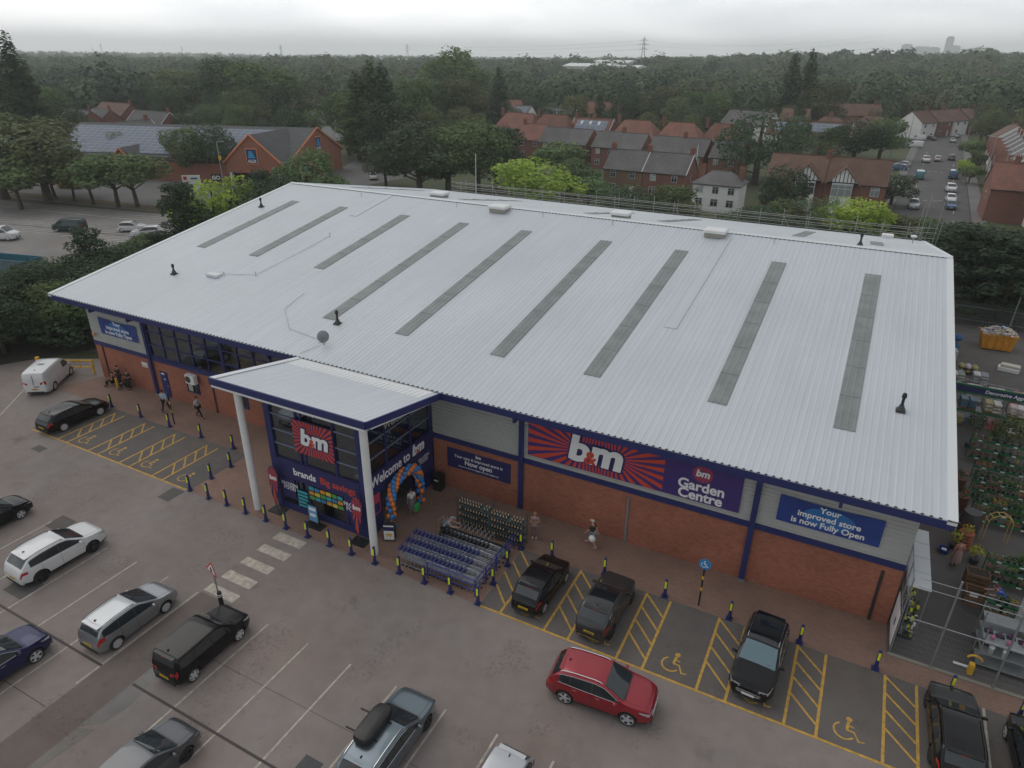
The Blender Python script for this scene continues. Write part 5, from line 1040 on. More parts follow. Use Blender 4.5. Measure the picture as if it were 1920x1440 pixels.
# balloon arch: 96 balloons in spiralling bands on one frame
t = thing('balloon_arch', 'arch of twisted orange and blue balloons around the entrance door', 'balloon arch', (-20.55, 26.5, .0), PI / 2)
mb = MB(); pts = [(1.5 * math.cos(a) * 1.0, 0, max(0.02, 2.75 * math.sin(a))) for a in np.linspace(0, PI, 20)]; mb.tube(pts, .02, WHITE, 5); mb.build('frame', t)
BO = mat('balloon_orange', (.72, .20, .03), .35, coat=.4); BB = mat('balloon_blue', (.02, .20, .55), .35, coat=.4)
mb = MB(); mb.ball((0, 0, 0), (.155, .155, .175), BO, 10, 7); mo = mb.mesh('balloon', 80); mb = MB(); mb.ball((0, 0, 0), (.155, .155, .175), BB, 10, 7); mbl = mb.mesh('balloon', 80)
nb = 24
for i in range(nb):
    u = i / (nb - 1); a = PI * u; 
    # constant-spacing along an elongated arch
    tt = u * 2 - 1; x = 1.5 * math.copysign(1 - (1 - abs(tt)) ** 2.2, tt) if False else 1.45 * (1 - abs(1 - abs(tt)) ** 2.6) * (1 if tt > 0 else -1)
    z = .16 + 2.75 * (1 - abs(tt) ** 2.0) ** .75
    for k in range(4):
        b = PI / 2 * k + i * .62; dx, dy = .17 * math.cos(b), .17 * math.sin(b); tx = math.cos(a)
        o = bpy.data.objects.new('balloon', mo if (k % 2 == 0) else mbl); COL.objects.link(o); o.parent = t; nrm = Vector((-x / 1.5, 0, max(0, z - 1.2) / 1.6 + .01)).normalized() if True else None; nrm = Vector((x / 1.45, 0, (z - .5) / 2.6 * (1 - abs(tt)) + .01)).normalized()
        o.location = (x + nrm.x * dx, dy, z + nrm.z * dx); s_ = .92 + random.random() * .14; o.scale = (s_,) * 3

# ================= trolleys and their shelter =================
BLUP = mat('trolley_blue', (.025, .05, .28), .45); WIRE = mat('zinc_wire', (.34, .36, .40), .4, .55); 
def make_trolley(lab, hm):
    t = thing('shopping_trolley', lab, 'shopping trolley', (0, 0, 0), 0, 'nested shopping trolleys'); mb = MB()
    # basket: tapered wire cage, forward +X
    def pt(u, v, wside): z0 = .50 + .0 * u; z1 = .98; x = -.42 + .9 * u; hw = .27 - .05 * u; return (x, wside * hw, (z0 + .06 * u) + (z1 - z0 - .08 * u) * v)
    for sd in (-1, 1):
        for v in (0, .25, .5, .75, 1): mb.tube([pt(0, v, sd), pt(1, v, sd)], .007, WIRE, 3, False)
        for u in np.linspace(0, 1, 8): mb.tube([pt(u, 0, sd), pt(u, 1, sd)], .005, WIRE, 3, False)
    for v in (0, .33, .66, 1): mb.tube([pt(1, v, -1), pt(1, v, 1)], .007, WIRE, 3, False)
    for u in np.linspace(0, 1, 7): mb.tube([pt(u, 0, -1), pt(u, 0, 1)], .006, WIRE, 3, False)
    mb.build('basket', t); mb = MB()
    for sd in (-1, 1):
        mb.tube([(-.45, sd * .27, .13), (-.38, sd * .27, .55), (-.50, sd * .27, 1.0)], .014, WIRE, 5); mb.tube([(-.45, sd * .27, .15), (.42, sd * .2, .13)], .014, WIRE, 5)
        for x in (-.45, .42): mb.lathe([(.06, -.015), (.06, .015)], RUBBER, (x, sd * (.27 if x < 0 else .2), .06), 8, 'y')
    mb.build('chassis', t); mb = MB(); mb.tube([(-.50, -.28, 1.02), (-.50, .28, 1.02)], .024, hm, 6); mb.box(-.49, -.2, .80, -.44, .2, .94, hm); mb.build('handle', t); return t
HB_ = mat('handle_blue', (.03, .045, .22), .5); HK_ = mat('handle_black', (.015, .015, .017), .5)
t0 = make_trolley('nested shopping trolley in the front row', HB_); rows = [(22.95, 'front', -17.9), (23.68, 'second', -17.95), (24.42, 'third', -18.0)]
first = True
for r_, (y, nm, x0) in enumerate(rows):
    for i in range(17):
        lab = 'blue-handled shopping trolley nested in the %s row of the shelter' % nm
        if first: t0.location = (x0, y, .006); t0['label'] = lab; first = False; continue
        copy_tree(t0, (x0 + i * .245, y + random.uniform(-.015, .015), .006), random.uniform(-.02, .02), lab)
t1 = make_trolley('black-handled shopping trolley nested in the fourth row of the shelter', HK_); t1.location = (-16.6, 25.15, .006)
for i in range(1, 12): copy_tree(t1, (-16.6 + i * .245, 25.15, .006), random.uniform(-.02, .02))
mb0 = thing('flatbed_trolley', 'low grey flatbed trolley with red side bars, nested behind the shopping trolleys', 'flatbed trolley', (-17.3, 26.0, .006), 0, 'nested flatbed trolleys'); mb = MB()
mb.box(-.45, -.33, .28, .5, .33, .32, DARKG)
for sd in (-1, 1): mb.tube([(-.45, sd * .3, .3), (.45, sd * .3, .3)], .018, mat('red_tube', (.35, .03, .03), .5), 5)
for x in (-.4, .45):
    for sd in (-1, 1): mb.lathe([(.08, -.02), (.08, .02)], RUBBER, (x, sd * .28, .09), 8, 'y')
mb.build('bed', mb0); mb = MB(); mb.tube([(-.45, -.3, .3), (-.52, -.3, 1.0), (-.52, .3, 1.0), (-.45, .3, .3)], .016, mat('pale_tube', (.5, .5, .5), .4, .5), 6); mb.build('handle', mb0)
for i in range(1, 13): copy_tree(mb0, (-17.3 + i * .27, 26.0, .006), 0)
t = thing('trolley_shelter', 'blue tubular trolley park rails around the nested trolleys', 'trolley park', (0, 0, .005)); 
RB = mat('rail_blue', (.02, .035, .24), .45)
for x, y in ((-16.4, 22.5), (-13.55, 22.5), (-13.55, 23.6), (-13.55, 24.7), (-13.55, 25.8), (-13.55, 26.7)): mb = MB(); mb.tube([(x, y, 0), (x, y, 1.05)], .035, RB, 8); mb.build('post', t)
mb = MB()
for z in (.35, .68, 1.02): mb.tube([(-16.4, 22.5, z), (-13.55, 22.5, z)], .028, RB, 6); mb.tube([(-13.55, 22.5, z), (-13.55, 26.7, z)], .028, RB, 6)
mb.build('rail', t)
# plant racks with pots
RK = mat('rack_green_grey', (.085, .125, .125), .45, .3); POTB = mat('pot_black', (.015, .015, .015), .6); POTT = mat('pot_tan', (.55, .40, .28), .7); LEAF = mat('herb_leaf', (.05, .13, .035), .8, var=.3, rand=.3)
def plant_rack(x0, y0, lab, w_=2.05, d_=.62, zs=(.22, .66, 1.10, 1.54), h_=1.95, m=RK, shelfm=None):
    t = thing('plant_rack', lab, 'plant rack', (x0, y0, .006)); 
    for x in (0, w_):
        for y in (0, d_): mb = MB(); mb.box(x - .025, y - .025, .05, x + .025, y + .025, h_, m); mb.lathe([(.05, -.015), (.05, .015)], RUBBER, (x, y, .05), 8, 'y'); mb.build('upright', t)
    for z in zs: mb = MB(); mb.box(.026, .0, z - .03, w_ - .026, d_, z, shelfm or m); mb.build('shelf', t)
    return t
mb = MB(); mb.lathe([(.045, 0), (.06, .10)], POTB, (0, 0, 0), 8); pot_p = mb.mesh('pot'); mb = MB(); mb.lathe([(.03, .09), (.038, .16), (.025, .24), (.008, .26)], POTT, (0, 0, 0), 7); pot_c = mb.mesh('bulb_head'); mb = MB()
for k in range(5): a = k * 1.257; mb.add([(0, 0, .1), (.05 * math.cos(a), .05 * math.sin(a), .17), (.06 * math.cos(a + .4), .06 * math.sin(a + .4), .14)], [(0, 1, 2)], LEAF)
pot_l = mb.mesh('leaves')
for k, (x0, y0, lab) in enumerate(((-17.35, 27.0, 'left metal rack packed with small potted plants behind the trolleys'), (-15.2, 26.88, 'right metal rack packed with small potted plants behind the trolleys'))):
    plant_rack(x0, y0, lab)
    for lev, z in enumerate((.22, .66, 1.10, 1.54)):
        for i in range(11):
            for j in range(2 if lev == 3 else 1):
                if (i * 7 + lev * 3 + k) % 13 == 0: continue
                e = thing('potted_plant', 'small black pot with a tan bulb head on shelf %d of the %s rack' % (lev + 1, ('left', 'right')[k]), 'potted plant', (x0 + .13 + i * .18, y0 + .10 + j * .25, z + .008), random.random() * 6, 'small potted plants on the two racks')
                for nm, me in (('pot', pot_p), ('bulb_head', pot_c), ('leaves', pot_l)): o = bpy.data.objects.new(nm, me); COL.objects.link(o); o.parent = e
mb = MB()
for i in range(5): mb.ball((-12.9 + i * 0, 0, -5), .01, BLACKM, 3, 2) if False else None
# ================= garden yard on the right =================
FENC = 28.22
t = thing('mesh_fence', 'tall galvanised mesh fence closing the garden yard on the car park side', 'fence', (0, 0, 0))
mb = MB(); 
for x in (6.62, 8.97, 11.4, 13.9): mb = MB(); mb.tube([(x, FENC, 0), (x, FENC, 4.95)], .045, GALV, 8); mb.box(x - .09, FENC - .09, 0, x + .09, FENC + .09, .03, GALV); mb.build('post', t)
mb = MB()
for z in (2.35, 4.1, 4.55): mb.tube([(5.2, FENC, z), (15, FENC, z)], .018 if z > 4 else .022, GALV, 6)
mb.build('rail', t); mb = MB()
for i in range(100): x = 5.0 + i * .1; mb.tube([(x, FENC, .05), (x, FENC, 2.35)], .0016, GALV, 3, False)
for k in range(8): z = .15 + k * .30; mb.tube([(5.0, FENC, z), (15, FENC, z)], .002, GALV, 3, False)
mb.build('wire_panel', t)
mb = MB(); mb.box(4.9, FENC - .08, 0, 15, FENC + .08, .06, mat('fence_kerb', (.26, .24, .2), .8)); mb.build('base_kerb', t)
t = thing('yard_gate', 'open galvanised gate with a white notice board against the side wall', 'gate', (4.95, 28.4, 0)); mb = MB()
for y in (0, 1.3, 2.6, 3.9, 5.2): mb.tube([(.05, y, 0), (.05, y, 4.3)], .03, GALV, 6)
for z in (.1, 1.2, 2.3, 3.3, 4.3): mb.tube([(.05, 0, z), (.05, 5.2, z)], .022, GALV, 6)
for k in range(44): mb.tube([(.05, k * .12, .1), (.05, k * .12, 4.3)], .004, GALV, 3, False)
mb.build('frame', t); mb = MB(); mb.box(-.03, .05, .35, .0, 1.75, 2.15, WHITEV); mb.box(-.036, .5, 1.1, -.031, .75, 1.5, NAVY2); mb.box(-.0, 0.05, .2, .015, 1.75, 2.2, GREYP); mb.build('notice_board', t)
t = thing('yard_canopy', 'narrow canopy of four white panels along the side wall inside the yard', 'canopy', (0, 0, 0)); mb = MB()
for k in range(4): mb = MB(); mb.box(5.02, 29.6 + k * 1.22, 3.0, 6.0, 30.78 + k * 1.22, 3.05, mat('pvc_white', (.58, .61, .63), .5)); mb.build('panel', t)
mb = MB()
for y in (29.7, 32.0, 34.3): mb.tube([(5.95, y, 0), (5.95, y, 2.98)], .03, GALV, 6)
mb.build('post', t)
# display stands under the canopy
GRN = mat('rack_green', (.015, .13, .05), .5); GRND = mat('rack_dark_green', (.012, .06, .03), .6); PLANTM = [mat('plant_leaf_%d' % i, c, .8, var=.35, vscale=6, rand=.35, hue=.02) for i, c in enumerate([(.045, .10, .025), (.10, .16, .03), (.03, .065, .025), (.28, .30, .04), (.13, .05, .03)])]
FLOW = [mat('flower_%s' % n, c, .7) for n, c in (('yellow', (.65, .6, .03)), ('orange', (.45, .18, .03)), ('pink', (.48, .12, .26)), ('white', (.6, .6, .55)), ('red', (.5, .03, .02)))]
def leafball(mb, c, r, n, s, m, rng, fl=None, k=.0):
    for i in range(n):
        a, b = rng.random() * 2 * PI, rng.uniform(-.25, 1); d = Vector((math.cos(a) * math.sqrt(max(0, 1 - b * b)), math.sin(a) * math.sqrt(max(0, 1 - b * b)), b)); p = Vector(c) + Vector((d.x * r, d.y * r, d.z * r * 1.1)) * rng.uniform(.45, 1)
        u = Vector((rng.gauss(0, 1), rng.gauss(0, 1), rng.gauss(0, 1))).normalized(); v = d.cross(u).normalized(); w_ = s * rng.uniform(.6, 1.3)
        mb.add([tuple(p - u * w_ * .5), tuple(p + v * w_ * .35), tuple(p + u * w_ * .5), tuple(p - v * w_ * .35)], [(0, 1, 2, 3)], fl if (fl and rng.random() < k) else m)
rng = random.Random(11); PV = []
for i in range(14):
    mb = MB(); mb.lathe([(.055, 0), (.075, .12)], POTB if i % 3 else TERRACOTTA, (0, 0, 0), 8); pm_ = mb.mesh('pot'); mb = MB(); leafball(mb, (0, 0, .2), .13 + .04 * (i % 3), 34, .09, PLANTM[(i * 2) % 5 if i % 4 else 0], rng, FLOW[i % 5], .14 if i % 3 == 0 else 0); PV.append((pm_, mb.mesh('foliage')))
cnt = 0
def bench(x0, y0, w_, d_, lab, levels, rz=0., dens=1.):
    """stepped green plant staging with pots standing on it"""
    global cnt
    t = thing('plant_staging', lab, 'plant shelf', (x0, y0, .005), rz)
    for k, (yy, z) in enumerate(levels):
        mb = MB(); mb.box(0, yy, z - .05, w_, yy + d_, z, GRND); mb.box(0, yy - .03, z - .09, w_, yy - .001, z + .03, GRN); s_ = mb.build('shelf', t)
        mb = MB()
        for i in range(int(w_ / 1.0)): mb.box(i * 1.0 + .4, yy - .036, z - .07, i * 1.0 + .62, yy - .031, z + .01, WHITEV)
        mb.build('price_strip', s_)
    for x in (0, w_ / 2, w_ - .05): mb = MB(); mb.box(x, levels[-1][0] + d_, 0, x + .05, levels[-1][0] + d_ + .05, levels[-1][1] + .25, GRN); mb.build('upright', t)
    for k, (yy, z) in enumerate(levels):
        n = int(w_ / .25 * dens)
        for i in range(n):
            if rng.random() < .1: continue
            lx, ly = (i + .5) * w_ / n, yy + d_ * .5 + rng.uniform(-.04, .04); c_, s_ = math.cos(rz), math.sin(rz); pmh, fm = PV[(i // 3 + k * 5 + int(x0 * 3 + y0)) % 14]
            e = thing('potted_plant', '%s, shelf %d' % (lab.replace('staging', 'staging plant')[:70], k + 1) if False else 'leafy pot plant on the %s' % lab.split(',')[0], 'potted plant', (x0 + lx * c_ - ly * s_, y0 + lx * s_ + ly * c_, z + .01), rng.random() * 6, 'pot plants on the green staging')
            for nm, me in (('pot', pmh), ('foliage', fm)): o = bpy.data.objects.new(nm, me); COL.objects.link(o); o.parent = e
            e.scale = (1.15,) * 3; cnt += 1
L3 = [(0, .45), (.32, .85), (.64, 1.25)]
bench(9.15, 35.6, 3.4, .3, 'near green staging behind the browsing person, above the blue top', L3)
bench(9.0, 41.3, 4.2, .3, 'green staging right of the dark barrel, second row from the fence', L3)
bench(9.1, 43.9, 4.0, .3, 'green staging third row from the fence, beyond the yellow pots', L3)
bench(9.4, 46.6, 3.6, .3, 'long green staging fourth row from the fence, with empty rails', [(0, .5), (.35, 1.0)], dens=.8)
bench(9.3, 49.2, 3.8, .3, 'far green staging in front of the olive trees', [(0, .5), (.35, 1.0), (.7, 1.5)], dens=.6)
bench(8.9, 32.6, 3.2, .3, 'green staging closest to the fence, beside the grey racks', [(0, .5), (.35, 1.0)], dens=.8)
# crates, baskets, barrel, arch, tub
t = thing('plant_crate', 'wooden slatted crate stand holding small plants behind the browsing person', 'crate', (8.7, 35.0, .005)); CW = mat('crate_wood', (.16, .09, .05), .8, var=.2)
for k in range(4): mb = MB(); mb.box(-.5, -.35, .2 + k * .25, .5, -.31, .38 + k * .25, CW); mb.box(-.5, .31, .2 + k * .25, .5, .35, .38 + k * .25, CW); mb.box(-.5, -.309, .2 + k * .25, -.46, .309, .38 + k * .25, CW); mb.box(.46, -.309, .2 + k * .25, .5, .309, .38 + k * .25, CW); mb.build('slat', t)
mb = MB(); mb.box(-.45, -.3, 1.05, .45, .3, 1.1, mat('soil', (.03, .02, .015), .9)); mb.build('soil', t)
t = thing('plant_crate', 'wooden crate stand with two white price cards, nearest the fence', 'crate', (8.55, 33.6, .005)); 
for k in range(4): mb = MB(); mb.box(-.45, -.35, .2 + k * .22, .45, -.31, .36 + k * .22, CW); mb.box(-.45, .31, .2 + k * .22, .45, .35, .36 + k * .22, CW); mb.box(-.45, -.309, .2 + k * .22, -.41, .309, .36 + k * .22, CW); mb.box(.41, -.309, .2 + k * .22, .45, .309, .36 + k * .22, CW); mb.build('slat', t)
mb = MB(); mb.box(-.3, -.36, .95, .05, -.352, 1.05, WHITEV); mb.box(-.3, -.36, .8, .05, -.352, .9, WHITEV); mb.build('price_card', t)
for i, (x, y, lab, c) in enumerate(((8.45, 38.6, 'tall brown planter stack at the corner of the roof edge', TERRACOTTA), (8.5, 42.6, 'stack of red-brown pots beside the roof edge, further back', mat('brown_pot', (.12, .05, .035), .7)), (8.5, 44.8, 'second stack of red-brown pots beside the roof edge', mat('brown_pot', (.12, .05, .035), .7)))):
    t = thing('plant_pot_stack', lab, 'pot stack', (x, y, .005)); 
    for k in range(5): mb = MB(); mb.lathe([(.28, 0), (.36, .22), (.38, .22), (.38, .27)], c, (0, 0, k * .2), 14); mb.build('pot', t)
    mb = MB(); leafball(mb, (0, 0, 1.25), .35, 90, .14, PLANTM[3 if i == 0 else 0], rng, FLOW[4], .2); mb.build('foliage', t)
mb = MB(); mb.lathe([(.42, 0), (.5, .2), (.55, .7), (.52, 1.2), (.44, 1.5), (.44, 1.52)], mat('barrel_grey', (.05, .05, .055), .6), (0, 0, 0), 20); o = mb.build('water_butt', smooth=50); o.location = (8.75, 40.2, .005); tag(o, 'dark grey rounded water butt under the roof corner', 'water butt')
t = thing('garden_arch', 'yellow bamboo garden arch over a path in the yard', 'arch', (10.0, 40.0, .005), rad(15)); BM_ = mat('bamboo', (.52, .36, .12), .6); mb = MB()
for y in (-.18, .18): mb.tube([(.62 * math.cos(a), y, 1.35 + .55 * math.sin(a)) for a in np.linspace(0, PI, 12)], .022, BM_, 6); mb.tube([(.62, y, 0), (.62, y, 1.35)], .022, BM_, 6); mb.tube([(-.62, y, 0), (-.62, y, 1.35)], .022, BM_, 6)
mb.build('hoop', t); mb = MB()
for a in np.linspace(.15, PI - .15, 6): mb.tube([(.62 * math.cos(a), -.24, 1.37 + .55 * math.sin(a)), (.62 * math.cos(a), .24, 1.37 + .55 * math.sin(a))], .022, BM_, 6)
mb.build('rung', t)
t = thing('tub', 'blue round tub on the ground beside the browsing person', 'tub', (7.5, 37.7, .005)); mb = MB(); mb.lathe([(.24, 0), (.3, .26), (.26, .26), (.22, .06)], mat('tub_blue', (.01, .04, .22), .5), (0, 0, 0), 16); mb.build('shell', t); mb = MB(); mb.box(-.1, -.08, .05, .14, .1, .2, WHITEV); mb.build('content', t)
def bush(name, lab, cat, x, y, r, h_, m, n=260, s=.16, grp=None, pot=True, spiky=False):
    t = thing(name, lab, cat, (x, y, .005), 0, grp)
    if pot: mb = MB(); mb.lathe([(.2, 0), (.26, .35)], mat('planter_dark', (.04, .04, .045), .6), (0, 0, 0), 12); mb.build('pot', t)
    if not spiky:
        mb = MB(); mb.tube([(0, 0, .2), (.05, 0, h_ * .5), (0, .04, h_ - r * .3)], .03, mat('bark', (.08, .06, .045), .9), 5); mb.build('stem', t)
    mb = MB()
    if spiky:
        for i in range(n):
            a = rng.random() * 2 * PI; el = rng.uniform(.3, 1.3); L_ = r * rng.uniform(.7, 1.2); d = Vector((math.cos(a) * math.cos(el), math.sin(a) * math.cos(el), math.sin(el))); q = Vector((-math.sin(a), math.cos(a), 0)) * .035; b0_ = Vector((0, 0, .3)); m1 = b0_ + d * L_ * .6; m2 = b0_ + d * L_ + Vector((0, 0, -.15 * L_)); mb.add([tuple(b0_), tuple(m1 - q), tuple(m2), tuple(m1 + q)], [(0, 1, 2, 3)], m)
    else: leafball(mb, (0, 0, h_), r, n, s, m, rng)
    mb.build('foliage', t); return t
OLV = mat('olive_leaf', (.075, .10, .06), .8, var=.3, rand=.15)
bush('olive_tree', 'left potted olive tree beside the roof edge, beyond the green staging', 'tree', 9.6, 51.6, .75, 1.9, OLV, 520, .16); bush('olive_tree', 'large right potted olive tree beyond the green staging', 'tree', 11.5, 51.0, 1.2, 2.1, mat('olive_green', (.08, .11, .03), .8, var=.3), 900, .17)
bush('palm_plant', 'spiky green palm plant right of the bamboo arch', 'plant', 11.0, 37.6, .95, 1, mat('palm_leaf', (.07, .13, .03), .7, var=.3), 90, spiky=True); bush('palm_plant', 'small spiky palm in front of the aggregate shelves', 'plant', 11.2, 53.4, .8, 1, mat('palm_leaf', (.07, .13, .03), .7, var=.3), 70, spiky=True)
bush('grass_plant', 'pale green grassy plant at the right edge above the bulb racks', 'plant', 11.6, 43.2, .7, 1, PLANTM[1], 110, spiky=True)
for x, y, lab in ((8.0, 38.3, 'yellow-green bush behind the browsing person'), (8.9, 37.4, 'second yellow-green bush right of the browsing person')): bush('shrub', lab, 'shrub', x, y, .42, .75, PLANTM[3], 160, .13)
# bagged compost and aggregates
BAGS = [mat('sack_%s' % n, c, .5, var=.25, vscale=4) for n, c in (('white', (.50, .50, .49)), ('lilac', (.40, .36, .44)), ('pink', (.45, .34, .34)), ('green', (.20, .25, .21)), ('blue', (.07, .13, .18)), ('yellow', (.28, .24, .09)), ('grey', (.22, .23, .26)), ('red', (.34, .09, .09)))]
def pallet(x, y, lab, ms, lev=6, w_=1.1, d_=1.0, z0=0., rz=0.):
    t = thing('bag_pallet', lab, 'pallet of bags', (x, y, .005 + z0), rz, 'pallets of garden bags'); mb = MB(); mb.box(-w_ / 2, -d_ / 2, 0, w_ / 2, d_ / 2, .12, CW); mb.build('pallet', t)
    for k in range(lev):
        for i in range(2):
            mb = MB(); W2 = w_ / 2 - .02; cx = (-w_ / 4 if i == 0 else w_ / 4) + rng.uniform(-.02, .02); vs = []
            T_ = Matrix.Translation((cx, rng.uniform(-.02, .02), .19 + k * .13)) @ Matrix.Rotation(rng.uniform(-.06, .06), 4, 'Z'); mb.bbox((0, 0, 0), (W2 * 1.0, d_ * rng.uniform(.94, 1.02), .125), ms[(k + i) % len(ms)], .04); mb.v = [tuple(T_ @ Vector(v)) for v in mb.v]; mb.build('bag', t)
    return t
for x, lab, ms in ((8.9, 'pallet of white and green bags nearest the roof edge, back row', [BAGS[0], BAGS[3]]), (10.35, 'pallet of pinkish white bags, second in the back row', [BAGS[0], BAGS[2]]), (11.8, 'pallet of lilac and white bags, third in the back row', [BAGS[1], BAGS[0]]), (13.4, 'pallet of red and grey bags at the right end of the back row', [BAGS[7], BAGS[6]])): pallet(x, 60.2, lab, ms, 9)
for x, y, lab, ms in ((9.3, 63.0, 'pallet of green and white bags behind the back row, left', [BAGS[3], BAGS[0]]), (11.0, 63.6, 'pallet of grey bags behind the back row, middle', [BAGS[6], BAGS[0]]), (14.9, 62.6, 'pallet of pinkish bags behind the back row, right', [BAGS[2], BAGS[0]]), (9.1, 68.6, 'pallet of lilac bags beside the roof edge near the skip', [BAGS[1], BAGS[0]]), (16.2, 68.5, 'pallet of white bags right of the skip', [BAGS[0], BAGS[6]]), (15.2, 59.4, 'pallet of blue-grey bags at the far right of the back row', [BAGS[4], BAGS[0]])): pallet(x, y, lab, ms, 8)
for z0, row in ((1.35, ((9.4, 'blue', 4), (10.9, 'yellow and white', 5), (12.4, 'pink and white', 2), (13.7, 'lilac', 1))), (.0, ((8.9, 'yellow', 5), (9.9, 'blue-grey', 4), (11.2, 'reddish', 7), (12.7, 'white and grey', 0), (14.0, 'grey', 6)))):
    for x, nm, k in row: pallet(x, 55.5, '%s bags on the %s shelf under the Decorative Aggregates header' % (nm, 'upper' if z0 else 'lower'), [BAGS[k], BAGS[0] if 'and' in nm else BAGS[(k + 5) % 7 if k == 2 else k]], 5 if z0 else 4, 1.05, .9, z0)
t = thing('aggregate_shelving', 'tall green and grey shelving with a navy Decorative Aggregates header board', 'shelving', (8.0, 55.0, .005))
for x in (0.55, 3.5, 6.3): mb = MB(); mb.box(x, 0, 0, x + .09, .09, 2.95, GREYP); mb.box(x, 1.0, 0, x + .09, 1.09, 2.95, GREYP); mb.build('upright', t)
for z in (1.3,): mb = MB(); mb.box(.5, 0.1, z - .04, 7.5, 1.0, z + .04, GREYP); mb.box(.5, -.06, z - .09, 7.5, -.001, z + .05, GRN); mb.build('shelf', t)
mb = MB(); mb.box(-1, -.12, 2.8, 7.8, -.06, 3.25, NAVY2); mb.box(-1, -.14, 3.25, 7.8, -.02, 3.38, GRN); mb.box(-1, -.14, 2.67, 7.8, -.02, 2.8, GRN); h_ = mb.build('header_board', t); letter('Decorative Aggregates', .36, 3.75, 3.02, -.122, WHITEV, h_, .02, .12)
# skip full of waste, fence, lamp, junk
t = thing('skip', 'orange skip heaped with white and brown packaging waste', 'skip', (13.2, 74.3, .005), rad(4)); t.scale = (.74, .85, .9); SKO = mat('skip_orange', (.60, .26, .02), .6, var=.15, vscale=2)
mb = MB(); vs = [(-1.6, -.8, .1), (1.6, -.8, .1), (1.6, .8, .1), (-1.6, .8, .1), (-2.0, -.95, 1.7), (1.9, -.95, 1.7), (1.9, .95, 1.7), (-2.0, .95, 1.7)]; mb.add(vs, [(0, 3, 2, 1), (0, 1, 5, 4), (1, 2, 6, 5), (2, 3, 7, 6), (3, 0, 4, 7)], SKO)
for x in (-1.1, -.3, .5, 1.2): mb.prism([(-.80, .1), (-.87, .1), (-1.02, 1.7), (-.95, 1.7)], x, x + .1, SKO, 'x')
mb.box(-2.1, -1.05, 1.66, 2.0, -.93, 1.76, SKO); mb.box(-2.1, .93, 1.66, 2.0, 1.05, 1.76, SKO); mb.build('body', t)
mb = MB()
WST = [mat('waste_%s' % n, c, .8) for n, c in (('white', (.55, .55, .54)), ('cream', (.45, .38, .30)), ('brown', (.28, .18, .10)), ('blue', (.05, .12, .35)), ('grey', (.35, .37, .4)))]
for i in range(420):
    x, y = rng.uniform(-1.85, 1.8), rng.uniform(-.9, .9); z = 1.55 + .75 * (1 - (x / 2) ** 2) * (1 - (y / 1.1) ** 2) * rng.uniform(.6, 1.15); T = Matrix.Translation((x, y, z)) @ Matrix.Rotation(rng.random() * 6, 4, 'Z') @ Matrix.Rotation(rng.uniform(-.8, .8), 4, 'X'); s_ = rng.uniform(.08, .24); mb.box(-s_, -s_ * .8, -.03, s_, s_ * .7, .04, rng.choice(WST[:3] + WST[:2] + [WST[4]] + ([WST[3]] if i % 9 == 0 else [])), T)
w_ = tag(mb.build('waste_heap'), 'heap of white, cream and brown packaging waste filling the orange skip', 'waste'); w_.location = t.location; w_.rotation_euler = t.rotation_euler; w_.scale = t.scale; struct(w_, 'stuff')
t = thing('palisade_fence', 'dark steel palisade fence behind the orange skip', 'fence', (0, 0, 0)); 
mb = MB()
for i in range(110): x = 4.95 + i * .17; mb.box(x, 80.5, .05, x + .07, 80.52, 2.4, mat('palisade', (.075, .078, .085), .6, .2))
p_ = mb.build('pale', t); struct(p_, 'stuff'); mb = MB(); mb.box(4.9, 80.53, .5, 23.7, 80.57, .58, GREYP); mb.box(4.9, 80.53, 1.9, 23.7, 80.57, 1.98, GREYP); mb.build('rail', t)
t = thing('lamp_post', 'thin pale lamp post leaning over the skip in the yard', 'lamp post', (14.85, 80.0, 0)); mb = MB(); mb.tube([(0, 0, 0), (.15, 0, 5.8)], [.07, .045], GALV, 8); mb.build('pole', t); mb = MB(); mb.bbox((.15, -.15, 5.85), (.14, .4, .1), WHITE, .02); mb.build('lamp_head', t)
mb = MB(); 
for i in range(5): mb.ball((9.3 + .25 * math.sin(i * 2), 71 + .3 * math.cos(i * 2.2), .5 + .28 * i), (.5, .5, .35), mat('tarp_blue', (.02, .09, .22), .6, var=.2), 10, 6)
tag(mb.build('covered_stack', smooth=80), 'stack under blue sheeting between the roof edge and the skip', 'stack')
t = thing('bag_pallet', 'lilac and yellow bag display in front of the skip', 'pallet of bags', (10.4, 66.4, .005)); 
for k in range(6): mb = MB(); mb.ball((-.5 + (k % 3) * .5, 0, .25 + (k // 3) * .35), (.3, .6, .2), [BAGS[1], BAGS[5]][k % 2], 8, 5); mb.build('bag', t, smooth=80)
t = thing('mattress_stack', 'white padded block lying in front of the skip', 'mattress', (13.7, 68.6, .2), rad(-10)); t.scale = (.8, .8, .9); mb = MB(); mb.bbox((0, 0, 0), (2.0, 1.0, .4), WHITE, .08); mb.build('lower_block', t); mb = MB(); mb.bbox((.1, .05, .33), (1.8, .9, .22), mat('foam_cream', (.5, .47, .4), .8), .06); mb.build('upper_block', t)
mb = MB(); mb.tube([(8.6, 62.6, .9), (13.5, 62.0, .9)], .03, GALV, 5); mb.tube([(8.6, 62.6, 0), (8.6, 62.6, .9)], .03, GALV, 5); mb.tube([(13.5, 62.0, 0), (13.5, 62.0, .9)], .03, GALV, 5); tag(mb.build('guard_rail'), 'thin guard rail between the skip and the back row of pallets', 'rail')
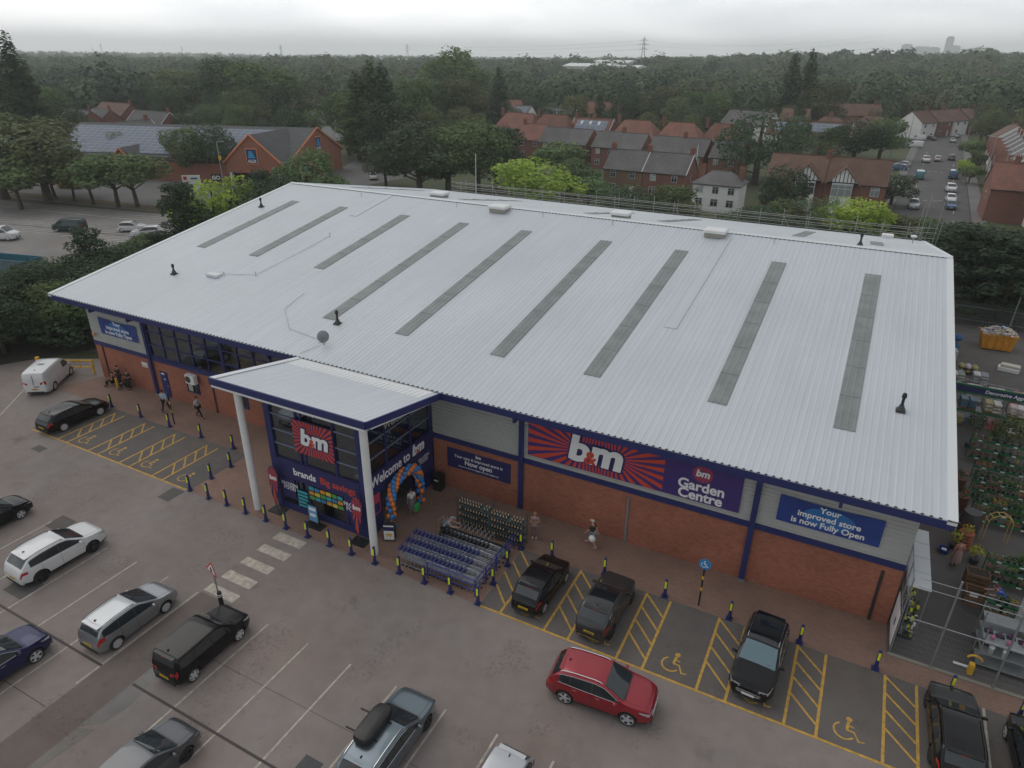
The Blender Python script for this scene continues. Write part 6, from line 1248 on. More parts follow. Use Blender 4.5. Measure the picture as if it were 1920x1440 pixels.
# near racks right behind the fence
t = plant_rack(8.35, 29.2, 'grey metal rack with pink and white items right behind the mesh fence', 2.2, 1.0, (.25, .9, 1.5), 2.2, GALV, GREYP)
for i, (x, y, z, m, sz, lab) in enumerate(((8.7, 29.6, 1.51, FLOW[2], .1, 'pink ball on the left of the grey rack'), (9.3, 29.5, 1.51, FLOW[2], .11, 'pink ball in the middle of the grey rack'), (9.9, 29.7, 1.51, FLOW[2], .10, 'pink ball at the right of the grey rack'))): mb = MB(); mb.ball((x, y, z + sz), sz, m, 10, 7); tag(mb.build('ball', smooth=80), lab, 'ball')
for x, y, lab in ((8.75, 29.35, 'left white-topped glass lantern on the grey rack'), (9.25, 29.32, 'right white-topped glass lantern on the grey rack')):
    t = thing('lantern', lab, 'lantern', (x, y, .91), 0); mb = MB(); mb.lathe([(.10, 0), (.11, .02), (.11, .3), (.08, .34)], mat('milky_glass', (.3, .33, .33), .3), (0, 0, 0), 12); mb.build('body', t); mb = MB(); mb.lathe([(.12, 0), (.12, .05), (.02, .1)], WHITEV, (0, 0, .34), 12); mb.build('lid', t)
mb0_ = None
for i in range(9):
    t = thing('flower_tray', 'purple flowering tray plant on the grey racks behind the fence', 'flowering plant', (8.6 + (i % 5) * .42, 29.9 + .12 * (i % 2), .905 + (.6 if i > 4 else 0)), 0, 'flower trays on the grey racks'); mb = MB(); mb.box(-.16, -.12, 0, .16, .12, .07, POTB); mb.build('tray', t); mb = MB(); leafball(mb, (0, 0, .1), .15, 50, .07, PLANTM[2], rng, mat('flower_purple', (.20, .05, .22), .7), .5); mb.build('foliage', t)
t = plant_rack(8.5, 30.7, 'second grey wire rack deeper behind the mesh fence', 2.4, .8, (.3, .9, 1.5), 2.0, GALV, GREYP)
t = thing('furniture_stack', 'tall stack of white packaged garden furniture at the right edge', 'stack', (10.75, 31.9, .005), rad(8)); 
for k in range(6): mb = MB(); mb.bbox((0, 0, .25 + k * .42), (1.2, 1.5, .40), mat('packing_white', (.55, .56, .56), .6, var=.06), .05); mb.build('layer', t)
mb = MB(); mb.tube([(8.95 + .3 * math.cos(a), 30.3, .55 + .28 * math.sin(a)) for a in np.linspace(0.2, PI - .2, 9)], .05, YPAINT, 6); tag(mb.build('hoop', smooth=60), 'upper yellow hoop left of the grey racks', 'hoop')
mb = MB(); mb.tube([(8.3 + .28 * math.cos(a), 29.2, .4 + .25 * math.sin(a)) for a in np.linspace(0.2, PI - .2, 9)], .05, YPAINT, 6); tag(mb.build('hoop', smooth=60), 'lower yellow hoop left of the grey racks', 'hoop')
mb = MB(); mb.box(7.55, 29.0, .01, 8.15, 29.12, .05, WHITEV); tag(mb.build('kerb_block'), 'white strip lying on the yard ground behind the fence', 'strip')
mb = MB(); mb.box(8.05, 28.6, 0, 8.25, 28.85, .55, YPAINT); tag(mb.build('floor_sign'), 'small yellow floor sign behind the fence', 'floor sign')
for i, (x, y) in enumerate(((5.6, 30.0), (5.5, 31.2), (5.6, 32.3))):
    t = thing('display_stand', ['cluttered display stand under the white canopy, nearest the gate', 'cluttered display stand in the middle under the white canopy', 'cluttered display stand deepest under the white canopy'][i], 'display stand', (x, y, .005)); mb = MB(); mb.box(-.25, -.4, 0, .25, .4, .15, DARKG); mb.box(-.3, -.4, .15, -.25, .4, 2.1, GALV); mb.build('frame', t); mb = MB()
    for k in range(60): mb.cbox((rng.uniform(-.22, .22), rng.uniform(-.38, .38), rng.uniform(.2, 2.0)), (.1, .1, .16), rng.choice([GALV, FLOW[0], PLANTM[0], WHITE, DARKG]))
    mb.build('goods', t)
# ================= trees =================
def leafmat(name, col, var=.30, rand=.22, hue=.018):
    if name in MATS: return MATS[name]
    m = mat(name, col, .75, var=var, vscale=.55, rand=rand, hue=hue, spec=.25); t = m.node_tree; n = t.nodes; l = t.links; b = n['Principled BSDF']; o = n['Material Output']
    tr = n.new('ShaderNodeBsdfTranslucent'); hs = [x for x in n if x.type == 'HUE_SAT'][0]; l.new(hs.outputs[0], tr.inputs[0]); x = n.new('ShaderNodeMixShader'); x.inputs[0].default_value = .28; l.new(b.outputs[0], x.inputs[1]); l.new(tr.outputs[0], x.inputs[2]); l.new(x.outputs[0], o.inputs[0]); return m
LM = dict(mid=leafmat('leaf_mid', (0.124, 0.175, 0.071)), dark=leafmat('leaf_dark', (0.069, 0.106, 0.055)), pine=leafmat('leaf_pine', (0.053, 0.084, 0.049)), olive=leafmat('leaf_olive', (0.136, 0.156, 0.071)), lime=leafmat('leaf_lime', (0.341, 0.468, 0.079), .25, .08, .006), fresh=leafmat('leaf_fresh', (0.133, 0.194, 0.079)), grey=leafmat('leaf_grey', (0.177, 0.215, 0.129)))
BARK = mat('tree_bark', (.075, .06, .048), .95, var=.25, vscale=4); BARKP = mat('birch_bark', (.30, .28, .25), .9, var=.25, vscale=4)
def crown_mesh(blobs, n, s, m, seed, flat=.0, up=.35, droop=0.):
    r = np.random.default_rng(seed); B = np.array(blobs, float); vol = B[:, 3] * B[:, 4] + B[:, 3] * B[:, 5]; pick = r.choice(len(B), n, p=vol / vol.sum())
    d = r.normal(size=(n, 3)); d /= np.linalg.norm(d, axis=1)[:, None]; rad_ = r.uniform(.5, 1.06, n) ** .6; rad_ *= 1 + .10 * np.sin(d[:, 0] * 7 + pick) * np.cos(d[:, 1] * 6 + pick * 2)
    P = B[pick, :3] + d * rad_[:, None] * B[pick, 3:6]
    keep = np.ones(n, bool)
    for b in range(len(B)):
        q = ((P - B[b, :3]) / B[b, 3:6]); keep &= ~(((q ** 2).sum(1) < .30) & (pick != b))
    keep &= P[:, 2] > .25; P, d = P[keep], d[keep]; n = len(P)
    nr = d * .9 + r.normal(size=(n, 3)) * .6 + np.array([0, 0, up]); nr /= np.linalg.norm(nr, axis=1)[:, None]
    u = np.cross(nr, r.normal(size=(n, 3))); u /= np.linalg.norm(u, axis=1)[:, None]; v = np.cross(nr, u)
    if droop: u = u * (1 - droop) + np.array([0, 0, -1]) * droop
    sz = s * r.uniform(.55, 1.3, n)[:, None]; asp = r.uniform(.5, .95, n)[:, None]
    c = np.stack([P - u * sz * .5, P + v * sz * asp * .5 + nr * sz * .12, P + u * sz * .5, P - v * sz * asp * .5 + nr * sz * .12], 1).reshape(-1, 3)
    me = bpy.data.meshes.new('crown'); me.vertices.add(len(c)); me.vertices.foreach_set('co', c.ravel().astype(np.float32)); me.loops.add(4 * n); me.loops.foreach_set('vertex_index', np.arange(4 * n, dtype=np.int32)); me.polygons.add(n); me.polygons.foreach_set('loop_start', np.arange(0, 4 * n, 4, dtype=np.int32)); me.materials.append(m); me.update(); me.validate(); return me
def trunk_mesh(h, r, limbs, m, seed, lean=0.):
    rr = random.Random(seed); mb = MB(); mb.tube([(0, 0, -.2), (lean * .3, 0, h * .35), (lean * .8, .05, h * .7), (lean, 0, h)], [r * 1.25, r * .9, r * .6, r * .25], m, 7)
    for (x, y, z) in limbs:
        z0 = min(z * rr.uniform(.45, .6), h * .8); f = z0 / h; mb.tube([(lean * f, 0, z0), (lean * f + x * .5, y * .5, z0 + (z - z0) * .35), (x, y, z)], [r * .45, r * .3, r * .08], m, 5)
    return mb.mesh('trunk', 60)
PROTO = {}
def proto(kind, var=0):
    k = (kind, var)
    if k in PROTO: return PROTO[k]
    r = random.Random(100 + var * 17 + sum(map(ord, kind))); bl = []; m = LM['mid']; n = 2600; s = .48; H = 11.; tr = .28; bark = BARK; kw = {}
    if kind in ('broad', 'olive', 'darkbroad'):
        m = {'broad': LM['mid'], 'olive': LM['olive'], 'darkbroad': LM['dark']}[kind]; H = 12
        bl = [(0, 0, 7.2, 3.3, 3.3, 3.6)]
        for i in range(13): a = i * 2.4 + r.random(); q = r.uniform(2.0, 3.9); z = r.uniform(3.6, 9.6); q *= (1 - abs(z - 6.2) / 7.5); w_ = r.uniform(1.25, 2.2); bl.append((q * math.cos(a), q * math.sin(a), z, w_, w_, w_ * .85))
        n = 5600; s = .40
    elif kind == 'round':
        H = 7; m = LM['mid'] if var else LM['fresh']; n = 2600; s = .34; tr = .14
        bl = [(0, 0, 4.8, 2.1, 2.1, 1.6)] + [(1.7 * math.cos(i * 2.1), 1.7 * math.sin(i * 2.1), r.uniform(3.6, 5.6), r.uniform(.9, 1.4), r.uniform(.9, 1.4), r.uniform(.8, 1.2)) for i in range(8)]
    elif kind == 'lime':
        H = 8; m = LM['lime']; n = 3600; s = .33; tr = .16
        bl = [(0, 0, 4.6, 2.3, 2.3, 2.4)] + [(r.uniform(1.4, 2.6) * math.cos(i * 2.2), r.uniform(1.4, 2.6) * math.sin(i * 2.2), r.uniform(2.6, 6.6), r.uniform(.8, 1.4), r.uniform(.8, 1.4), r.uniform(.7, 1.2)) for i in range(12)]
    elif kind == 'pine':
        H = 10; m = LM['pine']; n = 5200; s = .30; tr = .2; kw = dict(up=.6)
        for i in range(26):
            z = 1.3 + i * .34; R_ = 2.9 * (1 - (z / 11) ** 1.4) + .2; a = i * 2.4; q = R_ * r.uniform(.35, 1.0); bl.append((q * math.cos(a), q * math.sin(a), z + r.uniform(-.3, .3), r.uniform(.7, 1.3), r.uniform(.7, 1.3), r.uniform(.4, .75)))
        bl.append((0, 0, 5, 1.2, 1.2, 4.2))
    elif kind == 'poplar':
        H = 22; m = LM['dark'] if var else LM['mid']; n = 6500; s = .42; tr = .4
        for i in range(22): z = 2.5 + i * .88; R_ = 2.0 * math.sin(min(1, z / 6) * PI / 2) * (1 - max(0, (z - 9) / 14)) + .3; a = i * 2.4; bl.append((R_ * .45 * math.cos(a), R_ * .45 * math.sin(a), z, R_ * .75, R_ * .75, 1.5))
        kw = dict(up=1.0)
    elif kind == 'cypress':
        H = 14; m = LM['dark']; n = 5000; s = .38; tr = .25
        for i in range(20): z = 1 + i * .64; R_ = 3.0 * (1 - (z / 14.2)) ** .8 + .15; a = i * 2.4; bl.append((R_ * .4 * math.cos(a), R_ * .4 * math.sin(a), z, R_ * .7, R_ * .7, .9))
    elif kind == 'birch':
        H = 10; m = LM['grey'] if var else LM['fresh']; n = 2100; s = .27; tr = .13; bark = BARKP; kw = dict(droop=.25)
        for i in range(12): a = i * 2.4; z = r.uniform(3.5, 9.2); q = (1 - abs(z - 6) / 6) * 2.1; bl.append((q * math.cos(a), q * math.sin(a), z, r.uniform(.8, 1.3), r.uniform(.8, 1.3), r.uniform(.9, 1.5)))
    elif kind == 'willow':
        H = 14; m = LM['dark'] if var else LM['olive']; n = 4600; s = .45; tr = .35; kw = dict(droop=.55, up=0)
        bl = [(0, 0, 8.5, 4, 4, 4.4)] + [(r.uniform(2.5, 4.4) * math.cos(i * 2.3), r.uniform(2.5, 4.4) * math.sin(i * 2.3), r.uniform(4, 9), r.uniform(1.2, 2), r.uniform(1.2, 2), r.uniform(1.8, 3)) for i in range(12)]
    elif kind == 'shrub':
        H = 3; m = LM['mid'] if var != 1 else LM['dark']; n = 1100; s = .24; tr = .05
        bl = [(r.uniform(-.9, .9), r.uniform(-.9, .9), r.uniform(.8, 2.2), r.uniform(.6, 1.0), r.uniform(.6, 1.0), r.uniform(.5, .9)) for i in range(8)]
    if kind == 'willow' or H > 13: tl = [b[:3] for b in bl[1:8]]
    else: tl = [b[:3] for b in bl[1:10]]
    cm = crown_mesh(bl, n, s, m, 5 + var + len(kind), **kw); tm = trunk_mesh(H * .8, tr, tl, bark, 3 + var, r.uniform(-.4, .4)); _a = np.empty(len(cm.vertices) * 3, np.float32); cm.vertices.foreach_get('co', _a); PROTO[k] = (cm, tm, float(np.percentile(_a[2::3], 98.2)) * (1.04 if kind in ('poplar', 'cypress', 'pine') else 1)); return PROTO[k]
NAMES = dict(broad='broadleaf_tree', olive='broadleaf_tree', darkbroad='broadleaf_tree', round='small_tree', lime='lime_green_tree', pine='pine_tree', poplar='poplar_tree', cypress='conifer_tree', birch='birch_tree', willow='weeping_tree', shrub='shrub')
TREES = []
def tree(kind, x, y, h, label, grp=None, var=0, wide=1., rz=None):
    cm, tm, H = proto(kind, var); z = float(terrain(x, y)); t = thing(NAMES[kind], label, 'shrub' if kind == 'shrub' else 'tree', (x, y, z), random.random() * 6.28 if rz is None else rz, grp); s = h / H; t.scale = (s * wide, s * wide, s)
    for nm, me in (('trunk', tm), ('crown', cm)): o = bpy.data.objects.new(nm, me); COL.objects.link(o); o.parent = t
    TREES.append((x, y)); return t
def py_of(x, y, z):
    v = [RW[k][0] * x + RW[k][1] * y + RW[k][2] * (z - CAM_H) for k in range(3)]; return 720 + FPX * v[1] / v[2]
def tpx(kind, px, pyb, pyt, label, grp=None, var=0, wide=1.):
    bx = px
    for _k in range(4):      # px is where the crown stands in the survey; tall trees near the picture edge lean outwards there
        x, y = G(bx, pyb); lo, hi = 1., 45.
        for _ in range(24):
            mid = (lo + hi) / 2
            if py_of(x, y, mid + float(terrain(x, y))) > pyt: lo = mid
            else: hi = mid
        v_ = [RW[k][0] * x + RW[k][1] * y + RW[k][2] * (lo * .75 - CAM_H) for k in range(3)]; bx += px - (960 + FPX * v_[0] / v_[2])
    return tree(kind, x, y, lo * .98, label, grp, var, wide * (1.5 if pyb > 322 else 1.3) if kind not in ('poplar', 'cypress', 'pine') else wide * 1.1)
# dark trees along the left side of the store
for x, y, h, k, v, lab in ((-72, 42, 8.2, 'pine', 0, 'dark pine with a broad top left of the store, beside the neighbouring car park'), (-68, 47.5, 7.2, 'pine', 1, 'dark pine just right of the broad one, left of the store'), (-71.5, 54, 11.3, 'pine', 0, 'tall pointed dark pine above the left roof verge'), (-73.5, 60, 10.2, 'lime', 0, 'yellow-green tree between the pointed pine and the supermarket sign'),
  (-70, 63, 9.6, 'darkbroad', 0, 'dark broad tree right of the yellow-green tree'), (-72, 70, 9.4, 'darkbroad', 1, 'dark round tree over the left roof verge, before the gabled supermarket'), (-75, 79, 11.5, 'broad', 0, 'round green tree covering the foot of the supermarket gable'), (-80, 74, 9.5, 'pine', 1, 'small dark conifer left of the round green tree'), (-74, 36, 5.4, 'pine', 1, 'low dark pine by the teal container'), (-69, 33.5, 6.0, 'darkbroad', 0, 'dark rounded tree beyond the white van'),
  (-66, 38.5, 6.4, 'darkbroad', 1, 'dark tree behind the yellow barrier'), (-64, 44.5, 6.3, 'pine', 0, 'dark pine close to the left wall'), (-63.5, 51, 6.6, 'darkbroad', 0, 'dark tree under the left roof verge, lower part'), (-63.8, 57.5, 7.2, 'darkbroad', 1, 'dark tree under the middle of the left roof verge'), (-66, 66, 7.2, 'darkbroad', 0, 'dark tree under the upper left roof verge'), (-66, 74, 7.4, 'broad', 1, 'green tree under the top of the left roof verge'), (-78, 31, 6.0, 'pine', 0, 'dark pine at the left picture edge above the van'), (-73, 28, 5.6, 'darkbroad', 1, 'low dark tree at the left picture edge'), (-80, 34, 4.6, 'darkbroad', 0, 'dark tree at the left picture edge by the white van of the next car park'), (-75, 48.5, 4.6, 'broad', 0, 'brownish green tree behind the broad pine'), (-76.5, 55.5, 4.4, 'olive', 0, 'olive tree by the two white cars of the next car park')):
    tree(k, x, y, h, lab, 'trees along the left side of the store', v, 1.15 if k != 'pine' else 1.25)
rq = random.Random(23); nfill = 0
for _q in range(1500):
    if nfill >= 46: break
    x, y = rq.uniform(-79, -61.5), rq.uniform(29, 62)
    if any((x - a) ** 2 + (y - b) ** 2 < 5.3 for a, b in TREES) or (y < 34 and x > -65.5) or (x < -76 and y > 52): continue
    tree(('darkbroad', 'pine', 'darkbroad', 'broad')[nfill % 4], x, y, rq.uniform(4.3, 5.8) - (.9 if x > -64 or x < -74 else 0), 'dark tree in the thicket between the store and the neighbouring car park', 'thicket trees left of the store', nfill % 2, 1.5); nfill += 1
for x, y in ((-69, 26), (-72, 22), (-76, 24), (-73, 17), (-79, 19), (-70.5, 29.5), (-81, 27), (-77, 12)): tree('darkbroad', x, y, rq.uniform(4.5, 6), 'dark tree of the thicket beyond the left edge of the car park', 'thicket trees left of the store', 0, 1.5)
for i in range(30): x, y = -61.5 - random.random() * 13, 33.5 + i * 1.9; tree('shrub', x, y, random.uniform(2.2, 3.6), 'dark shrub in the undergrowth left of the store', 'shrubs left of the store', 1, 1.6)
for px, b, tp, k, v, w_, lab in ((60, 376, 228, 'olive', 0, 1.25, 'big olive brown tree at the left, over the parked cars'), (-25, 372, 215, 'broad', 0, 1.2, 'big green tree cut by the left picture edge'), (20, 392, 300, 'round', 0, 1.2, 'small tree leftmost in the car park row'), (88, 371, 292, 'round', 1, 1.1, 'second small tree of the car park row'), (125, 376, 300, 'round', 0, .9, 'third small tree of the car park row, with thin trunks'), (160, 383, 298, 'round', 1, 1., 'fourth small tree of the car park row'), (205, 388, 290, 'round', 0, 1.15, 'fifth small tree of the car park row'), (243, 388, 292, 'round', 1, 1.15, 'last small tree of the car park row, next to the hoarding'),
  (220, 322, 246, 'birch', 1, .9, 'slim tree in front of the solar roof, left one'), (345, 338, 240, 'broad', 1, .8, 'left of two dark trees in front of the solar roof'), (400, 340, 236, 'darkbroad', 0, .8, 'right of two dark trees in front of the solar roof'), (495, 240, 118, 'broad', 0, 1.35, 'huge round tree behind the middle of the supermarket'), (430, 232, 112, 'darkbroad', 1, 1.2, 'tall dark tree left of the huge round one'), (330, 225, 132, 'broad', 1, 1.3, 'broad tree behind the left of the solar roof'), (395, 222, 128, 'olive', 0, 1.1, 'olive green tree behind the solar roof'), (250, 212, 152, 'olive', 1, 1.4, 'olive green tree behind the left terrace'), (140, 215, 158, 'broad', 0, 1.4, 'green tree behind the slate terrace at the left'), (560, 252, 168, 'cypress', 0, 1.3, 'dark conifer behind the right gable of the supermarket'), (592, 245, 182, 'darkbroad', 0, 1.1, 'dark tree right of the conifer behind the supermarket'),
  (22, 292, 68, 'poplar', 1, 1.7, 'very tall wide poplar at the left picture edge'), (52, 285, 118, 'poplar', 0, 1.6, 'shorter poplar beside the very tall one'), (-12, 285, 100, 'poplar', 1, 1.7, 'poplar cut by the left picture edge'),
  (668, 300, 140, 'poplar', 0, 2.2, 'left of the tall poplars behind the supermarket yard'), (694, 300, 118, 'poplar', 0, 2.0, 'tallest of the poplars behind the supermarket yard'), (718, 302, 124, 'poplar', 1, 2.0, 'right of the tall poplars behind the supermarket yard'), (648, 290, 175, 'broad', 1, 1.0, 'green tree at the foot of the poplars, left'), (735, 310, 190, 'darkbroad', 1, 1.1, 'dark tree at the foot of the poplars, right'), (762, 290, 150, 'broad', 0, .9, 'green tree right of the poplars'), (810, 250, 150, 'broad', 1, 1.2, 'broad tree left of the skyline tree'), (852, 230, 94, 'broad', 0, 1.0, 'tall tree breaking the skyline in the middle'), (870, 250, 150, 'olive', 0, 1.2, 'olive tree under the skyline tree'), (936, 235, 131, 'cypress', 0, 1.25, 'pointed dark conifer left of the red roofs'),
  (782, 372, 232, 'darkbroad', 0, 1.05, 'large dark tree behind the scaffolding, left'), (838, 368, 240, 'broad', 1, 1.1, 'large green tree behind the scaffolding, second from left'), (895, 360, 228, 'broad', 0, .9, 'tall thin green tree with bare trunk behind the scaffolding'), (930, 352, 238, 'darkbroad', 1, .9, 'dark tree left of the first red house'), (720, 350, 275, 'darkbroad', 1, .9, 'small dark tree beside the supermarket yard entrance'), (1003, 404, 298, 'lime', 0, 1.25, 'large lime green tree behind the ridge of the store'), (1052, 345, 268, 'fresh' if False else 'round', 0, 1.2, 'fresh green tree right of the lime green one'), (1080, 372, 300, 'broad', 0, 1.0, 'green tree between the lime green one and the brown house'), (1098, 300, 262, 'darkbroad', 0, 1., 'dark tree in the gap between the slate houses'), (1105, 400, 335, 'round', 0, 1.2, 'small green tree at the corner of the brown house'),
  (1175, 432, 352, 'darkbroad', 0, 1.3, 'dark tree in front of the brown house'), (1215, 430, 366, 'olive', 1, 1.1, 'olive tree in front of the brick half of the brown house'), (1255, 432, 348, 'broad', 1, 1.1, 'green tree in front of the right gable of the brown house'), (1285, 440, 378, 'olive', 0, 1.1, 'olive tree left of the white house'), (1330, 448, 400, 'birch', 1, 1.2, 'thin grey-green tree in front of the white house'), (1372, 452, 400, 'birch', 0, 1.2, 'thin tree at the right corner of the white house'), (1420, 452, 385, 'darkbroad', 1, 1.2, 'dark low tree between the white house and the gabled pair'),
  (1430, 345, 212, 'willow', 1, 1.1, 'huge dark weeping tree left of the gabled pair'), (1388, 330, 255, 'darkbroad', 0, .9, 'dark tree behind the white house'), (1487, 240, 101, 'poplar', 1, 1.5, 'left of two tall poplars on the skyline'), (1519, 243, 97, 'poplar', 1, 1.45, 'right of two tall poplars on the skyline'), (1542, 245, 153, 'olive', 0, 1.2, 'olive round tree at the foot of the skyline poplars'), (1500, 305, 250, 'broad', 0, 1.1, 'green tree behind the tiled roof, left'), (1560, 298, 240, 'broad', 1, 1.3, 'green tree behind the tiled roof, middle'), (1610, 302, 228, 'darkbroad', 0, 1.4, 'dark broad tree behind the tiled roof'), (1660, 300, 222, 'broad', 0, 1.2, 'broad tree beside the left kerb of the street'), (1555, 330, 265, 'olive', 1, .8, 'yellowish tree over the long brown roof'),
  (1680, 385, 328, 'darkbroad', 1, 1.2, 'dark bush at the right corner of the gabled pair'), (1545, 458, 368, 'birch', 0, 1.2, 'birch in front of the gabled pair'), (1512, 450, 368, 'birch', 1, 1.3, 'grey-green birch left of the bay windows'), (1470, 450, 378, 'olive', 0, 1.0, 'olive bush tree at the left of the gabled pair'), (1608, 462, 372, 'lime', 0, 1.1, 'bright yellow-green tree in front of the gabled pair'), (1662, 455, 402, 'broad', 1, 1.3, 'green tree at the near end of the street, left'), (1705, 462, 408, 'olive', 1, 1.4, 'olive bushy tree closing the near end of the street'), (1745, 470, 412, 'broad', 0, 1.3, 'green bushy tree closing the near end of the street, right'), (1440, 470, 400, 'darkbroad', 0, 1.1, 'dark tree just behind the scaffolding, right of the white house'),
  (1812, 560, 415, 'pine', 0, 1.7, 'dark pine right of the far roof corner'), (1865, 580, 428, 'pine', 1, 1.9, 'wide dark pine above the yard fence'), (1910, 600, 440, 'pine', 0, 1.8, 'dark pine at the right picture edge above the yard'), (1790, 500, 425, 'darkbroad', 1, 1.4, 'dark tree behind the end of the scaffolding'), (1845, 520, 425, 'darkbroad', 0, 1.5, 'dark tree at the foot of the right-hand houses'), (1900, 545, 446, 'darkbroad', 1, 1.5, 'dark tree in front of the red gabled house at the right'), (1940, 560, 430, 'pine', 1, 1.6, 'dark pine just outside the right picture edge'),
  (1830, 305, 262, 'round', 0, 1.3, 'round hedge-like tree on the right kerb'), (1812, 330, 300, 'lime', 0, .9, 'small lime green shrub tree on the right kerb'), (1836, 318, 285, 'broad', 0, 1., 'green tree before the terrace on the right kerb'), (1822, 345, 312, 'round', 1, 1.2, 'low green tree by the right kerb, nearer'), (1250, 236, 163, 'olive', 0, 1.5, 'large olive tree behind the second row of red roofs'), (1300, 240, 172, 'broad', 1, 1.3, 'broad tree right of the large olive one'), (1345, 240, 175, 'darkbroad', 0, 1.4, 'dark broad tree behind the rightmost red roof'), (1000, 226, 190, 'darkbroad', 1, .9, 'small dark tree between the solar roofs'), (1110, 222, 190, 'broad', 0, 1.0, 'green tree before the orange roofs'), (1200, 215, 160, 'darkbroad', 1, 1.3, 'dark tree right of the orange roofs')):
    tpx(k, px, b, tp, lab, None, v, w_)
for i in range(34):
    px = 640 + i * 33; k = ('broad', 'darkbroad', 'olive', 'broad')[i % 4]; b = 398 + (px - 640) * .072 + random.uniform(-6, 6)
    tpx('shrub', px, b + 10, b - random.uniform(18, 42), 'bushy shrub in the hedge behind the scaffolding', 'hedge shrubs behind the store', i % 2, 1.7)
# ================= neighbouring car park and supermarket =================
sheet('thicket_floor', [[(-60.6, 33), (-60.6, 92), (-86, 88), (-86, 60), (-90, 28), (-90, -10), (-70, -10), (-70, 18), (-66, 24), (-62.5, 30)]], -.018, mat('leaf_litter', (.035, .034, .022), .95, var=.4, vscale=1.5))
sheet('neighbour_car_park', [[(-86, 60), (-86, 88), (-104, 76.5), (-147, 69), (-175, 62), (-150, 30), (-90, 28)]], -.02, asphalt('pale_asphalt', .21, .15, .25, (1, .97, .95)))
sheet('road', [[(-66, 92), (-104, 77.5), (-147, 71), (-230, 60), (-230, 74), (-146, 85), (-108, 93), (-98, 104), (-60, 112), (20, 116), (30, 108), (-20, 97)]], -.015, asphalt('side_road', .13, .12, .2))
sheet('verge', [[(-175, 66), (-147, 72.5), (-120, 76), (-104, 78.2), (-104, 80.5), (-120, 79.5), (-147, 76), (-175, 70)]], -.012, mat('dry_verge', (.10, .085, .035), .95, var=.3, vscale=1.2))
sheet('supermarket_yard', [[(-150, 84), (-108, 92), (-96, 104), (-92, 150), (-125, 152), (-118, 138), (-106, 108), (-150, 98)]], -.014, asphalt('yard_grey', .13, .1, .2))
mb = MB()
WLM = mat('bright_line_paint', (.55, .54, .52), .8, var=.15, vscale=2)
def rowmarks(a, b, c, n, L_):
    A, B_, d = Vector(a), Vector(b), Vector(c).normalized() * L_
    ribbon(mb, [a, b], .16, -.006, WLM)
    for i in range(n + 1): p = A.lerp(B_, i / n); ribbon(mb, [(p.x, p.y), (p.x + d.x, p.y + d.y)], .16, -.005, WLM)
rowmarks((-160, 62.5), (-106, 71.0), (.62, .78, 0), 21, 5.2); rowmarks((-142, 55.5), (-92, 64), (-.62, -.78, 0), 19, 5.0); rowmarks((-142, 55.5), (-92, 64), (.62, .78, 0), 19, 5.0)
struct(mb.build('neighbour_bay_marking'))
t = thing('container', 'open teal container behind the dark pines at the left', 'container', (-91.5, 43.5, 0), rad(14)); TEAL = mat('container_teal', (.03, .15, .20), .5, var=.1); mb = MB(); mb.box(-4, -1.3, 0, 4, -1.2, 2.2, TEAL); mb.box(-4, 1.2, 0, 4, 1.3, 2.2, TEAL); mb.box(-4, -1.199, 0, -3.9, 1.199, 2.2, TEAL); mb.box(3.9, -1.199, 0, 4, 1.199, 2.2, TEAL); mb.box(-3.9, -1.199, 0, 3.9, 1.199, .1, TEAL); mb.build('shell', t); mb = MB()
for i in range(30): mb.box(-3.9 + i * .26, -1.34, .05, -3.8 + i * .26, -1.301, 2.15, GREYP)
mb.build('rib', t)
t = thing('hoarding_fence', 'yellow and wooden hoarding panel at the end of the tree row', 'fence', (-108.8, 81.5, 0), rad(12)); mb = MB(); mb.box(-3.5, -.05, .2, 3.5, .05, 1.9, mat('ply_hoarding', (.20, .17, .12), .8, var=.2)); mb.build('panel', t); mb = MB(); mb.box(-5, -.4, 0, 5, -.3, .25, YPAINT); mb.build('kerb_rail', t)
AB = brickmat('supermarket_brick', (.34, .125, .075), (.29, .105, .065), (.30, .17, .12)); SLATE = brickmat('grey_tiles', (.085, .088, .092), (.07, .073, .078), (.05, .05, .055), .5, .3, True, .15); SOLAR = brickmat('solar_array', (.17, .20, .25), (.15, .185, .235), (.34, .36, .38), 1.7, 1.05, True, .08, off=0., msize=.07); ORG = mat('orange_trim', (.60, .20, .09), .6)
al = thing('supermarket', 'brick supermarket with a solar panel roof and two orange-trimmed gables', 'building', (-107, 105, 0), rad(16))
mb = MB(); mb.box(-58, 2.6, 0, -12.5, 27.4, 4.5, AB); mb.box(-12.5, 5.4, 0, -.4, 28.4, 4.5, AB); mb.box(-80, 5, 0, -58, 25, 3.9, AB)
mb.prism([(5.2, 4.5), (28.8, 4.5), (17, 10.0)], -.5, -.1, AB, 'x'); mb.box(-.5, 5.2, 0, -.1, 28.8, 4.5, AB); mb.prism([(-12.2, 2.7), (-.2, 2.7), (-.2, 5.0), (-6.2, 9.9), (-12.2, 5.0)], .2, .6, AB, 'y'); mb.box(-12.2, .6, 4.4, -.2, 5.2, 4.6, AB)
mb.prism([(-40, 3), (-34, 3), (-37, 6.2)], .6, .9, AB, 'y'); mb.build('wall', al)
def slope(mb, a, b, c, d, m, th=.18):
    A = [Vector(p) for p in (a, b, c, d)]; mb.add([tuple(p) for p in A] + [(p.x, p.y, p.z - th) for p in A], [(0, 1, 2, 3), (7, 6, 5, 4), (0, 4, 5, 1), (1, 5, 6, 2), (2, 6, 7, 3), (3, 7, 4, 0)], m)
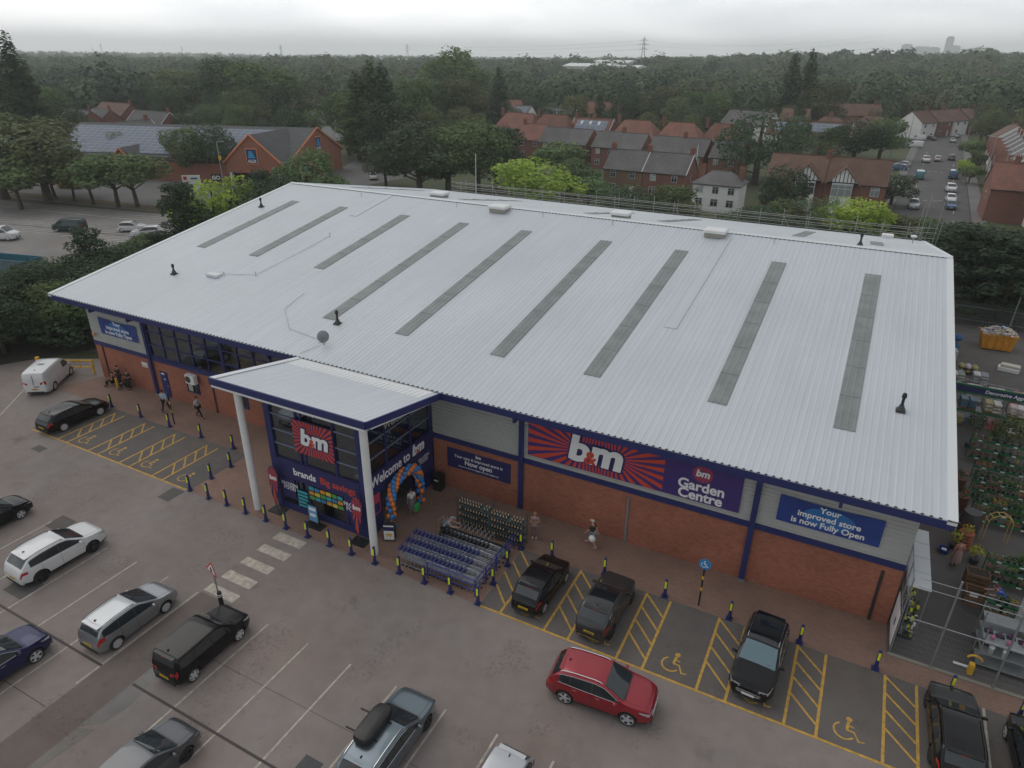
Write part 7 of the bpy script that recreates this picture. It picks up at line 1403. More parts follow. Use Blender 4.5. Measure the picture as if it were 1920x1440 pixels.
mb = MB(); slope(mb, (-58, 1.5, 4.4), (0.1, 1.5 + 2, 4.9), (0.1, 17, 10.2), (-58, 15, 10.1), SLATE); slope(mb, (-58, 15.02, 10.1), (.1, 17.02, 10.2), (.1, 29.6, 4.4), (-58, 28.6, 4.4), SLATE)
slope(mb, (-12.9, .0, 4.5), (-6.2, .0, 10.1), (-6.2, 15.5, 10.1), (-12.9, 3.5, 4.9), SLATE); slope(mb, (-6.2, .0, 10.12), (.5, 0, 4.5), (.5, 4.5, 4.9), (-6.2, 15.5, 10.12), SLATE)
slope(mb, (-80, 4.2, 3.8), (-58.05, 4.2, 3.8), (-58.05, 15, 8.2), (-74, 15, 8.2), SLATE); slope(mb, (-80, 25.8, 3.8), (-58.05, 25.8, 3.8), (-58.05, 15.03, 8.2), (-74, 15.03, 8.2), SLATE); slope(mb, (-80, 4.2, 3.8), (-74, 15, 8.2), (-74, 15.1, 8.2), (-80, 25.8, 3.8), SLATE)
slope(mb, (-40.4, .4, 3), (-37, .4, 6.6), (-37, 7.5, 6.8), (-40.4, 2, 4.4), SLATE); slope(mb, (-37, .4, 6.62), (-33.6, .4, 3), (-33.6, 2, 4.4), (-37, 7.5, 6.82), SLATE); rf_ = mb.build('roof', al)
mb = MB(); e = .07; slope(mb, (-57, 3.0, 5.06 + e), (-14.5, 4.2, 5.35 + e), (-8, 14.2, 9.75 + e), (-57, 13.8, 9.6 + e), SOLAR, .05); slope(mb, (-78, 5.6, 4.45 + e), (-59, 5.6, 4.45 + e), (-59, 14, 7.85 + e), (-73.5, 14, 7.85 + e), SOLAR, .05); mb.build('solar_panel', rf_)
mb = MB()
def bar(a, b, w_, m): mb.tube([a, b], w_, m, 4)
bar((-12.9, -.02, 4.5), (-6.2, -.02, 10.15), .22, ORG); bar((-6.2, -.02, 10.15), (.5, -.02, 4.5), .22, ORG); bar((.15, 3.2, 4.6), (.15, 17, 10.25), .22, ORG); bar((.15, 17, 10.25), (.15, 29.8, 4.4), .22, ORG); bar((-40.4, .35, 3), (-37, .35, 6.6), .2, ORG); bar((-37, .35, 6.6), (-33.6, .35, 3), .2, ORG); mb.build('verge_trim', al)
mb = MB(); mb.box(-58, 2.5, 3.9, -13, 2.59, 4.35, DARKG); mb.box(-80, 4.9, 3.2, -58, 4.99, 3.8, DARKG); mb.build('gutter', al)
mb = MB()
for u in (-11.6, -.8): mb.box(u - .25, .25, 0, u + .25, .75, 2.7, WHITE)
mb.box(-12, 5.1, 0, -1, 5.39, 2.7, mat('shopfront_dark', (.03, .03, .035), .3)); mb.build('porch', al)
mb = MB(); 
for v in (7.5, 9.6, 11.7): mb.box(-.08, v, .6, .0, v + 1.5, 2.9, HGLASS); 
mb.box(-.09, 7.3, 2.92, .02, 13.4, 3.1, WHITE); mb.box(-.06, 17.6, 0, -.02, 18.7, 2.5, DARKG); mb.build('shop_window', al)
mb = MB(); mb.box(-39, .52, 3.2, -35, .59, 4.6, mat('poster_green', (.10, .22, .10), .6, var=.4, vscale=1)); mb.build('mural', al)
def brand_sign(loc, rz, w_, lab):
    t = thing('supermarket_sign', lab, 'sign', loc, rz); mb = MB(); mb.box(-w_ / 2, -.1, -w_ * .6, w_ / 2, 0, w_ * .6, mat('sign_orange', (.75, .25, .08), .5)); mb.build('border', t); mb = MB(); mb.box(-w_ * .43, -.13, -w_ * .53, w_ * .43, -.101, w_ * .53, mat('sign_navy', (.01, .03, .13), .5)); f = mb.build('panel', t); mb = MB(); LBm = mat('sign_light_blue', (.04, .35, .65), .5)
    for k in range(4): z = -.12 * w_ + k * .13 * w_; mb.prism([(-.30 * w_ + k * .03 * w_, z), (.33 * w_ - k * .07 * w_, z), (.28 * w_ - k * .07 * w_, z + .11 * w_), (-.28 * w_ + k * .03 * w_, z + .11 * w_)], -.15, -.131, LBm, 'y')
    mb.build('emblem', f); letter('ALDI', w_ * .32, 0, -.36 * w_, -.131, WHITEV, f, .03, depth=.01); return t
c16, s16 = math.cos(rad(16)), math.sin(rad(16)); AL = lambda u, v: (-107 + u * c16 - v * s16, 105 + u * s16 + v * c16)
p_ = AL(-6.2, .1); brand_sign((p_[0], p_[1], 6.0), rad(16), 2.6, 'navy and orange supermarket sign on the left brick gable'); p_ = AL(.02, 17); brand_sign((p_[0], p_[1], 6.9), rad(106), 2.6, 'navy and orange supermarket sign high on the right brick gable'); p_ = AL(1.2, 8.2); s_ = brand_sign((p_[0], p_[1], 2.6), rad(60), 2.0, 'lower navy and orange totem sign in front of the right gable'); mb = MB(); mb.box(-1.35, -.09, -2.5, -1.02, .09, 1.6, WHITE); mb.build('post', s_)
t = thing('price_totem', 'white fuel price board on two posts beside the road', 'sign', (*G(365, 372), 0), rad(35)); mb = MB(); mb.box(-1.6, -.1, 2.0, 1.6, .1, 4.2, WHITE); mb.build('board', t); mb = MB(); mb.box(-1.3, -.13, 3.4, -.7, -.101, 4.0, mat('logo_red', (.45, .05, .05), .5)); mb.box(.0, -.13, 3.5, 1.2, -.101, 3.8, MBLUE); mb.box(-1.3, -.13, 2.4, -.6, -.101, 3.0, mat('logo_orange', (.5, .2, .05), .5)); mb.box(-.3, -.13, 2.4, 1.2, -.101, 2.6, GREYP); mb.build('print', t); mb = MB(); mb.box(-1.3, -.06, 0, -1.15, .06, 2.0, GALV); mb.box(1.15, -.06, 0, 1.3, .06, 2.0, GALV); mb.build('post', t)
t = thing('round_sign', 'black and white GO sign beside the street lamp', 'sign', (*G(410, 362), 0), rad(35)); mb = MB(); mb.bbox((0, 0, 2.9), (1.9, .12, 1.4), BLACKM, .05); mb.build('board', t); mb = MB(); mb.box(-.06, -.06, 0, .06, .06, 2.2, GALV); mb.build('post', t); letter('GO', 1.0, 0, 2.9, -.08, WHITEV, t, .03, depth=.01)
def lamp(px, pyb, h, lab, arm=1.4, az=0., m=GALV, head=True, cat='street lamp', name='street_lamp', z0=0.):
    x, y = G(px, pyb); t = thing(name, lab, cat, (x, y, z0), az); mb = MB(); mb.tube([(0, 0, 0), (0, 0, h)], [.11, .06], m, 8); mb.build('pole', t)
    if head:
        mb = MB(); mb.tube([(0, 0, h), (arm, 0, h + .15)], .045, m, 6); mb.build('arm', t); mb = MB(); mb.bbox((arm + .2, 0, h + .14), (.6, .22, .12), m, .03); mb.build('lamp_head', t)
    return t
l_ = lamp(422, 362, 9.5, 'grey street lamp with a yellow box beside the supermarket gable'); mb = MB(); mb.bbox((.2, 0, 6.6), (.4, .35, .8), YPAINT, .04); mb.build('yellow_box', l_)
lamp(100, 340, 10.5, 'tall thin lamp pole crossing the left part of the solar roof', m=WHITE, arm=.8); lamp(538, 318, 8.5, 'lamp in front of the slate valley between the two gables'); lamp(555, 320, 9.5, 'thin pale pole right of the lamp between the gables', head=False, cat='pole', name='pole', m=WHITE)
lamp(893, 392, 9.5, 'pale pole behind the scaffolding, among the dark trees', head=False, cat='pole', name='pole', m=WHITE); lamp(768, 300, 6, 'thin lamp right of the poplars', arm=.5); lamp(1300, 350, 8.5, 'pale lamp pole left of the white house', head=False, cat='pole', name='pole', m=WHITE)
for px, pyb, h, lab, hd in ((1857, 400, 11.5, 'pale street lamp nearest on the right side of the street', False), (1838, 385, 9, 'second lamp pole on the right side of the street', False), (1800, 308, 9.5, 'lamp pole by the round hedge on the right kerb', False), (1843, 345, 10, 'lamp with a long arm in front of the terrace', True), (1685, 330, 9, 'lamp pole on the left kerb of the street', False), (1668, 300, 9, 'thin pole behind the left kerb trees', False), (1703, 262, 9, 'wooden pole at the far left of the street', False), (1760, 250, 8, 'lamp pole at the far end of the street', False)): lamp(px, pyb, h, lab, head=hd, arm=-1.8, cat='street lamp')
t = thing('road_railing', 'row of thin posts in front of the supermarket entrance', 'railing', (0, 0, 0)); 
for px in (560, 470, 485, 450, 515): mb = MB(); x, y = G(px, 352); mb.tube([(x, y, 0), (x, y, 1.1)], .05, DARKG, 6); mb.build('post', t)

# ================= houses =================
RB1 = brickmat('house_red_brick', (.24, .095, .068), (.20, .08, .058), (.2, .13, .1), rand=.12); RB2 = brickmat('house_brown_brick', (.24, .15, .085), (.20, .13, .08), (.2, .15, .1), rand=.1); SL2 = brickmat('house_slate', (.135, .13, .13), (.11, .108, .11), (.06, .06, .06), .35, .25, True, .25, rand=.15); TR = brickmat('red_roof_tiles', (.21, .095, .07), (.17, .08, .06), (.12, .045, .035), .35, .3, True, .22, rand=.18); TB = brickmat('brown_roof_tiles', (.15, .085, .06), (.125, .072, .052), (.07, .045, .035), .35, .3, True, .2, rand=.15); TO = brickmat('orange_roof_tiles', (.36, .16, .10), (.31, .14, .09), (.22, .09, .05), .35, .3, True, .2); RENDER = mat('white_render', (.80, .80, .79), .8, var=.08, rand=.05); UPVC = mat('white_frame', (.6, .61, .62), .4); TBLK = mat('black_timber', (.012, .012, .013), .6)
CURT = mat('net_curtain', (.33, .38, .38), .7, rand=.4)
def window(par, x, z, y, w_, h_, fr_=UPVC, gl=HGLASS, sgn=-1):
    mb = MB(); y1 = y + sgn * .06; mb.box(x - w_ / 2, min(y, y1), z, x + w_ / 2, max(y, y1), z + h_, fr_); o = mb.build('window', par); mb = MB(); n = 2 if w_ > .9 else 1; k = (w_ - .08 * (n + 1)) / n; y2, y3 = y1 + sgn * .002, y1 + sgn * .02
    for i in range(n): x0 = x - w_ / 2 + .08 + i * (k + .08); mb.box(x0, min(y2, y3), z + .08, x0 + k, max(y2, y3), z + h_ * .66, gl); mb.box(x0, min(y2, y3), z + h_ * .72, x0 + k, max(y2, y3), z + h_ - .08, gl)
    mb.build('pane', o); return o
def chimney(par, x, y, z, w_=.9, d_=.5, h_=.95, n=3, m=None):
    mb = MB(); mb.box(x - w_ / 2, y - d_ / 2, z - 1.2, x + w_ / 2, y + d_ / 2, z + h_, m or RB1); mb.box(x - w_ / 2 - .06, y - d_ / 2 - .06, z + h_, x + w_ / 2 + .06, y + d_ / 2 + .06, z + h_ + .1, m or RB1)
    for i in range(n): mb.lathe([(.11, 0), (.09, .3)], TERRACOTTA, (x - w_ / 2 + (i + .5) * w_ / n, y, z + h_ + .1), 7)
    return mb.build('chimney', par)
def house(label, x, y, rz, w_, d_, he, hr, wall, roof, name='house', cat='house', grp=None, hip=(0, 0), chim=((-.5, 0),), front=2, verge=None, z=None, far=False, solar=False, over=.3, door=True, side_win=False, skyw=0):
    """x along the ridge, front at -y"""
    z = float(terrain(x, y)) if z is None else z; t = thing(name, label, cat, (x, y, z), rad(rz), grp); a, b = w_ / 2, d_ / 2
    mb = MB(); mb.box(-a, -b, -.3, a, b, he, wall)
    for s_, hp in ((-1, hip[0]), (1, hip[1])):
        if not hp: mb.prism([(-b, he), (b, he), (0, hr - .08)], s_ * a - (.25 if s_ > 0 else 0), s_ * a + (.25 if s_ < 0 else 0), wall, 'x')
    mb.build('wall', t); mb = MB(); o_ = over; k = (hr - he) / b; ze = he - k * o_; xl, xr = -a + hip[0] - (.15 if not hip[0] else 0), a - hip[1] + (.15 if not hip[1] else 0); el, er = -a - (o_ if hip[0] else .15), a + (o_ if hip[1] else .15)
    slope(mb, (el, -b - o_, ze), (er, -b - o_, ze), (xr, 0, hr), (xl, 0, hr), roof, .14); slope(mb, (er, b + o_, ze), (el, b + o_, ze), (xl, .01, hr), (xr, .01, hr), roof, .14)
    if hip[0]: slope(mb, (el, b + o_, ze), (el, -b - o_, ze), (xl, 0, hr), (xl, .01, hr), roof, .14)
    if hip[1]: slope(mb, (er, -b - o_, ze), (er, b + o_, ze), (xr, .01, hr), (xr, 0, hr), roof, .14)
    rf = mb.build('roof', t)
    mb = MB(); mb.tube([(xl, 0, hr + .03), (xr, 0, hr + .03)], .09, roof, 5); mb.build('ridge_tile', rf)
    if solar: mb = MB(); kk = .06; slope(mb, (-a * .8, -b * .75, he + (hr - he) * .25 + kk), (a * .8, -b * .75, he + (hr - he) * .25 + kk), (a * .8, -b * .15, he + (hr - he) * .85 + kk), (-a * .8, -b * .15, he + (hr - he) * .85 + kk), mat('panel_blue', (.10, .13, .19), .15) if not far else SOLAR, .04); mb.build('solar_panel', rf)
    for i in range(skyw): mb = MB(); xx = -a * .6 + i * a * .45; slope(mb, (xx, -b * .4, he + (hr - he) * .6 + .07), (xx + .7, -b * .4, he + (hr - he) * .6 + .07), (xx + .7, -b * .2, he + (hr - he) * .8 + .07), (xx, -b * .2, he + (hr - he) * .8 + .07), UPVC, .05); mb.build('roof_window', rf)
    for cx_, cy_ in chim: chimney(rf, cx_ * w_ * (1 if abs(cx_) < .5 else .94), cy_ * d_, hr - abs(cy_) * d_ * k)
    if verge is not None:
        for s_ in (-1, 1):
            if hip[0 if s_ < 0 else 1]: continue
            mb = MB(); xx = s_ * (a + .17); mb.tube([(xx, -b - o_, ze), (xx, 0, hr)], .10, verge, 4); mb.tube([(xx, b + o_, ze), (xx, 0, hr)], .10, verge, 4); mb.build('bargeboard', t)
    mb = MB(); mb.tube([(el, -b - o_ - .03, ze - .08), (er, -b - o_ - .03, ze - .08)], .07, BLACKM, 5); mb.build('gutter', t)
    for i in range(front):
        xx = (i + .5) / front * w_ - a
        if he > 3.6: window(t, xx, he - 1.75, -b, 1.15, 1.25, gl=CURT if (i + int(x)) % 3 == 0 else HGLASS)
        if not (door and i == front - 1): window(t, xx, .9, -b, 1.3, 1.3)
        if he > 3.6 and far is False: window(t, xx, he - 1.7, b, 1.0, 1.15, sgn=1)
    if door and front: mb = MB(); xx = (front - .5) / front * w_ - a; mb.box(xx - .45, -b - .05, 0, xx + .45, -b, 2.0, WHITE); mb.build('door', t)
    if side_win:
        for s_ in (-1, 1):
            mb = MB(); mb.box(min(s_ * a, s_ * (a + .05)), -.5, 3.2, max(s_ * a, s_ * (a + .05)), .5, 4.3, UPVC); o = mb.build('window', t); mb = MB(); mb.box(min(s_ * (a + .051), s_ * (a + .07)), -.4, 3.3, max(s_ * (a + .051), s_ * (a + .07)), .4, 4.2, HGLASS); mb.build('pane', o)
    return t
# brown/brick pair: two houses under one roof line
h1 = house('brown brick house with a slate roof behind the lime green tree', -44.4, 137, -2, 8.0, 8.2, 5.1, 8.2, RB2, SL2, chim=((-.5, 0), (.5, 0)), side_win=True)
h2 = house('red brick house with white trim joined to the brown brick house', -36.1, 136.7, -2, 8.4, 8.2, 5.1, 8.2, RB1, SL2, chim=((.5, 0),), verge=UPVC, side_win=True)
mb = MB(); mb.box(-4.15, -4.16, 4.7, 4.2, -4.105, 5.05, UPVC); mb.build('white_band', h2)
house('small white rendered house with a hipped slate roof', -24.9, 129.3, -1, 8.2, 6.4, 4.8, 6.6, RENDER, SL2, hip=(2.6, 2.6), chim=((-.42, .1), (.42, .1)), front=3, door=False)
# half-timbered gabled pair
for s_, cx, lab in ((-1, -13.2, 'left half of the red brick pair with a black and white timbered gable'), (1, -3.2, 'right half of the red brick pair with a black and white timbered gable')):
    t = house(lab, cx, 141.2, 0, 9.9, 9.4, 5.3, 8.9, RB1, TB, chim=((.5, -.02),) if s_ < 0 else (), front=0, door=False, name='semi_detached_house')
    bx = 1.95 * -s_; 
    mb = MB(); mb.box(bx - 1.7, -5.9, -.2, bx + 1.7, -4.71, 2.4, RENDER); mb.box(bx - 1.7, -5.9, 2.4, bx + 1.7, -4.71, 3.0, RENDER); mb.box(bx - 1.7, -5.9, 4.9, bx + 1.7, -4.71, 5.2, UPVC); by = mb.build('bay', t)
    mb = MB(); mb.box(bx - 1.6, -5.8, 3.0, bx + 1.6, -4.8, 4.9, HGLASS if s_ < 0 else CURT); mb.build('pane', by); mb = MB()
    for xx in (-1.68, -.6, .52, 1.6): mb.box(bx + xx, -5.9, 3.0, bx + xx + .09, -5.81, 4.9, UPVC)
    mb.box(bx - 1.59, -5.89, 4.2, bx + 1.59, -5.815, 4.28, UPVC); mb.box(bx - 1.75, -5.95, 2.95, bx + 1.75, -4.8, 3.0, UPVC); mb.build('window_frame', by)
    mb = MB(); mb.prism([(bx - 2.45, 5.2), (bx + 2.45, 5.2), (bx, 7.75)], -5.75, -4.5, RENDER, 'y'); g_ = mb.build('gable', t); mb = MB(); mb.box(bx - 2.4, -5.8, 5.2, bx + 2.4, -5.752, 5.38, TBLK)
    for k in range(-3, 4): xx = k * .62; mb.box(bx + xx - .06, -5.80, 5.38, bx + xx + .06, -5.752, 5.2 + (2.45 - abs(xx)) / 2.45 * 2.5 - .05, TBLK)
    mb.build('timbering', g_); mb = MB(); slope(mb, (bx - 2.95, -6.1, 4.9), (bx, -6.1, 7.95), (bx, -.9, 7.95), (bx - 2.95, -3.9, 4.9), TB); slope(mb, (bx, -6.1, 7.96), (bx + 2.95, -6.1, 4.9), (bx + 2.95, -3.9, 4.9), (bx, -.9, 7.96), TB); mb.build('gable_roof', t)
    window(t, -2.6 * -s_ if False else 3.3 * s_, 3.2, -4.7, 1.4, 1.6, gl=HGLASS if s_ < 0 else CURT); window(t, 3.3 * s_, .7, -4.7, 1.4, 1.5)
house('long low brown roofed block behind the gabled pair', -7.0, 160, 0, 17, 7, 3.0, 5.6, RB2, TB, hip=(3, 0), chim=(), front=3, name='garage_block', cat='building', door=False)
# slate terrace pairs, with the red house at their left end
def px_house(px0, px1, py_eave, he, label, d_, hr, wall, roof, rz=-4, **k):
    a, b = G(px0, py_eave, he), G(px1, py_eave + (px1 - px0) * .075, he); cx, cy = (a[0] + b[0]) / 2, (a[1] + b[1]) / 2; w_ = math.hypot(b[0] - a[0], b[1] - a[1]); ang = math.degrees(math.atan2(b[1] - a[1], b[0] - a[0])) if rz is None else rz
    n = (-math.sin(rad(ang)), math.cos(rad(ang))); return house(label, cx + n[0] * d_ / 2, cy + n[1] * d_ / 2, ang, w_, d_, he, hr, wall, roof, z=0, **k)
g1 = 'slate roofed houses in the front row'
for a, b, ye, lab, ch in ((1010, 1059, 264, 'slate roofed house second in the front row, right of the red one', ((.5, 0),)), (1059, 1098, 268, 'slate roofed house third in the front row, with a gap to its right', ()), (1109, 1157, 273, 'slate roofed house left of the weathered roof', ((.5, 0),)), (1157, 1201, 278, 'slate roofed house with a weathered patchy roof', ()), (1213, 1273, 284, 'slate roofed house left of a central chimney stack', ((.5, 0),)), (1272, 1319, 289, 'slate roofed house right of the central chimney stack', ()), (1329, 1386, 293, 'rightmost slate roofed house of the front row', ((-.3, 0),))): px_house(a, b, ye, 5.2, lab, 8.5, 8.4, RB1, SL2, chim=ch, grp=g1)
px_house(968, 1014, 259, 5.2, 'red tiled house at the left end of the front row', 8.5, 8.6, RB1, TR, chim=((-.5, 0),))
for a, b, ye, lab, kw in ((928, 996, 237, 'red roofed house leftmost in the second row', dict(hip=(2, 2))), (996, 1060, 241, 'red roofed house second in the second row', dict(hip=(2, 2))), (1066, 1136, 249, 'house with blue solar panels and a white verge in the second row', dict(verge=UPVC, solar=True, skyw=3, chim=((-.5, 0), (0, 0)))), (1146, 1224, 254, 'hipped red roofed house right of the solar one', dict(hip=(2, 3))), (1230, 1308, 259, 'hipped red roofed house fourth in the second row', dict(hip=(2, 3))), (1313, 1378, 262, 'red roofed house rightmost in the second row', dict(hip=(2, 2)))): px_house(a, b, ye, 5.2, lab, 9, 9.2, RB1, TR, far=True, **kw)
for a, b, ye, lab, roof, kw in ((985, 1027, 200, 'dark roofed house with a white gable in the far estate', SL2, dict(verge=UPVC)), (1027, 1066, 198, 'orange roofed house in the far estate', TO, {}), (1064, 1104, 196, 'dark roofed house right of the orange roof', TB, {}), (1104, 1140, 199, 'pinkish gabled house at the right of the far estate', TO, dict(verge=UPVC)), (1018, 1068, 221, 'low roof with solar panels below the orange roof', SL2, dict(solar=True)), (958, 984, 216, 'low grey roof left of the small dark tree', SL2, dict(solar=True)), (940, 982, 203, 'pink roofed house at the left of the far estate', TR, {})): px_house(a, b, ye, 4.5, lab, 9, 8, RENDER, roof, far=True, chim=(), **kw)
px_house(1440, 1590, 248, 5.0, 'long brown roofed house with solar panels behind the weeping tree', 10, 8.5, RENDER, TB, far=True, chim=((.5, 0),), verge=UPVC, solar=True, rz=2); px_house(1465, 1510, 222, 5, 'dark roof peeping out left of the skyline poplars', 9, 8.5, RB2, TB, far=True, chim=())
# left of the supermarket
for a, b, ye, he, lab, roof, ch in ((40, 100, 232, 5.5, 'slate terrace house far left behind the supermarket, with a white verge', SL2, ((.5, 0),)), (100, 150, 229, 5.5, 'slate terrace house with white windows behind the supermarket', SL2, ((.5, 0),)), (150, 186, 227, 5.5, 'slate terrace house with a big chimney behind the supermarket', SL2, ((.5, 0),)), (228, 300, 234, 5.0, 'grey roofed house right of the brick gable behind the supermarket', SL2, ((.5, 0),)), (170, 228, 212, 5.5, 'farther dark roof behind the left terrace', TB, ((.5, 0),)), (-10, 42, 208, 5.5, 'grey gabled house at the left picture edge', SL2, ((-.3, 0),))): px_house(a, b, ye, he, lab, 9, 9, RB1, roof, far=True, chim=ch, verge=UPVC if a in (40, 228) else None)
p_ = G(205, 262, 5); house('orange brick building with a white gable next to the solar roof', p_[0], p_[1] + 6, 95, 14, 7, 5.5, 9, AB, SL2, verge=UPVC, front=0, door=False, chim=((.4, 0),), name='house'); p_ = G(120, 262, 4); house('long orange brick wall building left of the solar roof', p_[0], p_[1] + 5, 20, 30, 7, 5, 7, AB, SL2, verge=UPVC, front=0, door=False, chim=(), name='house')
for i, (px, py, lab) in enumerate(((652, 210, 'pink roofed house between the conifer and the poplars'), (620, 230, 'grey roof low between the trees right of the supermarket'), (780, 215, 'red roof half hidden in the trees at the centre left'))): p_ = G(px, py, 5); house(lab, p_[0], p_[1], 10 * i, 14, 9, 5, 8.5, RENDER, TR if i != 1 else SL2, far=True, chim=((.5, 0),))
# ---- street ----
sd_ = rad(2.3)
def SP(u, s): return (3.0 + u * math.cos(sd_) + (s - 130) * math.sin(rad(2.9)), s)
sheet('street', [[SP(0, 112), SP(12.3, 112), SP(11.8, 260), SP(11.5, 360), SP(0.3, 360), SP(0, 200)]], .0, ROADM)
sheet('pavement', [[SP(-2.2, 112), SP(-.1, 112), SP(-.1, 200), SP(.2, 360), SP(-2, 360)], [SP(12.4, 112), SP(14.6, 112), SP(13.8, 360), SP(11.7, 360)]], .10, asphalt('pavement_grey', .16, .1, .15))
mb = MB()
for k in range(9): ribbon(mb, [SP(2.6, 132 + k * 14), SP(2.6, 139 + k * 14)], .12, .008, WLINE); ribbon(mb, [SP(9.6, 132 + k * 14), SP(9.6, 139 + k * 14)], .12, .008, WLINE)
for q in ((4.0, 203), (5.4, 204), (6.6, 203), (10.4, 204), (4.4, 158), (6.1, 158), (6.9, 159)): ribbon(mb, [SP(q[0], q[1]), SP(q[0] + .8, q[1] + .8)], .3, .008, WLINE)
struct(mb.build('street_marking'))
WF = brickmat('terrace_red', (.25, .08, .055), (.21, .07, .05), (.18, .11, .09))
for k in range(8):
    s = 163 + k * 8.4; x, y = SP(21.4, s); t = house('terraced house %s on the right side of the street' % ['nearest the red corner house', 'second from the red corner house', 'third from the red corner house', 'fourth from the red corner house', 'with the tallest chimney', 'sixth from the red corner house', 'seventh from the red corner house', 'at the far end of the row'][k], x, y, -90 - 2.9, 8.3, 9, 5.4, 8.9, WF, SL2, name='terraced_house', chim=((.5, .0), (.5, .22)), front=0, grp='terraced houses along the street', over=.25)
    mb = MB(); mb.tube([(4.15, -4.8, 5.2), (4.15, 0, 9.05)], .13, UPVC, 4); mb.build('party_wall_coping', t); mb = MB(); mb.box(-2.6, -5.4, 0, .2, -4.51, 5.0, RENDER); mb.prism([(-3.0, 5.0), (.6, 5.0), (-1.2, 6.9)], -5.5, -4.4, RENDER, 'y'); b_ = mb.build('bay', t); mb = MB(); mb.box(-2.4, -5.44, .9, 0, -5.401, 2.3, HGLASS); mb.box(-2.4, -5.44, 3.2, 0, -5.401, 4.6, HGLASS); mb.build('pane', b_); mb = MB(); slope(mb, (-3.2, -5.7, 4.8), (-1.2, -5.7, 7.1), (-1.2, -2.4, 7.1), (-3.2, -4.4, 4.8), TR); slope(mb, (-1.2, -5.7, 7.11), (.8, -5.7, 4.8), (.8, -4.4, 4.8), (-1.2, -2.4, 7.11), TR); mb.build('bay_roof', t)
    for z_ in np.arange(5.2, 6.8, .28):
        pass
    window(t, 2.2, 3.3, -4.5, 1.2, 1.3); mb = MB(); mb.box(1.7, -4.58, 0, 2.7, -4.5, 2.1, WHITE); mb.build('door', t)
t = house('red brick corner house with a timbered gable at the right picture edge', 22.6, 146.3, 0, 10.5, 10, 5.6, 9.2, RB1, TR, chim=((-.2, 0),), front=0, door=False, side_win=True); mb = MB(); mb.box(.5, -6.6, -.2, 4.2, -5.01, 5.4, RENDER); mb.prism([(.1, 5.4), (4.6, 5.4), (2.35, 7.8)], -6.5, -4.8, RENDER, 'y'); b_ = mb.build('bay', t); mb = MB(); mb.box(.7, -6.65, 3.0, 4.0, -6.601, 4.7, HGLASS); mb.build('pane', b_); mb = MB()
for xx in (.6, 1.7, 2.8, 3.95): mb.box(xx, -6.70, 2.95, xx + .1, -6.651, 4.75, UPVC)
mb.build('window_frame', b_); mb = MB()
for k in range(-3, 4): xx = 2.35 + k * .55; mb.box(xx - .06, -6.55, 5.4, xx + .06, -6.501, 5.4 + (2.2 - abs(k * .55)) / 2.2 * 2.2, TBLK)
mb.build('timbering', b_); mb = MB(); slope(mb, (-.3, -6.9, 5.1), (2.35, -6.9, 8.0), (2.35, -1.5, 8.0), (-.3, -4.6, 5.1), TR); slope(mb, (2.35, -6.9, 8.01), (5.0, -6.9, 5.1), (5.0, -4.6, 5.1), (2.35, -1.5, 8.01), TR); mb.build('bay_roof', t)
house('brown roofed house beyond the terrace at the right edge', *SP(23, 250), -93, 14, 10, 5.3, 9, RENDER, TB, far=True, chim=((.3, 0),), z=0)
for k in range(5): x, y = SP(-3 + k * 5.0, 300 + k * 9.5); house('far terraced house %s with a white and red front' % ['first from the left', 'second from the left', 'in the middle of the row', 'second from the right', 'last on the right'][k], x, y, 62, 10.5, 9, 5.3, 8.8, RB1 if k % 2 else RENDER, TB, far=True, name='terraced_house', chim=((.5, 0),), z=0, grp='far terraced houses')
for (u, s, lab) in ((-15, 262, 'brown hipped house on the left side of the far street'), (-26, 250, 'second brown hipped house left of the far street')): x, y = SP(u, s); house(lab, x, y, 0, 12, 10, 5.2, 8.8, RB1, TB, hip=(4, 4), far=True, z=0, chim=((0, 0),))
# garden walls, hedges beside the street
t = thing('garden_wall', 'brick garden wall and gate right of the gabled pair', 'wall', (0, 0, 0)); mb = MB(); mb.box(1.9, 141, 0, 2.4, 149, 1.8, RB1); mb.box(-.2, 149, 0, 1.9, 149.3, 1.8, TB); mb.build('brickwork', t)
mb = MB(); x, y = G(1655, 385); mb.ball((x, y, .5), (.6, .4, .5), mat('toy_red', (.5, .03, .04), .5), 8, 6); tag(mb.build('toy_car', smooth=70), 'small red play car beside the gabled pair', 'toy car')
# ---- scaffolding along the far eave ----
t = thing('scaffolding', 'tube scaffolding with guard rails along the whole far eave of the store', 'scaffolding', (0, 0, 0)); SC = mat('scaffold_tube', (.42, .42, .41), .45, .6)
x = -52.0; k = 0
while x < 4.9:
    mb = MB(); mb.tube([(x, BKY + .35, 0), (x, BKY + .35, 8.75 + .25 * (k % 3))], .03, SC, 5); mb.build('standard', t)
    if k % 3 == 0: mb = MB(); mb.tube([(x + .15, BKY + 1.5, 0), (x + .15, BKY + 1.5, 8.9)], .03, SC, 5); mb.build('standard', t)
    if k % 5 == 2: mb = MB(); mb.tube([(x, BKY + .4, 8.4), (x + 1.1, BKY + .4, 6.6)], .028, SC, 5); mb.build('brace', t)
    x += 2.55; k += 1
mb = MB()
for yy, zs in ((BKY + .30, (7.35, 7.95, 8.5)), (BKY + 1.45, (7.5, 8.1))):
    for z_ in zs: mb.tube([(-53.5, yy, z_), (5.6, yy, z_)], .03, SC, 5)
mb.build('ledger', t); mb = MB()
for i in range(28): mb.box(-53 + i * 2.1, BKY + .45, 6.55, -51 + i * 2.1, BKY + 1.35, 6.6, mat('scaffold_board', (.28, .22, .14), .8))
mb.build('board', t)
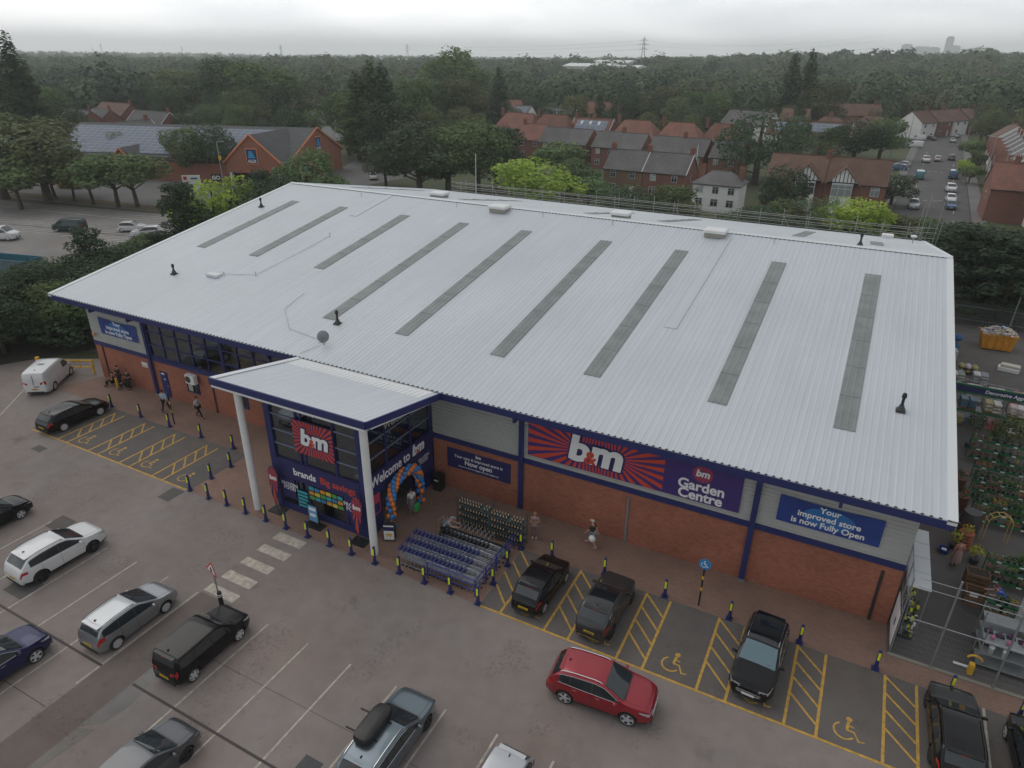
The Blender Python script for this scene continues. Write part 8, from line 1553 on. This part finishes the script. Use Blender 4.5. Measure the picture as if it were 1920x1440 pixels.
for x, h_ in ((4.6, 11.2), (5.0, 12.0), (5.5, 9.5), (6.3, 11.3), (6.6, 9.3)): mb = MB(); mb.tube([(x, BKY + .5 + (x % 1), 0), (x + .5, BKY + .6, h_)], .03, SC, 5); mb.build('standard', t)
mb = MB()
for z_ in (6.9, 7.5, 8.1, 8.6): mb.tube([(4.6, BKY + .2, z_), (6.8, BKY + .3, z_ + .05)], .028, SC, 5)
mb.build('end_rail', t)
mb = MB(); mb.lathe([(.25, 0), (.28, .05), (.28, .12), (.1, .2)], WHITE, (0, 0, 0), 12); mb.tube([(0, 0, -.8), (0, 0, 0)], .04, GALV, 6); o = mb.build('roof_fan', smooth=50); o.location = (4.2, 74, roofz(74) + .6); tag(o, 'white ventilator on the far roof corner', 'ventilator')
mb = MB(); mb.bbox((2.2, 80.5, roofz(80.5) + .25), (1.1, .9, .4), WHITE, .05); tag(mb.build('roof_box'), 'small white box vent near the far right eave', 'roof vent')
# ---- lattice pylons and far buildings ----
def pylon(px, pyt, dist_y, h_, lab):
    x, y = G(px, dist_y); z = float(terrain(x, y)); t = thing('pylon', lab, 'pylon', (x, y, z), rad(25)); PM = mat('pylon_steel', (.28, .29, .31), .6); mb = MB(); r_ = h_ * .012
    W = lambda f: h_ * (.085 * (1 - f) ** 1.3 + .012)
    for sx in (-1, 1):
        for sy in (-1, 1): mb.tube([(sx * W(f), sy * W(f), f * h_) for f in (0, .3, .6, 1)], r_ * .55, PM, 4)
    fl = [0, .15, .28, .4, .5, .6, .7, .8, .9, 1]
    for a, b in zip(fl, fl[1:]):
        for sx in (-1, 1): mb.tube([(sx * W(a), -W(a), a * h_), (-sx * W(b), -W(b), b * h_)], r_ * .3, PM, 3); mb.tube([(W(a) * 1, sx * W(a), a * h_), (W(b), -sx * W(b), b * h_)], r_ * .3, PM, 3)
    mb.build('lattice', t); mb = MB()
    for f, L_ in ((.62, .15), (.77, .19), (.9, .14)): mb.tube([(-L_ * h_, 0, f * h_), (0, 0, (f + .04) * h_), (L_ * h_, 0, f * h_)], r_ * .5, PM, 4); mb.tube([(-L_ * h_, 0, f * h_), (L_ * h_, 0, f * h_)], r_ * .35, PM, 3)
    mb.build('cross_arm', t); return (x, y, z)
pl = [pylon(1203, 88, 136, 60, 'nearest lattice pylon on the skyline right of centre'), pylon(765, 98, 122, 56, 'lattice pylon on the skyline left of centre'), pylon(530, 100, 120, 50, 'faint lattice pylon left of the middle'), pylon(195, 92, 113, 50, 'faint lattice pylon at the far left'), pylon(178, 92, 112, 40, 'second faint lattice pylon at the far left'), pylon(345, 100, 114, 45, 'faint lattice pylon between the left ones')]
mb = MB(); a, b = Vector(pl[0]), Vector(pl[1])
for dz in (38, 47, 54):
    for k in (-8, 8): mb.tube([tuple(a.lerp(b, f) + Vector((k * .4, k, dz - 22 * 4 * f * (1 - f) * .5))) for f in np.linspace(0, 1, 12)], .10, GREYP, 3, False); mb.tube([tuple(a + Vector((450 * f, -260 * f, dz - 12 * 4 * f * (1 - f)))) + (0,) * 0 for f in np.linspace(0, 1, 8)], .10, GREYP, 3, False)
tag(mb.build('power_line'), 'power lines strung from the nearest pylon', 'power line')
for px, py, w_, h_, lab, c in ((1110, 152, 60, 7, 'long pale industrial shed left of the white one', (.5, .5, .46)), (1150, 150, 50, 9, 'large white industrial shed on the horizon', (.62, .63, .63)), (1178, 156, 30, 6, 'small pale shed right of the white industrial one', (.5, .52, .52)), (1075, 149, 40, 6, 'low pale shed at the left of the industrial group', (.45, .45, .42)), (725, 128, 120, 9, 'distant pale shed below the left pylon', (.5, .5, .5)), (1245, 124, 90, 9, 'distant pale shed right of the nearest pylon', (.5, .5, .5))):
    x, y = G(px, py + 6); z = float(terrain(x, y)); m_ = mat('shed_%s' % str(px), c, .6); t = thing('industrial_shed', lab, 'shed', (x, y, z), rad(-14)); mb = MB(); mb.box(-w_ / 2, -15, 0, w_ / 2, 15, h_ + 6, m_); mb.build('wall', t); mb = MB(); mb.prism([(-15.5, h_ + 6), (15.5, h_ + 6), (0, h_ + 9)], -w_ / 2 - .5, w_ / 2 + .5, WHITE, 'x'); mb.build('roof', t)
for i, (px, w_, h_) in enumerate(((1693, 60, 112), (1722, 110, 98), (1745, 60, 95), (1770, 40, 152), (1782, 60, 104), (1815, 70, 90), (1828, 40, 98))):
    d = 5200; sc = FPX; X_, Y_ = G(px, 121); L_ = math.hypot(X_, Y_); X_, Y_ = X_ / L_ * d, Y_ / L_ * d; mb = MB(); mb.box(-w_ / 2, -20, 0, w_ / 2, 20, h_, mat('far_tower', (.3, .32, .35), .6)); mb.box(-w_ / 3, -15, h_, w_ / 3, 15, h_ + 6, mat('far_tower', (.3, .32, .35), .6)); o = mb.build('tower_block'); o.location = (X_, Y_, 8); tag(o, 'faint tower block on the misty skyline, %s' % ['leftmost', 'wide one second from left', 'third from left', 'the tallest', 'right of the tallest', 'second from right', 'rightmost'][i], 'tower block', 'city towers on the skyline')
# ================= woods =================
CLEAR = [(-60, -30, 12, 92), (-190, 20, -58, 142), (2, 88, 20, 370), (18, 140, 32, 262), (-20, 130, 4, 168), (-50, 124, -18, 146), (-98, 150, -24, 176), (-112, 190, -32, 208), (-50, 255, -10, 280), (-262, 118, -205, 165), (-20, 240, 14, 272)]
for _i, (px_, py_, w_, rf_, lb_) in enumerate(((92, 186, 26, TB, 'long brown roof among the trees at the far left'), (212, 178, 20, SL2, 'grey roof among the far trees left of the poplars'), (305, 188, 16, TR, 'reddish roof among the trees above the solar roof'), (604, 206, 22, TB, 'brown roof among the trees right of the giant round tree'), (1135, 212, 16, TR, 'small red roof among the trees right of the orange roofs'), (1408, 232, 18, SL2, 'grey roof among the trees left of the skyline poplars'), (1598, 214, 20, TB, 'brown roof in the woods right of the skyline poplars'), (1862, 205, 22, TB, 'brown roof in the woods at the right edge'), (700, 168, 30, SL2, 'grey roof in the distant woods above the poplars'), (1010, 176, 28, TB, 'brown roof in the distant woods above the far estate'), (400, 160, 30, TB, 'brown roof in the distant woods at the left centre'))):
    _x, _y = G(px_, py_, 5); house(lb_, _x, _y, (_i * 37) % 60 - 30, w_, 10, 5, 9, RENDER if _i % 2 else RB1, rf_, far=True, chim=((.4, 0),)); _L = math.hypot(_x, _y); CLEAR.append((_x - w_ / 2 - 3, _y - 11, _x + w_ / 2 + 3, _y + 8)); CLEAR.append((min(_x, _x * (1 - 34 / _L)) - w_ * .3, _y * (1 - 34 / _L), max(_x, _x * (1 - 34 / _L)) + w_ * .3, _y))
def clear(x, y, m=0):
    return any(a - m < x < c + m and b - m < y < d + m for a, b, c, d in CLEAR)
rr = random.Random(5); cand = []
# sight line of the far estate and the industrial sheds kept open a little
n_ = 0; tries = 0; kinds = [('broad', 0), ('broad', 1), ('darkbroad', 0), ('darkbroad', 1), ('olive', 0), ('broad', 0), ('darkbroad', 1), ('olive', 1), ('willow', 1), ('cypress', 0)]
lab_k = {'broad': 'mid green broadleaf tree in the wooded suburb beyond the store', 'darkbroad': 'dark green broadleaf tree in the wooded suburb beyond the store', 'olive': 'olive green broadleaf tree in the wooded suburb beyond the store', 'willow': 'dark weeping tree in the wooded suburb beyond the store', 'cypress': 'dark conifer in the wooded suburb beyond the store'}
grid = {}
def near(x, y, r):
    k = (int(x // 8), int(y // 8))
    for i in (-1, 0, 1):
        for j in (-1, 0, 1):
            for q in grid.get((k[0] + i, k[1] + j), ()):
                if (q[0] - x) ** 2 + (q[1] - y) ** 2 < r * r: return True
    return False
for p in TREES: grid.setdefault((int(p[0] // 8), int(p[1] // 8)), []).append(p)
while n_ < 262 and tries < 30000:
    tries += 1; b = rad(rr.uniform(-70, 13)); r = 120 + 290 * rr.random() ** .8; x, y = r * math.sin(b), r * math.cos(b)
    if clear(x, y, 3) or near(x, y, 8): continue
    if -240 < x < -90 and 200 < y < 330 and rr.random() < .25: continue
    h = rr.uniform(7.5, 12.5)
    # keep the rows of roofs readable from the air: only low trees right in front of them
    if -115 < x < -20 and 176 < y < 192: h = rr.uniform(4, 5.5)
    if -175 < x < -100 and 205 < y < 318: h = rr.uniform(5, 9) if x > -150 else h
    if r > 240: h *= 1.15
    k, v = rr.choice(kinds); tree(k, x, y, h, lab_k[k], 'trees of the wooded suburb', v, rr.uniform(1.0, 1.35)); grid.setdefault((int(x // 8), int(y // 8)), []).append((x, y)); n_ += 1
# distant woodland: thousands of crowns, one mass
def woodland(name, rmin, rmax, count, quads, size, seed, mcol, hmin=9, hmax=17):
    r = np.random.default_rng(seed); b = np.radians(r.uniform(-72, 16, count)); u = r.random(count); R_ = rmin * (rmax / rmin) ** u; x, y = R_ * np.sin(b), R_ * np.cos(b)
    keep = np.array([not clear(a, c, 2) and not (-330 < a < -225 and 690 < c < 745) for a, c in zip(x, y)]); x, y, R_ = x[keep], y[keep], R_[keep]; n = len(x)
    h = r.uniform(hmin, hmax, n) * (1 + .25 * (r.random(n) < .06)); w_ = h * r.uniform(.40, .62, n); w_[r.random(n) < .03] *= .4; z0 = terrain(x, y); q = quads
    d = r.normal(size=(n, q, 3)); d[:, :, 2] = np.abs(d[:, :, 2]) * 1.0 - .25; d /= np.linalg.norm(d, axis=2)[:, :, None]; k = r.uniform(.72, 1.05, (n, q, 1))
    lump = 1 + .22 * np.sin(d[:, :, :1] * 5 + x[:, None, None]) * np.cos(d[:, :, 1:2] * 5 + y[:, None, None]); P = d * k * lump * np.stack([w_, w_, h * .48], 1)[:, None, :] + np.stack([x, y, z0 + h * .5], 1)[:, None, :]
    P = P.reshape(-1, 3); d = d.reshape(-1, 3); m = len(P); nr = d + r.normal(size=(m, 3)) * .28 + [0, 0, .1]; nr /= np.linalg.norm(nr, axis=1)[:, None]; uu = np.cross(nr, r.normal(size=(m, 3))); uu /= np.linalg.norm(uu, axis=1)[:, None]; vv = np.cross(nr, uu); s = (np.repeat(w_, q) / 5.0 * size)[:, None] * r.uniform(.6, 1.3, (m, 1))
    c = np.stack([P - uu * s, P + vv * s * .7, P + uu * s, P - vv * s * .7], 1).reshape(-1, 3); me = bpy.data.meshes.new(name); me.vertices.add(len(c)); me.vertices.foreach_set('co', c.ravel().astype(np.float32)); me.loops.add(4 * m); me.loops.foreach_set('vertex_index', np.arange(4 * m, dtype=np.int32)); me.polygons.add(m); me.polygons.foreach_set('loop_start', np.arange(0, 4 * m, 4, dtype=np.int32))
    for c_ in mcol: me.materials.append(c_)
    mi = np.repeat(r.integers(0, len(mcol), n), q).astype(np.int32); me.polygons.foreach_set('material_index', mi); me.update()
    o = bpy.data.objects.new(name, me); COL.objects.link(o); struct(o, 'stuff'); o['label'] = 'far wooded suburb and woods fading into the haze'; return o
WM = [leafmat('wood_a', (0.098, 0.146, 0.080), .25, 0, 0), leafmat('wood_b', (0.058, 0.092, 0.058), .25, 0, 0), leafmat('wood_c', (0.134, 0.159, 0.084), .25, 0, 0), leafmat('wood_d', (0.120, 0.180, 0.099), .25, 0, 0)]
woodland('woodland', 330, 900, 2700, 420, .56, 1, WM, 8, 18); woodland('distant_woodland', 800, 4200, 6500, 100, 1.1, 2, WM, 9, 20)
mb = MB(); mh = bpy.data.materials.new('haze'); mh.use_nodes = True; t_ = mh.node_tree; t_.nodes.clear(); o_ = t_.nodes.new('ShaderNodeOutputMaterial'); v_ = t_.nodes.new('ShaderNodeVolumePrincipled'); v_.inputs['Color'].default_value = (.96, .985, 1, 1); v_.inputs['Density'].default_value = .00026; v_.inputs['Anisotropy'].default_value = .2; t_.links.new(v_.outputs[0], o_.inputs['Volume'])
mb.box(-8600, -8600, -3, 8600, 8600, 175, mh); hz = mb.build('haze'); struct(hz, 'stuff')
# parts that are several pieces of one kind become one object per piece
def split_parts(names, gap=True):
    cache = {}
    for o in [x for x in bpy.data.objects if x.type == 'MESH' and x.name.split('.')[0] in names]:
        me = o.data
        if me.name not in cache:
            n = len(me.vertices); par = list(range(n))
            def find(a):
                while par[a] != a: par[a] = par[par[a]]; a = par[a]
                return a
            for p in me.polygons:
                v = p.vertices; r0 = find(v[0])
                for q in v[1:]: par[find(q)] = r0
            comp = {}
            for p in me.polygons: comp.setdefault(find(p.vertices[0]), []).append(p.index)
            res = []
            if 1 < len(comp) <= 60:
                for fs in comp.values():
                    vi = {}; vs = []; ff = []; mi = []
                    for f in fs:
                        p = me.polygons[f]; t = []
                        for q in p.vertices:
                            if q not in vi: vi[q] = len(vs); vs.append(tuple(me.vertices[q].co))
                            t.append(vi[q])
                        ff.append(t); mi.append(p.material_index)
                    m2 = bpy.data.meshes.new(me.name.split('.')[0]); m2.from_pydata(vs, [], ff)
                    for m in me.materials: m2.materials.append(m)
                    m2.polygons.foreach_set('material_index', mi); m2.update(); res.append(m2)
            cache[me.name] = (me, res)
        me, res = cache[me.name]
        if res:
            o.data = res[0]
            for m2 in res[1:]:
                c = o.copy(); c.data = m2; COL.objects.link(c)
split_parts({'front_cladding', 'side_cladding', 'band_trim', 'roof_patch', 'verge_trim', 'door_handle', 'load_bar', 'post_', 'upstand', 'price_card', 'eye_', 'rung', 'shop_window', 'compost', 'party_wall_coping', 'bargeboard', 'ledger', 'end_rail', 'rail', 'gutter', 'side_window', 'pane', 'board', 'cross_arm', 'price_strip', 'slat', 'grille', 'door_gap', 'ridge_flashing', 'solar_panel', 'poster', 'upright', 'bracket', 'fascia', 'canopy_fascia', 'downpipe', 'pillar'})
